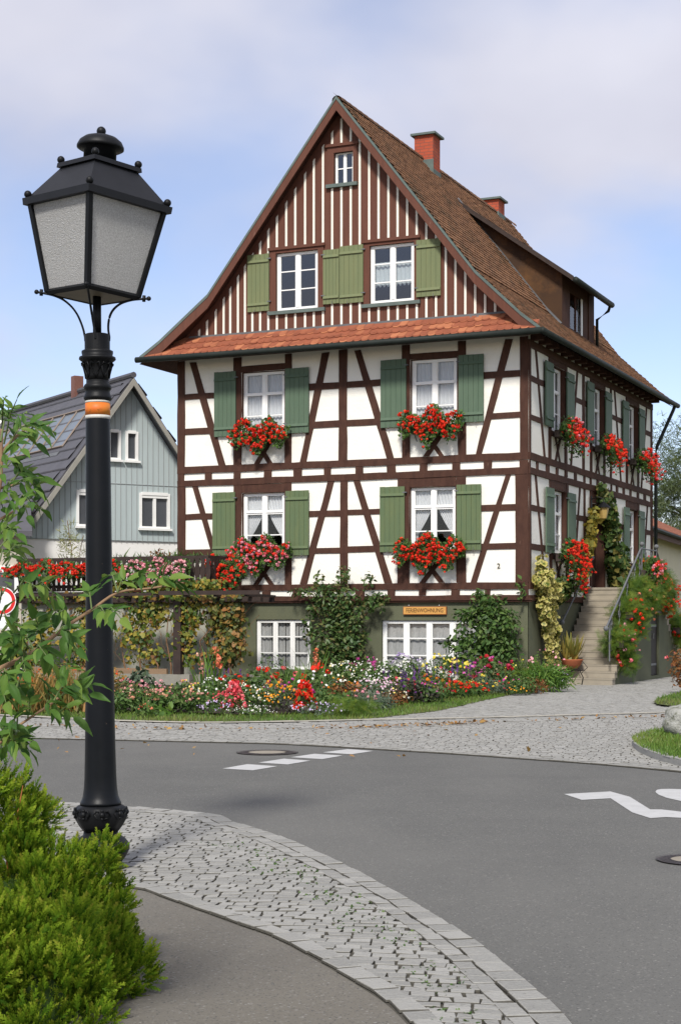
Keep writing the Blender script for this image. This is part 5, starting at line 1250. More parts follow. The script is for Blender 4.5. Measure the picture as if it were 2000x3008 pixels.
for (px, py, w, h) in PR: plant('rose_bush', 'low rose bush with peach and pink blooms', px, py, w, h, G, LEAF, .075, 330, 'peach', .022, 20, 'head', 'peach roses along the grass')
plant('rose_bush', 'pink rose bush', 470, 2058, .6, .42, G, LEAF, .08, 160, 'pink', .034, 12, 'head')
plant('rose_bush', 'thin rose bush with salmon pink blooms', 555, 2060, .5, .46, RO, LEAF, .08, 160, 'peach', .034, 10, 'head')
plant('grey_perennial', 'tall grey-green leafy perennial', 418, 2045, .45, .72, GY, LEAF, .13, 170)
plant('hosta', 'light green rosette plant', 470, 2098, .3, .14, L['bright'], LEAF, .15, 26)
plant('daylily', 'drooping orange lily', 425, 2102, .3, .2, G, BLADE, .25, 30, 'salmon', .03, 7, 'head')
plant('gladiolus', 'tall sword-leaved gladiolus with pale cream bloom', 590, 2052, .35, .95, L['bright'], BLADE, .9, 16, 'peach', .045, 5, 'sword')
plant('gladiolus', 'tall salmon-orange gladiolus spike', 636, 2040, .2, 1.05, L['bright'], BLADE, .9, 14, 'salmon', .05, 12, 'sword')
plant('lily', 'tall salmon-orange lily spike', 930, 2035, .22, 1.0, L['bright'], LEAF, .2, 24, 'salmon', .05, 10, 'sword')
plant('salvia', 'purple-blue lavender spikes', 662, 2022, .7, .62, GY, BLADE, .2, 120, 'purple', .018, 110, 'spike')
plant('daisy_plant', 'clump of white daisies', 632, 2066, .6, .55, G, LEAF, .07, 220, 'white', .021, 62)
plant('ageratum', 'low pale lavender flowers', 640, 2097, .48, .24, G, LEAF, .05, 120, 'lavender', .016, 66)
plant('begonia', 'low red and white flower cushion', 668, 2078, .45, .32, G, LEAF, .06, 120, 'coral', .022, 34, 'head')
plant('astilbe', 'bright coral-pink cone of flowers', 688, 2095, .42, .5, G, LEAF, .08, 60, 'coral', .036, 85, 'cone')
plant('daisy_plant', 'mixed white and yellow daisies', 742, 2086, .7, .5, G, LEAF, .07, 240, 'whiteyellow', .023, 75)
plant('alyssum', 'low white flower carpet', 738, 2102, .6, .2, G, LEAF, .05, 150, 'white', .015, 60)
plant('marigold', 'orange marigolds', 812, 2086, .6, .52, G, LEAF, .07, 190, 'orange', .026, 46)
plant('marigold', 'dark-leaved orange marigolds', 856, 2092, .6, .46, L['purpleleaf'], LEAF, .06, 190, 'orange', .024, 44)
plant('scarlet_salvia', 'brilliant red cone of scarlet salvia', 895, 2094, .4, .52, G, LEAF, .08, 60, 'red', .034, 80, 'cone')
plant('ageratum', 'low pale lilac and white flowers', 935, 2100, .7, .24, GY, LEAF, .05, 150, 'lavender', .016, 70)
plant('green_mound', 'bright green feathery mound without flowers', 1020, 2098, .85, .30, L['fern'], FEATHER, .16, 330)
plant('dahlia', 'dahlia with a few big red blooms', 770, 2044, .75, .62, G, LEAF, .12, 200, 'red', .06, 5, 'head')
plant('dahlia', 'dahlia with big pink and red blooms', 850, 2044, .7, .66, G, LEAF, .12, 170, 'coral', .05, 6, 'head')
plant('dahlia', 'dark red dahlia', 935, 2046, .65, .68, G, LEAF, .11, 190, 'red', .06, 6, 'head')
plant('weed', 'straggly green stems and leaves', 800, 2022, .9, .95, G, LEAF, .09, 130)
plant('iris', 'fan of green sword leaves', 862, 2060, .5, .75, L['bright'], BLADE, .7, 46, None, 0, 0, 'sword')
plant('cosmos', 'bush with round white blooms', 955, 2068, .75, .66, G, LEAF, .08, 240, 'white', .045, 14)
plant('coleus', 'orange-brown leafy plant', 1012, 2070, .6, .55, L['rust'], LEAF, .085, 260, 'orange', .022, 12, 'head')
plant('weed', 'green leafy plant', 975, 2090, .8, .42, G, LEAF, .09, 260)
for q in ((1030, 2034, .8, .80), (1085, 2030, .85, .82), (1140, 2030, .85, .86)): plant('marguerite', 'tall dark-leaved bush covered with small white daisies', *q, G, LEAF, .075, 420, 'white', .026, 48, 'disc', 'white daisy bushes')
plant('marguerite', 'white and yellow daisies', 1000, 2036, .6, .72, G, LEAF, .075, 200, 'whiteyellow', .03, 34)
plant('phlox', 'magenta-purple phlox', 1070, 2022, .6, .92, G, LEAF, .09, 120, 'magenta', .035, 22, 'head')
plant('phlox', 'violet phlox', 1190, 2018, .7, .96, G, LEAF, .09, 140, 'lavender', .032, 26, 'head')
plant('marguerite', 'tall white daisies', 1215, 2022, .8, .88, G, LEAF, .075, 300, 'white', .028, 30)
plant('aster', 'pale pink aster clump', 1092, 2066, .8, .5, GY, LEAF, .06, 260, 'asterpink', .024, 70)
plant('aster', 'pale pink asters', 1130, 2062, .55, .5, GY, LEAF, .06, 160, 'asterpink', .026, 52)
plant('lavender', 'grey-green cushion', 1118, 2080, .4, .26, GY, BLADE, .15, 140)
plant('heuchera', 'rust-red leaves with pale yellow blooms', 1160, 2072, .5, .36, L['rust'], LEAF, .07, 160, 'whiteyellow', .024, 16)
plant('nicotiana', 'pale lime-white tobacco flowers', 1142, 2050, .5, .62, G, LEAF, .08, 150, 'whiteyellow', .036, 18)
plant('purple_basil', 'dark purple-leaved plant', 1212, 2062, .75, .5, L['purpleleaf'], LEAF, .08, 360, 'purple', .02, 26, 'head')
plant('salvia', 'violet salvia spikes', 1180, 2036, .6, .70, G, LEAF, .07, 110, 'purple', .018, 100, 'spike')
plant('salvia', 'dark purple salvia spikes', 1248, 2036, .6, .74, G, LEAF, .07, 110, 'purple', .019, 110, 'spike')
plant('zinnia', 'zinnias with red and orange blooms', 1275, 2050, .65, .5, G, LEAF, .08, 210, 'orange', .03, 12, 'head')
plant('zinnia', 'deep red zinnias', 1300, 2053, .4, .3, G, LEAF, .07, 110, 'darkred', .04, 9, 'head')
plant('snapdragon', 'white snapdragons', 1310, 2036, .5, .6, GY, LEAF, .07, 140, 'white', .034, 30, 'head')
plant('coreopsis', 'tall bright yellow flowers', 1290, 2022, .75, .95, G, LEAF, .075, 210, 'yellow', .036, 42)
plant('coreopsis', 'bright yellow flowers', 1338, 2022, .7, .84, G, LEAF, .075, 210, 'yellow', .034, 46)
plant('dahlia', 'crimson dahlias', 1285, 2038, .55, .68, G, LEAF, .09, 130, 'darkred', .045, 9, 'head')
plant('salvia', 'tall dark violet salvia spikes', 1358, 2026, .55, .86, G, LEAF, .07, 120, 'purple', .02, 126, 'spike')
plant('begonia', 'red begonias', 1345, 2048, .6, .36, G, LEAF, .08, 150, 'red', .03, 30, 'head')
plant('begonia', 'orange-red begonias', 1395, 2043, .5, .34, G, LEAF, .08, 130, 'red', .028, 22, 'head')
plant('cosmos', 'magenta cosmos', 1398, 2028, .65, .64, G, LEAF, .06, 180, 'magenta', .036, 30)
plant('coreopsis', 'yellow daisies', 1380, 2020, .5, .7, G, LEAF, .07, 130, 'yellow', .03, 18)
plant('dahlia', 'dark red dahlias over dark foliage', 1445, 2030, .85, .9, RO, LEAF, .10, 320, 'darkred', .042, 17, 'head')
plant('dahlia', 'purple-red dahlias', 1425, 2024, .7, .98, G, LEAF, .09, 200, 'magenta', .036, 14, 'head')
plant('petunia', 'pink petunias', 1500, 2034, .5, .38, G, LEAF, .07, 130, 'magenta', .03, 16)
plant('marguerite', 'low yellow and white daisies', 1480, 2032, .5, .4, G, LEAF, .06, 150, 'yellow', .024, 14)
plant('box_bush', 'small rounded green bush', 1535, 2038, .62, .48, L['green'], LEAF, .06, 420)
plant('marigold', 'small orange marigolds', 1513, 2040, .35, .24, G, LEAF, .05, 70, 'orange', .02, 14)
plant('barberry', 'rust-coloured low shrub', 1568, 2034, .6, .42, L['rust'], LEAF, .055, 380)
plant('lily_bush', 'wide bush of long narrow green leaves', 1610, 2028, .98, .78, L['bright'], BLADE, .20, 700)
plant('green_bush', 'fine-leaved green bush with a few yellow blooms', 1545, 2024, .75, .82, L['fern'], BLADE, .14, 520, 'yellow', .025, 6)
plant('petunia', 'tall pink petunias', 1600, 2016, .75, 1.05, G, LEAF, .08, 130, 'pink', .04, 20)
plant('lobelia', 'violet and pink trailing flowers', 1655, 2022, .3, .45, G, LEAF, .06, 110, 'lavender', .026, 24)
plant('petunia', 'pale pink petunias', 1636, 2014, .4, .85, G, LEAF, .07, 60, 'pink', .04, 9)
for k, q in enumerate(((600, 2078), (715, 2060), (790, 2070), (880, 2070), (905, 2060), (1060, 2085), (1110, 2050), (1180, 2062), (1245, 2052), (1325, 2046), (1265, 2062), (1420, 2040), (1340, 2034), (1160, 2046), (990, 2052), (690, 2040), (740, 2040), (820, 2055), (540, 2062), (380, 2066), (1470, 2036))):
    plant('leafy_perennial', ('coral-flowered green perennial', 'dark-leaved perennial with red flowers', 'grey-green perennial with orange flowers', 'magenta-flowered green perennial', 'leafy perennial with yellow flowers', 'grey-green perennial with pink flowers', 'green perennial with crimson flowers')[k % 7], *q, .6, .34 + .06 * (k % 4), (G, RO, GY)[k % 3], (LEAF, LEAF, BLADE)[k % 3], (.075, .09, .13)[k % 3], 210, ('coral', 'red', 'orange', 'magenta', 'yellow', 'pink', 'darkred')[k % 7], .028, 14, 'head' if k % 2 else 'disc')
# bromeliad in a terracotta bowl on a wrought stand beside the steps
t = thing('potted_bromeliad', 'terracotta bowl with yellow-green pointed leaves beside the lower steps', 'potted plant', HL(.42, 2.1), -TH)
m = MB(); m.lathe([(.16, .42), (.24, .5), (.30, .62), (.31, .64), (.27, .64)], 16); m.build('bowl', W['terracotta'], t, smooth=True)
m = MB(); m.tube([(.2, 0, .42), (.34, -.1, .2), (.3, -.1, 0)], .012, 5); m.tube([(-.2, 0, .42), (-.34, -.1, .2), (-.3, -.1, 0)], .012, 5); m.tube([(0, .2, .42), (0, .3, 0)], .012, 5); m.tube([(.3, -.05, .6), (.45, -.1, .45), (.3, -.15, .3)], .01, 5); m.build('stand', W['iron'], t)
f = MB(); k = 60; a = rng.random(k) * 6.28; upv = np.column_stack([np.cos(a) * .75, np.sin(a) * .75, .6 + rng.random(k)]); upv /= np.linalg.norm(upv, axis=1, keepdims=True); sd = np.cross(upv, np.array([0, 0, 1.])); sd /= np.linalg.norm(sd, axis=1, keepdims=True)
f.scatter(BLADE[0], BLADE[1], np.tile([0, 0, .62], (k, 1)) + rng.normal(0, .08, (k, 3)) * [1, 1, 0], np.stack([sd, upv, np.cross(sd, upv)], 2), .58 * (1 + rng.normal(0, .2, k)), rng.random(k)); f.build('foliage', leafmat('bromeliad_leaf', [(.16, .18, .04), (.26, .23, .05), (.34, .26, .06)], .3), t, recalc=False)
# ------------------------------------------------------------------ grey boarded house on the left
na = R(32.35); NB = thing('grey_boarded_house', 'grey boarded house with dark slate roof and white base behind the terrace', 'house', (-6.85, 52.0, -.10), na)
# local: x along the gable (0 = ridge), y back, z up
NB_L, NB_R = -3.75, 4.6; SL = 1.36
rz_ = lambda x: 9.45 - SL * abs(x)
CLAD = mat('grey_board_paint', (.42, .485, .485), (.385, .445, .445), 3, .7, stretch=(2, 1, .3)); PN = lambda u, d, z: (u, d, z)
NHOLES = [(-.66, -.24, 6.84, 7.78), (-.05, .37, 6.84, 7.78), (.44, 1.50, 4.68, 5.82), (-1.74, -.75, 4.68, 5.82)]
def wc(us, z0, top, holes, d0, nm, mt):
    global house
    return wall_cells(PN, us, z0, top, holes, d0=d0, thick=.2, extra_u=(0.,)).build(nm, mt, NB, recalc=False)
wc((NB_L, NB_R), 4.26, lambda u: rz_(u) - .12, NHOLES, 0., 'gable_wall', CLAD)
m = MB(); x = NB_L + .1
while x < NB_R:
    zt = rz_(x) - .2
    if zt > 4.3:
        z = 4.24
        for h in sorted([h for h in NHOLES if h[0] - .05 < x < h[1] + .05], key=lambda h: h[2]):
            if h[2] > z: m.box(x - .008, x + .008, -.014, -.001, z, h[2] - .04)
            z = h[3] + .04
        if zt > z: m.box(x - .008, x + .008, -.014, -.001, z, zt)
    x += .19
m.box(NB_L + .3, NB_R - .3, -.018, -.0, 6.07, 6.085); m.build('board_joints', mat('board_joint', (.30, .32, .32)), NB)
m = MB(); m.box(NB_L + .1, NB_R - .1, .05, 14, -.5, 4.25); m.build('base_wall', mat('white_render', (.80, .79, .76), (.74, .73, .70), 1, .9), NB)
m = MB()
for sg in (-1, 1):
    xe = sg * 4.35; m.prism([(0, -.45, 9.50), (xe, -.45, rz_(xe) + .05), (xe, -.45, rz_(xe) - .07), (0, -.45, 9.36)], [(0, 13, 9.50), (xe, 13, rz_(xe) + .05), (xe, 13, rz_(xe) - .07), (0, 13, 9.36)])
SLATE = mat('slate_tile', (.085, .083, .092), (.065, .064, .072), 2, .55, spec=.5)
roofn = m.build('roof', SLATE, NB)
m = MB(); ln = math.hypot(1, SL)
for sg in (-1, 1):
    s = .0
    while s < 4.3:
        x0, x1 = sg * (4.35 - s), sg * (4.35 - s - .27)
        z0, z1 = rz_(x0) + .055, rz_(x1) + .055
        y = -.48
        while y < 13.4:
            yy = y + (.45 if int(s / .26) % 2 else 0); m.poly([(x0 + sg * .03, yy, z0 + .045), (x0 + sg * .03, yy + .895, z0 + .045), (x1, yy + .895, z1 + .012), (x1, yy, z1 + .012)]); m.poly([(x0 + sg * .03, yy, z0 + .045), (x0 + sg * .03, yy + .895, z0 + .045), (x0 + sg * .03, yy + .895, z0), (x0 + sg * .03, yy, z0)]); y += .9
        s += .26
m.build('roof_tiles', SLATE, roofn, recalc=False)
m = MB(); m.tube([(0, -.5, 9.53), (0, 13.4, 9.53)], .10, 8); m.build('ridge_cap', SLATE, roofn)
BG = mat('barge_grey', (.30, .29, .25), (.26, .25, .22), 4, .7)
for sg in (-1, 1):
    xe = sg * 4.3; m = MB(); f = [(0, -.52, 9.42), (xe, -.52, rz_(xe) - .03), (xe, -.52, rz_(xe) - .26), (0, -.52, 9.19)]; m.prism(f, [(p[0], -.46, p[2]) for p in f]); m.build('bargeboard', BG, NB)
# skylight strip
m = MB()
def onl(x, y, o): return (x, y, rz_(x) + .07 + o)
m.poly([onl(-.75, 1.3, .06), onl(-.75, 9.5, .06), onl(-1.65, 9.5, .06), onl(-1.65, 1.3, .06)]); sk_ = m.build('skylight', mat('skylight_glass', (.15, .18, .21), (.13, .16, .19), 1, .3, spec=.4), NB, recalc=False)
m = MB(); y = 1.3
while y < 9.6:
    m.tube([onl(-.72, y, .08), onl(-1.68, y, .08)], .035, 4); y += 1.02
m.tube([onl(-.72, 1.3, .09), onl(-.72, 9.5, .09)], .04, 4); m.tube([onl(-1.68, 1.3, .09), onl(-1.68, 9.5, .09)], .04, 4); m.build('glazing_bars', mat('bar_brown', (.20, .16, .13)), sk_)
m = MB(); m.poly([onl(-1.72, 1.3, .05), onl(-1.72, 9.5, .05), onl(-1.88, 9.5, .05), onl(-1.88, 1.3, .05)]); m.build('flashing', W['lead'], sk_, recalc=False)
m = MB(); m.box(-.18, .15, 3.85, 4.15, 8.8, 10.05); m.build('chimney', mat('chimney_copper', (.19, .09, .07), (.15, .07, .055), 3, .6), NB)
GW = mat('grey_window_pane', (.055, .06, .068), (.075, .08, .09), 1, .12, spec=.6)
for (a, b, c, e) in NHOLES:
    m = MB(); m.box(a - .015, a + .07, -.04, .1, c, e); m.box(b - .07, b + .015, -.04, .1, c, e); m.box(a + .07, b - .07, -.05, .1, e - .07, e + .03); m.box(a + .07, b - .07, -.05, .1, c, c + .06); m.box(a - .06, b + .06, -.12, -.01, c - .07, c - .001)
    if b - a > .6: m.box((a + b) / 2 - .05, (a + b) / 2 + .05, -.02, .09, c + .06, e - .07); m.box(a + .07, b - .07, -.03, .09, e - .16, e - .07)
    
    o = m.build('window', W['white'], NB); m = MB(); m.poly([(a, .05, c), (b, .05, c), (b, .05, e), (a, .05, e)]); m.build('pane', GW, o, recalc=False)
m = MB(); m.poly([(-5.6, 3.0, 5.9), (-3.2, 3.0, 8.0), (-3.2, 3.0, 5.6), (-5.3, 3.0, 4.0)]); m.box(-5.4, -3.0, 3.02, 6, 4.0, 5.8)
m.build('dormer', mat('dormer_wood', (.17, .065, .028), (.13, .05, .022), 5, .6), NB, recalc=False)
m = MB(); m.tube([(-5.75, 2.9, 5.95), (-3.1, 2.9, 8.2)], .08, 4); m.build('dormer_verge', W['white'], NB)
# beige annexe
an = thing('beige_annexe', 'beige rendered annexe with a white-framed window left of the terrace', 'house', (-11.2, 47.0, 0), R(12))
m = MB(); m.box(-6, 1.9, 0, 6, 0, 4.1); m.build('wall', mat('beige_render', (.50, .45, .38), (.45, .41, .34), 1.5, .9), an)
m = MB(); m.prism([(-6.3, -.4, 4.05), (2.2, -.4, 4.05), (2.2, 3, 5.6), (-6.3, 3, 5.6)], [(-6.3, -.4, 4.2), (2.2, -.4, 4.2), (2.2, 3, 5.75), (-6.3, 3, 5.75)]); m.build('roof', SLATE, an)
m = MB(); m.box(1.0, 1.12, -.04, .03, 2.1, 3.1); m.box(1.7, 1.82, -.04, .03, 2.1, 3.1); m.box(1.12, 1.7, -.04, .03, 3.0, 3.1); m.box(1.12, 1.7, -.04, .03, 2.1, 2.2); m.box(.95, 1.87, -.06, .02, 3.101, 3.2); o = m.build('window', W['white'], an); m = MB(); m.box(1.12, 1.7, -.01, .01, 2.2, 3.0); m.build('pane', GW, o)

# ------------------------------------------------------------------ cream building and trees on the right
CB = thing('cream_building', 'low cream building with brown tiled roof behind the stairs at the photo edge', 'building', (11.0, 58, 0), R(-19.7))
# local: y runs along the wall (away), +x is the side one sees
m = MB(); m.box(-6, 0, -4, 24, 0, 4.75); m.build('wall', mat('cream_render', (.66, .60, .44), (.61, .555, .41), 1.5, .9), CB)
BT = mat('brown_roof_tile', (.20, .075, .045), (.15, .058, .036), 6, .85, rnd=((.26, .11, .07), .4, 1.))
m = MB(); m.prism([(.45, -4.3, 4.72), (-6.5, -4.3, 8.0), (-6.5, -4.3, 8.1), (.45, -4.3, 4.85)], [(.45, 24, 4.72), (-6.5, 24, 8.0), (-6.5, 24, 8.1), (.45, 24, 4.85)])
for k in range(22):
    x = .44 - k * .31; z = 4.87 + k * .31 * .468; y = -4.3
    while y < 24: m.prism([(x, y, z), (x, y + .12, z + .045), (x, y + .24, z)], [(x - .34, y, z + .16), (x - .34, y + .12, z + .19), (x - .34, y + .24, z + .16)]); y += .25
m.build('roof', BT, CB, recalc=False)
m = MB(); m.box(.452, .49, -4.3, 24, 4.5, 4.86); m.build('fascia', mat('fascia_brown', (.11, .06, .045)), CB)
m = MB(); m.tube([(.56, -4.3, 4.75), (.56, 24, 4.75)], .07, 6); m.build('gutter', W['gutter'], CB)
m = MB(); m.box(.005, .03, 2.2, 5.4, 1.9, 3.6); m.build('window', mat('dark_grey_window', (.10, .105, .11), (.07, .075, .08), 3, .4), CB)
def tree(label, loc, blobs, lm, tmpl, ls, trunk, name='tree', limbs=10, up=.0):
    t = thing(name, label, 'tree', loc)
    f = MB()
    for (c, r, n) in blobs:
        # many small clumps spread through the volume
        cn, _ = blob_points(c, r, max(6, n // 60), .25)
        for q in cn:
            rr = np.array(r) * (.20 + .12 * rng.random()); p, u = blob_points(q, rr, 60, .2); leaves(f, p, u, tmpl, ls, up)
    f.build('crown', lm, t, recalc=False)
    m = MB(); m.tube(trunk[0], trunk[1], 8)
    for k in range(limbs):
        c, r, n = blobs[k % len(blobs)]; q, _ = blob_points(c, np.array(r) * .7, 1, .5); a = np.array(trunk[0][-1]); m.tube([a, a * .4 + q[0] * .6 + [0, 0, .2], q[0]], [.10, .06, .02], 5)
    m.build('trunk', L['bark'], t); return t
tree('grey-green willow tree behind the cream building at the right photo edge', (18.6, 84, 0), [((-.4, 0, 9.6), (2.6, 2.5, 2.4), 9000), ((-.9, 0, 7.4), (2.3, 2.2, 2.0), 7500), ((1.6, 0, 10.8), (2.4, 2, 2.4), 6000), ((2, 0, 7), (3, 2, 2), 5000), ((.9, 0, 12.2), (1.6, 1.5, 1.4), 2600)], L['willow'], BLADE, .27, ([(0, 0, 0), (.2, 0, 3), (0, 0, 6.5)], [.4, .33, .2]), 'willow_tree', 14, -.2)
tree('green and yellow tree showing behind the dormer beyond the house roof', HL(-4.9, 19.0), [((0, 0, 10.4), (1.3, 1.3, 2.0), 1300), ((.3, 0, 8.2), (1.6, 1.4, 2.4), 1200), ((-.1, 0, 12.0), (.95, .8, 1.0), 500)], L['autumn'], LEAF, .24, ([(0, 0, 0), (0, 0, 5), (0, 0, 9)], [.3, .22, .1]), 'deciduous_tree', 8)

# ------------------------------------------------------------------ traffic sign at the left edge
X, Y = -7.1, 34.0; t = thing('traffic_sign', 'round red-ringed no-vehicles sign with a white plate below on grey posts', 'traffic sign', (X, Y, 0), R(-4))
m = MB()
for sx in (-.12, .13): m.tube([(sx, .03, 0), (sx, .03, 2.2)], .028, 8)
m.build('post', W['greyiron'], t)
SWH = mat('sign_white', (.80, .80, .78), rough=.4); SRD = mat('sign_red', (.58, .02, .02), rough=.4)
def disc(m, r0, r1, y, zc, n=40):
    for k in range(n):
        a, b = 6.2832 * k / n, 6.2832 * (k + 1) / n; m.poly([(r0 * math.cos(a), y, zc + r0 * math.sin(a)), (r1 * math.cos(a), y, zc + r1 * math.sin(a)), (r1 * math.cos(b), y, zc + r1 * math.sin(b)), (r0 * math.cos(b), y, zc + r0 * math.sin(b))])
ZC = 1.6 + 57 * 34 / 4750
m = MB(); m.prism([(.295 * math.cos(6.2832 * k / 40), -.005, ZC + .295 * math.sin(6.2832 * k / 40)) for k in range(40)], [(.295 * math.cos(6.2832 * k / 40), .0, ZC + .295 * math.sin(6.2832 * k / 40)) for k in range(40)]); pl_ = m.build('sign_disc', SWH, t)
m = MB(); disc(m, .205, .278, -.008, ZC); m.build('red_ring', SRD, pl_, recalc=False)
m = MB(); m.box(-.24, .24, -.005, .0, ZC - .61, ZC - .31); pl2 = m.build('plate', SWH, t)
m = MB()
for (a, b, c, e) in ((-.225, .225, -.595, -.585), (-.225, .225, -.335, -.325), (-.225, -.215, -.585, -.335), (.215, .225, -.585, -.335)): m.box(a, b, -.008, -.0055, ZC + c, ZC + e)
m.build('black_border', W['letter'], pl2)
m = MB(); m.tube([(.36, .5, 0), (.36, .5, .5)], .02, 6); m.box(.12, .42, .46, .48, .36, .58); o = m.build('small_sign', SWH, None); o.location = (X, Y, 0); tag(o, 'small white plate on a short stake beside the traffic sign', 'sign')

# ------------------------------------------------------------------ street lamp
LD = 10.3; SC = F_ / LD
lampx = (290 - 1000) / F_ * LD
lz = lambda py: EYE + (HZ - py) / SC
lamp = thing('street_lamp', 'tall black cast-iron street lamp with square frosted lantern and orange band', 'street lamp', ((298 - 1000) / F_ * LD, LD, 0)); lamp.rotation_euler = (0, R(-.42), 0)
S_ = lambda r: r / SC
IR = W['iron']
m = MB(); m.lathe([(S_(r), lz(y)) for r, y in ((70, 2566), (70, 2548), (58, 2545), (58, 2535), (74, 2514), (84, 2494), (84, 2480), (70, 2462), (52, 2452), (50, 2442))], 32); m.build('base', IR, lamp, smooth=True)
m = MB(); m.lathe([(S_(r), lz(y)) for r, y in ((50, 2441), (62, 2425), (74, 2403), (76, 2385), (72, 2371), (62, 2364))], 48, lobes=8, la=.035)
bulb = m.build('ornamental_bulb', IR, lamp, smooth=True)
m = MB()
for k in range(8):
    a = 6.2832 * k / 8 + .2; c = np.array([math.cos(a), math.sin(a)]) * S_(74)
    for (dy, r) in ((0, 9), (12, 5), (-11, 5)): m.ball((c[0], c[1], lz(2386 + dy)), S_(r), 8)
    for sg in (-1, 1):
        q = [(math.cos(a + sg * w) * S_(rr), math.sin(a + sg * w) * S_(rr), lz(y)) for w, rr, y in ((.05, 72, 2400), (.2, 76, 2397), (.3, 78, 2385), (.22, 77, 2374), (.12, 76, 2378))]; m.tube(q, S_(3), 6)
m.build('relief', IR, bulb, smooth=True)
m = MB(); m.lathe([(S_(r), lz(y)) for r, y in ((60, 2363), (60, 2356), (57, 2352), (52, 2338), (48.5, 2315), (46.5, 2280), (44.5, 2200), (42, 2050), (39.5, 1800), (37.5, 1500), (35.5, 1240), (35.2, 1178))], 40); m.build('pole', mat('black_iron_specked', (.006, .007, .009), (.004, .005, .006), 8, .42, .1, 90, .003, spec=.2, stain=(.22, .15, .11), stain_t=(.70, .74), stain_scale=28), lamp, smooth=True)
STR = mat('worn_white_band', (.58, .57, .52), (.45, .44, .40), 20, .6)
for (y0, y1, mt, nm) in ((1232, 1221.5, STR, 'white_stripe'), (1221, 1185.5, mat('orange_band', (.62, .24, .03), (.62, .11, .02), 5, .5, stain=(.14, .05, .02), stain_t=(.6, .72), stain_scale=22), 'orange_band'), (1185, 1179, STR, 'white_stripe')):
    m = MB(); m.lathe([(S_(36.6), lz(y0)), (S_(36.6), lz(y1))], 40); m.build(nm, mt, lamp, smooth=True)
m = MB(); m.lathe([(S_(r), lz(y)) for r, y in ((36, 1178), (40.5, 1172), (41, 1167), (38, 1162), (36, 1155), (36, 1148), (40, 1143), (41, 1137), (38, 1131), (33, 1127), (33, 1118))], 36); m.build('neck_ring', IR, lamp, smooth=True)
m = MB(); m.lathe([(S_(r), lz(y)) for r, y in ((33, 1117), (34, 1105), (39, 1080), (46, 1062), (50, 1060), (54, 1056), (53, 1050), (46, 1047), (44, 1046), (46, 1038), (46, 1032), (38, 1028))], 48, lobes=0); cap = m.build('capital', IR, lamp, smooth=True)
m = MB()
for k in range(8):
    a = 6.2832 * k / 8
    for sg in (-1, 1): m.tube([(math.cos(a + sg * w) * S_(rr), math.sin(a + sg * w) * S_(rr), lz(y)) for w, rr, y in ((.0, 34.5, 1112), (.18, 36, 1100), (.32, 41, 1082), (.24, 46, 1068), (.10, 45, 1074))], S_(2.6), 6)
m.build('relief', IR, cap, smooth=True)
m = MB(); m.lathe([(S_(37), lz(1028)), (S_(37), lz(984)), (S_(34), lz(982)), (S_(14), lz(980))], 32); m.build('collar', IR, lamp, smooth=False)
lant = bpy.data.objects.new('lantern_hub', None)
m = MB(); m.tube([(0, 0, lz(984)), (0, 0, lz(870))], S_(12.5), 12); m.build('stem', IR, lamp, smooth=True)
LTILT = Matrix.Translation((0, 0, lz(880))) @ Matrix.Rotation(R(3.4), 4, 'Y') @ Matrix.Rotation(R(2.2), 4, 'Z') @ Matrix.Translation((-.028, 0, -lz(880)))
def lpart(m, name, mt, parent=lamp, smooth=False):
    m.v = [tuple(LTILT @ Vector(p)) for p in m.v]; return m.build(name, mt, parent, smooth=smooth)
def sq(r, z): return [(r, 0, z), (0, r, z), (-r, 0, z), (0, -r, z)]
zb, zt, zp, zn = lz(866), lz(614), lz(500), lz(470)
rb, rt, rp = S_(131), S_(193), S_(116)
def frustum(m, r0, z0, r1, z1, cap=True):
    a, b = sq(r0, z0), sq(r1, z1)
    for k in range(4): m.poly([a[k], a[(k + 1) % 4], b[(k + 1) % 4], b[k]])
    if cap: m.poly(a[::-1]); m.poly(b)
for k in range(4):   # glass panes, each a part
    a, b = sq(rb * .985, zb), sq(rt * .985, zt); m = MB(); m.poly([a[k], a[(k + 1) % 4], b[(k + 1) % 4], b[k]])
    if k == 0:
        gm, nt, bb = newmat('frosted_glass')
        v = voro(nt, 170, 'F1'); nz = noise(nt, 120, 4, rough=.85)
        col = mix(nt, ramp(nt, nz, .35, .7), (.52, .515, .49), (.92, .92, .90)); nt.links.new(col, bb.inputs['Base Color'])  # sparkle of the textured glass put into the colour as pale speckle
        bb.inputs['Roughness'].default_value = .16; bb.inputs['Specular IOR Level'].default_value = .5
        bump(nt, bb, v.outputs['Distance'], .8, .008)
        tr = nd(nt, 'ShaderNodeBsdfTranslucent'); nt.links.new(col, tr.inputs[0]); xs_ = nd(nt, 'ShaderNodeMixShader'); xs_.inputs[0].default_value = .5
        nt.links.new(bb.outputs[0], xs_.inputs[1]); nt.links.new(tr.outputs[0], xs_.inputs[2]); nt.links.new(xs_.outputs[0], nt.nodes['Material Output'].inputs[0])
    m.build  # keep
    m.v = [tuple(LTILT @ Vector(p)) for p in m.v]; m.build('lantern_pane', gm, lamp, recalc=False)
m = MB()
for k in range(4):
    a, b = Vector(sq(rb, zb)[k]), Vector(sq(rt, zt)[k]); m.tube([a, b], S_(10.5), 4)
    a2, b2 = sq(rb, zb)[k], sq(rb, zb)[(k + 1) % 4]; m.tube([a2, b2], S_(9), 4)
lpart(m, 'lantern_frame', IR)
m = MB(); frustum(m, rb * .97, zb - .012, rb * .97, zb - .004); lpart(m, 'lantern_floor', mat('dirty_floor_glass', (.20, .17, .12), (.13, .11, .08), 7, .5))
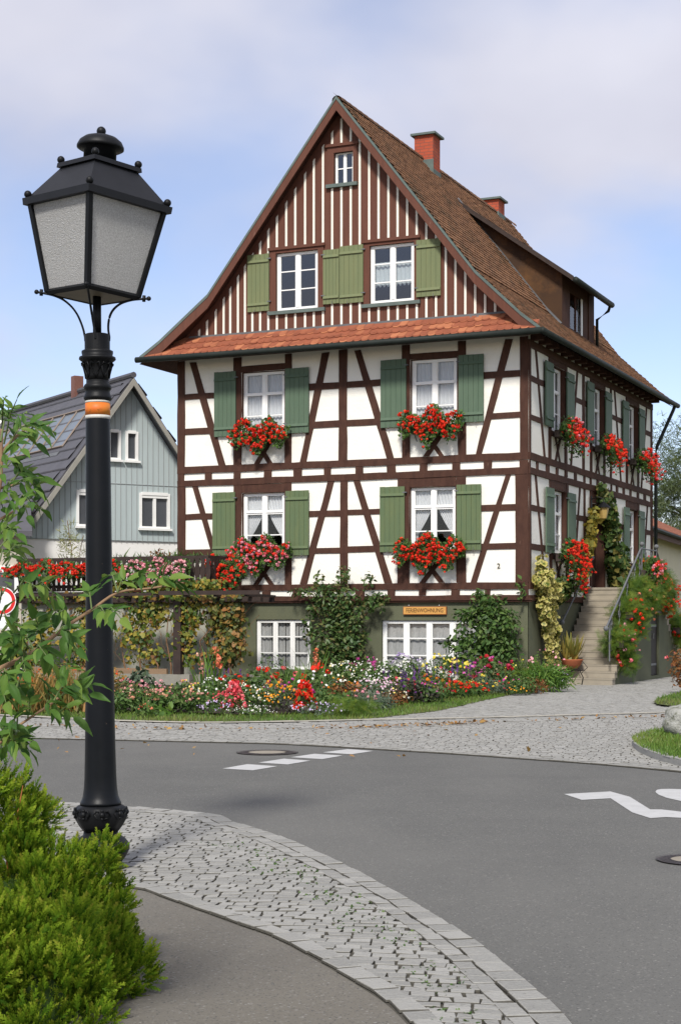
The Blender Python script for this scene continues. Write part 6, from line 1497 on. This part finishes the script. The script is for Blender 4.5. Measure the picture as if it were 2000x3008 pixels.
m = MB(); frustum(m, S_(217), zt - .004, S_(220), zt + S_(18)); frustum(m, S_(206), zt + S_(18.5), rp * .97, zp - .001); frustum(m, S_(125), zp, S_(123), zp + S_(13)); lpart(m, 'lantern_roof', mat('roof_black_iron', (.010, .0105, .013), (.007, .0075, .009), 8, .5, .1, 60, .003, spec=.3, stain=(.18, .07, .04), stain_t=(.735, .77), stain_scale=24))
for q in sq(S_(204), zt + S_(30)) + sq(S_(113), zp + S_(23)):
    m = MB(); m.ball(q, S_(11.3), 14); lpart(m, 'ball_finial', IR, smooth=True)
m = MB(); m.lathe([(S_(48), zp + S_(13)), (S_(48), lz(443)), (S_(64), lz(440)), (S_(69), lz(437)), (S_(69), lz(431)), (S_(62), lz(417)), (S_(48), lz(406)), (S_(28), lz(399)), (S_(10), lz(397))], 36); m.ball((0, 0, lz(386)), S_(14), 14); lpart(m, 'chimney_hood', IR, smooth=True)
for k in range(4):
    m = MB(); c = [(35, 1002), (36, 985), (36.5, 970), (40, 950), (48, 926), (62, 905), (84, 887), (112, 876), (140, 871), (168, 868)]
    ax = sq(1, 0)[k]
    m.tube(smooth_line([(ax[0] * S_(r), ax[1] * S_(r), lz(y)) for r, y in c], 4), S_(3.6), 6)
    m.tube([(ax[0] * S_(150), ax[1] * S_(150), lz(860)), (ax[0] * S_(150), ax[1] * S_(150), lz(878))], S_(5.5), 6); m.ball((ax[0] * S_(164), ax[1] * S_(164), lz(868)), S_(7), 8)
    zl0, zl1 = lz(990), lz(890)
    m.v = [tuple(Vector(p).lerp(LTILT @ Vector(p), min(1, max(0, (p[2] - zl0) / (zl1 - zl0))))) for p in m.v]; m.build('lantern_bracket', IR, lamp, smooth=True)
bpy.data.objects.remove(lant)
# light bulb holder inside
# ------------------------------------------------------------------ conifer at the lower left
def spray():
    """slim conifer spray, y = length, with short alternating side twigs"""
    V = []; F = []; T = []
    def seg(a, b, w):
        a, b = np.array(a, float), np.array(b, float); d = b - a; d = d / np.linalg.norm(d); s = np.array([-d[1], d[0], 0]) * w; i = len(V)
        V.extend([a - s, a + s, b + s * .5, b - s * .5]); F.append((i, i + 1, i + 2, i + 3)); T.extend([a[1]] * 2 + [b[1]] * 2)
    seg((0, 0, 0), (0, .6, .03), .045); seg((0, .6, .03), (0, 1, .0), .04)
    for k in range(6):
        y = .12 + k * .14; l = .26 - .025 * k; sg = 1 if k % 2 else -1
        seg((0, y, .01), (sg * l * .75, y + l * .9, .05), .05); seg((0, y + .06, .01), (-sg * l * .55, y + l * .75, -.03), .045)
    return np.array(V), F, np.array(T)
SPR = spray()
cf = thing('conifer_shrub', 'bright green clipped conifer shrub in front of the lamp base', 'conifer', (-1.57, 7.4, .03))
f = MB()
def conifer(c, r, n, size):
    """rounded pads of fine sprays, with dark gaps between the pads"""
    bp, bu = blob_points(c, np.array(r) * .96, int(n * 1.1), .86); nc = max(8, n // 75); cp, cu = blob_points(c, r, nc, .80)
    P = [bp]; D = [bu * .7 + np.array([0, -.05, .7]) + rng.normal(0, .25, bp.shape)]
    for q, qu in zip(cp, cu):
        rr = .065 + .05 * rng.random(); k = int(40 + 420 * rr)
        u = rnd_unit(k); u = u + qu * .9; u /= np.linalg.norm(u, axis=1, keepdims=True)
        P.append(q + u * rr * (.55 + .45 * rng.random((k, 1)))); d = u * .8 + np.array([0, -.05, .55]) + rng.normal(0, .22, (k, 3)); D.append(d)
    p = np.concatenate(P); d = np.concatenate(D); k = p[:, 2] > -.1; p, d = p[k], d[k]; m = len(p); d /= np.linalg.norm(d, axis=1, keepdims=True)
    nn = np.cross(d, rnd_unit(m)); nn /= np.linalg.norm(nn, axis=1, keepdims=True); sd = np.cross(d, nn)
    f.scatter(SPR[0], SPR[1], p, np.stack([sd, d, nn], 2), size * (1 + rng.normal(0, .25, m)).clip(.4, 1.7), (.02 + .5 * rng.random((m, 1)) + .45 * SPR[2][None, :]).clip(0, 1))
for c, r, n in (((-.38, .25, .43), (.55, .5, .70), 5200), ((-.95, .0, .50), (.6, .6, .75), 3200), ((.14, .0, .08), (.46, .45, .52), 4200), ((.28, -.12, -.05), (.34, .4, .42), 3000), ((.0, -.45, -.1), (.56, .4, .45), 3400), ((-.55, -.45, .12), (.5, .42, .58), 3600), ((.25, .25, .02), (.30, .3, .40), 2000), ((.34, -.95, -.04), (.32, .42, .40), 3000), ((-.1, -1.0, .08), (.52, .42, .46), 3600), ((-.7, -.9, .2), (.5, .45, .55), 3200), ((.42, -.5, -.05), (.28, .32, .38), 1800)):
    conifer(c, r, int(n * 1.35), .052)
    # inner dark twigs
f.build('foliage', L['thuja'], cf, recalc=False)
s = MB()
for k in range(26):
    c, r = [((-.38, .25, .36), (.55, .5, .70)), ((-.55, -.45, .12), (.5, .42, .58)), ((-.7, -.9, .2), (.5, .45, .55)), ((.0, -.45, -.1), (.56, .4, .45))][k % 4]
    a = -1.57 + rng.normal(0, .6); z0 = -.2 + .7 * rng.random(); q = np.array(c) + np.array(r) * np.array([math.cos(a), math.sin(a), 0]) * math.sqrt(max(.05, 1 - z0 * z0)) * 1.02 + np.array([0, 0, r[2] * z0])
    s.tube([q + [0, .03, 0], q + [rng.normal(0, .01), -.02, .12], q + [rng.normal(0, .02), 0, .22 + .1 * rng.random()]], [.007, .005, .002], 5)
s.build('stems', mat('orange_twig', (.36, .12, .03), (.26, .09, .03), 9, .8), cf)
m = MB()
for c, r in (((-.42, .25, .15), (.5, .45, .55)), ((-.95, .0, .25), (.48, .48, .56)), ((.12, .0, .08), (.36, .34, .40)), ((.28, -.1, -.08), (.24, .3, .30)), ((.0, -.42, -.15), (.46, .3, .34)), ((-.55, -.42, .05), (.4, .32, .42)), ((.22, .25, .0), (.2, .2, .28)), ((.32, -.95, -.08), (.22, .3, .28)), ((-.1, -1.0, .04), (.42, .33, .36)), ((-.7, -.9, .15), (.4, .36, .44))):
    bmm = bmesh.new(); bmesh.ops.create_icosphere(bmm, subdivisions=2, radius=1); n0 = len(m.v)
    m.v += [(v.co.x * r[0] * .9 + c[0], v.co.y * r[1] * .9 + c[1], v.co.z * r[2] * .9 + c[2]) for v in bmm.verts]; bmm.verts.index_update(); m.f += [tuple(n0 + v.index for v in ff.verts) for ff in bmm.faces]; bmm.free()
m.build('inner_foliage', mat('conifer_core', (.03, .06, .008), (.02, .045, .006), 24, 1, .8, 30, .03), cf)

# ------------------------------------------------------------------ elder branches reaching in from the left
el = thing('elder_bush', 'elder bush with long branches of pointed green leaves reaching in front of the lamp', 'shrub', (-3.4, 6.2, 0))
ELEAF_V = []; NX = 5
for i in range(8):
    y = i / 7; w = .20 * math.sin(math.pi * min(1, y ** .75 * 1.0)) ** .9 * (1 - .25 * y) if 0 < y < 1 else .004
    for j in range(NX):
        t_ = (j - 2) / 2; x = t_ * w; ELEAF_V.append((x, y, .10 * abs(t_) * w * 4 - .22 * y * y + .018 * math.sin(y * 15 + j * 2) * abs(t_)))
ELEAF = (np.array(ELEAF_V), [(i * NX + j, i * NX + j + 1, (i + 1) * NX + j + 1, (i + 1) * NX + j) for i in range(7) for j in range(NX - 1)])
ev = lambda px, py, Y: np.array([(px - 1000) / F_ * Y, Y, EYE + (HZ - py) / F_ * Y])
E0 = np.array([-3.4, 6.2, 0])
fo = MB(); br = MB(); EB = mat('elder_bark', (.30, .19, .10), (.20, .12, .07), 9, .8, .4, 60, .004)
def branch(pts, Y0, Y1, r0, r1):
    n = len(pts); P = [ev(p[0], p[1], Y0 + (Y1 - Y0) * i / (n - 1)) - E0 for i, p in enumerate(pts)]
    P = [np.array(q) for q in smooth_line(P, 4)]; b_ = MB(); b_.tube(P, list(np.linspace(r0, r1, len(P))), 7); b_.build('branch', EB, el, smooth=True); return P
def one_leaf(p, d, size):
    q = p + E0; sx_ = 1000 + F_ * q[0] / q[1]; sy_ = HZ - F_ * (q[2] - EYE) / q[1]
    if -40 < sx_ < 78 and 1690 < sy_ < 1850 and rng.random() < .8: return
    d = d / np.linalg.norm(d); nn = np.array([rng.normal(0, .45), -.55 + rng.normal(0, .3), .75]); nn -= d * (nn @ d); nn /= np.linalg.norm(nn); sd = np.cross(d, nn)
    fo.scatter(ELEAF[0], ELEAF[1], np.array([p]), np.stack([sd, d, nn], 1)[None], size, np.array([rng.random()]))
def compound(b, t, Y, n=2, size=95, Yb=None):
    """a leaf stalk from pixel b to t with n leaflet pairs and an end leaflet"""
    B = ev(b[0], b[1], Yb or Y) - E0; T = ev(t[0], t[1], Y + rng.normal(0, .12)) - E0; ax = T - B; L0 = np.linalg.norm(ax); ax /= L0
    mid = (B + T) / 2 + np.array([0, 0, .03]); br.tube([B, mid, T], [.0035, .0028, .0016], 5, False)
    s = size / F_ * Y; side = np.cross(ax, np.array([0, -1, .3])); side /= np.linalg.norm(side)
    for k in range(n):
        f_ = .42 + .5 * k / max(1, n); p = B + (T - B) * f_ + np.array([0, 0, .02])
        for sg in (-1, 1): one_leaf(p, ax * .75 + side * sg * (.8 + rng.normal(0, .1)) + np.array([0, rng.normal(0, .25), -.12 + rng.normal(0, .2)]), s * (.8 + .25 * rng.random()))
    one_leaf(T, ax + np.array([0, rng.normal(0, .2), -.25]), s * (1 + .2 * rng.random()))
TB = lambda a, b: (.318 * a, 1550 + .3179 * b)
TU = lambda a, b: (.3189 * a, 1100 + .3189 * b)
branch([(-120, 2020), (0, 1965), (95, 1919), (159, 1868), (207, 1833), (270, 1792), (347, 1741), (445, 1728), (540, 1712)], 5.7, 6.1, .011, .003)
branch([(-60, 2215), (0, 2183), (48, 2138), (140, 2075), (178, 2046)], 5.6, 5.9, .007, .003)
branch([(-40, 1560), (0, 1430), (5, 1320), (6, 1260)], 5.7, 5.7, .009, .005)
branch([(5, 1330), (45, 1285), (75, 1262)], 5.7, 5.8, .007, .004); branch([(-30, 1440), (30, 1428), (60, 1420)], 5.7, 5.8, .006, .003); branch([(-30, 1545), (10, 1520), (45, 1500)], 5.7, 5.8, .006, .003)
A = [((850, 755), (815, 600), 3, 75), ((1090, 600), (1000, 440), 2, 90), ((1090, 600), (1180, 500), 2, 95), ((1250, 575), (1370, 440), 2, 85), ((1400, 560), (1560, 470), 2, 100), ((1500, 545), (1700, 560), 2, 100), ((860, 770), (1010, 850), 2, 90), ((950, 800), (1120, 840), 2, 105), ((870, 770), (960, 820), 1, 90),
     ((650, 880), (560, 780), 2, 85), ((650, 880), (430, 790), 3, 90), ((560, 940), (600, 960), 2, 90), ((520, 980), (640, 1010), 3, 90), ((500, 1000), (720, 1120), 2, 95), ((400, 1080), (330, 960), 3, 90), ((330, 1150), (180, 1010), 3, 95), ((300, 1165), (430, 1180), 2, 90), ((250, 1180), (120, 1100), 2, 95), ((380, 1100), (480, 1250), 2, 110),
     ((180, 1220), (240, 1330), 2, 95), ((330, 1160), (540, 1300), 2, 90), ((540, 1260), (680, 1400), 2, 90), ((100, 1280), (30, 1180), 2, 95), ((80, 1290), (150, 1400), 2, 100), ((0, 1330), (90, 1440), 2, 100), ((0, 660), (130, 570), 3, 95), ((130, 600), (330, 540), 3, 100), ((300, 560), (480, 590), 2, 105), ((0, 700), (40, 610), 2, 90), ((0, 860), (60, 820), 3, 100), ((20, 960), (170, 910), 3, 95), ((0, 1000), (40, 1080), 2, 95),
     ((440, 1650), (470, 1490), 2, 90), ((500, 1600), (640, 1500), 3, 90), ((560, 1560), (830, 1540), 3, 95), ((540, 1580), (720, 1560), 2, 85), ((450, 1640), (560, 1720), 2, 95), ((560, 1700), (680, 1750), 1, 110), ((420, 1660), (470, 1680), 1, 80), ((640, 1480), (850, 1450), 2, 85), ((260, 1760), (280, 1610), 2, 80), ((160, 1840), (180, 1720), 2, 85),
     ((150, 1850), (140, 1920), 2, 90), ((150, 1900), (230, 1960), 3, 80), ((140, 1940), (290, 1980), 2, 85), ((120, 1940), (60, 2020), 2, 95), ((130, 1960), (270, 2060), 2, 85), ((20, 1960), (40, 1880), 1, 80), ((0, 1480), (60, 1500), 2, 105), ((0, 1560), (60, 1620), 2, 105), ((150, 1500), (200, 1480), 1, 100), ((0, 2050), (20, 2080), 2, 90)]
for b, t_, n, s_ in A + [((b[0] + rng.normal(0, 25), b[1] + rng.normal(0, 25)), (t_[0] - 40 + rng.normal(0, 60), t_[1] + rng.normal(0, 60)), n, s_) for b, t_, n, s_ in A if t_[0] < 420]: compound(TB(*b), TB(*t_), 5.8 + rng.normal(0, .15), n, s_ * .68)
U_ = [((10, 620), (90, 300), 2, 62), ((20, 560), (40, 250), 3, 58), ((40, 640), (160, 230), 2, 60), ((0, 420), (60, 380), 2, 60), ((60, 700), (280, 450), 3, 66), ((230, 560), (440, 500), 2, 92), ((250, 540), (380, 560), 2, 75), ((60, 700), (180, 600), 2, 66), ((80, 700), (200, 690), 2, 70), ((200, 600), (330, 640), 1, 70), ((150, 500), (300, 370), 2, 56), ((20, 800), (60, 780), 2, 62), ((60, 860), (180, 870), 2, 80), ((100, 1020), (250, 930), 2, 88), ((100, 980), (330, 960), 2, 88), ((120, 1030), (300, 1060), 2, 80), ((260, 1050), (380, 1100), 2, 72), ((60, 1050), (110, 1080), 2, 62), ((150, 1200), (280, 1180), 3, 66), ((200, 1180), (380, 1240), 2, 76), ((60, 1310), (130, 1220), 2, 56), ((20, 1120), (90, 1160), 2, 60), ((200, 1250), (260, 1300), 1, 66),
     ((-20, 1420), (90, 1400), 3, 66), ((0, 1480), (160, 1470), 2, 72), ((0, 1600), (140, 1560), 3, 70), ((40, 1680), (230, 1640), 3, 80), ((0, 1720), (60, 1640), 2, 72), ((-20, 1500), (60, 1540), 2, 66), ((60, 1760), (180, 1700), 2, 70), ((-10, 1250), (30, 1230), 1, 60), ((-10, 900), (20, 920), 1, 60)]
for b, t_, n, s_ in U_: compound(TU(*b), TU(*t_), 5.75 + rng.normal(0, .12), n, s_ * .80)
fo.build('foliage', L['elder'], el, smooth=True, recalc=False)
tag(br.build('leaf_stalks', L['greenstem'], el, smooth=True), None, None, None, 'stuff')
s = MB(); s.tube([(-.2, 0, 0), (-.15, -.2, .7), tuple(ev(-120, 2020, 5.7) - E0)], [.03, .025, .018], 7); s.tube([(-.1, 0, 0), tuple(ev(-60, 2215, 5.6) - E0)], [.02, .012], 7); s.tube([(-.25, .05, 0), (-.2, -.2, 1.0), tuple(ev(-40, 1560, 5.7) - E0)], [.025, .02, .013], 7); s.build('stem', L['bark'], el, smooth=True)

# ------------------------------------------------------------------ daylight, sky, camera
SUN_AZ, SUN_EL = R(SUN_AZ_D), R(SUN_EL_D)
sun = bpy.data.lights.new('sun', 'SUN'); sun.energy = SUN_E; sun.angle = R(SUN_ANG); sun.color = (1., .955, .89)
so = bpy.data.objects.new('sun', sun); COL.objects.link(so)
# direction the light comes from: azimuth measured from -Y (behind the viewer) towards -X (left)
dfrom = Vector((-math.sin(SUN_AZ) * math.cos(SUN_EL), -math.cos(SUN_AZ) * math.cos(SUN_EL), math.sin(SUN_EL)))
so.rotation_euler = dfrom.to_track_quat('Z', 'Y').to_euler()
wd = bpy.data.worlds.new('World'); scene.world = wd; wd.use_nodes = True; nt = wd.node_tree
bg = nt.nodes['Background']; bg.inputs[1].default_value = SKY_E
sky = nd(nt, 'ShaderNodeTexSky', sky_type='NISHITA'); sky.sun_disc = False; sky.sun_elevation = SUN_EL
sky.sun_rotation = math.pi + SUN_AZ; sky.altitude = 400; sky.air_density = 1.0; sky.dust_density = .6; sky.ozone_density = 1.6
tc = nd(nt, 'ShaderNodeTexCoord'); sx = nd(nt, 'ShaderNodeSeparateXYZ'); nt.links.new(tc.outputs['Generated'], sx.inputs[0])
# project the view direction on a cloud layer
zc = nd(nt, 'ShaderNodeMath', operation='MAXIMUM'); zc.inputs[1].default_value = .0; nt.links.new(sx.outputs[2], zc.inputs[0])
za = nd(nt, 'ShaderNodeMath', operation='ADD'); za.inputs[1].default_value = .22; nt.links.new(zc.outputs[0], za.inputs[0])
dx = nd(nt, 'ShaderNodeMath', operation='DIVIDE'); nt.links.new(sx.outputs[0], dx.inputs[0]); nt.links.new(za.outputs[0], dx.inputs[1])
dy = nd(nt, 'ShaderNodeMath', operation='DIVIDE'); nt.links.new(sx.outputs[1], dy.inputs[0]); nt.links.new(za.outputs[0], dy.inputs[1])
cb = nd(nt, 'ShaderNodeCombineXYZ'); nt.links.new(dx.outputs[0], cb.inputs[0]); nt.links.new(dy.outputs[0], cb.inputs[1])
mp = nd(nt, 'ShaderNodeMapping'); mp.inputs['Location'].default_value = CLOUD_OFF; mp.inputs['Rotation'].default_value = (0, 0, R(-35)); mp.inputs['Scale'].default_value = (1.0, .8, 1); nt.links.new(cb.outputs[0], mp.inputs[0])
n1 = nd(nt, 'ShaderNodeTexNoise'); n1.inputs['Scale'].default_value = 1.35; n1.inputs['Detail'].default_value = 5; n1.inputs['Roughness'].default_value = .48; n1.inputs['Distortion'].default_value = .25; nt.links.new(mp.outputs[0], n1.inputs['Vector'])
# more cloud higher up, clear band low over the roofs
hz = nd(nt, 'ShaderNodeMapRange'); hz.inputs[1].default_value = .06; hz.inputs[2].default_value = .34; hz.inputs[3].default_value = -.10; hz.inputs[4].default_value = .16; nt.links.new(sx.outputs[2], hz.inputs[0])
ad = nd(nt, 'ShaderNodeMath', operation='ADD'); nt.links.new(n1.outputs['Fac'], ad.inputs[0]); nt.links.new(hz.outputs[0], ad.inputs[1])
mr = nd(nt, 'ShaderNodeMapRange', interpolation_type='SMOOTHSTEP'); mr.inputs[1].default_value = .38; mr.inputs[2].default_value = .74; nt.links.new(ad.outputs[0], mr.inputs[0])
# cloud shade
n2 = nd(nt, 'ShaderNodeTexNoise'); n2.inputs['Scale'].default_value = 2.2; n2.inputs['Detail'].default_value = 4; nt.links.new(mp.outputs[0], n2.inputs['Vector'])
ccol = mix(nt, ramp(nt, n2.outputs['Fac'], .3, .7), CLOUD_A, CLOUD_B)
scl = nd(nt, 'ShaderNodeMix', data_type='RGBA', blend_type='MULTIPLY'); scl.inputs[0].default_value = 1; nt.links.new(sky.outputs[0], scl.inputs[6]); scl.inputs[7].default_value = (*SKY_TINT, 1)
fin = mix(nt, mr.outputs[0], scl.outputs[2], ccol); nt.links.new(fin, bg.inputs[0])

cam = bpy.data.cameras.new('camera'); co = bpy.data.objects.new('camera', cam); COL.objects.link(co)
co.location = (0, 0, EYE); co.rotation_euler = (R(90), 0, 0)
cam.sensor_fit = 'VERTICAL'; cam.sensor_height = 36; cam.sensor_width = 36; cam.lens = F_ / 3008 * 36; cam.shift_y = (HZ - 1504) / 3008; cam.clip_end = 2000; cam.clip_start = .1
scene.camera = co
scene.view_settings.view_transform = 'Standard'; scene.view_settings.look = 'None'; scene.view_settings.exposure = EXPO; scene.view_settings.gamma = 1
scene.cycles.use_denoising = True
scene.cycles.max_bounces = 8; scene.cycles.transparent_max_bounces = 12
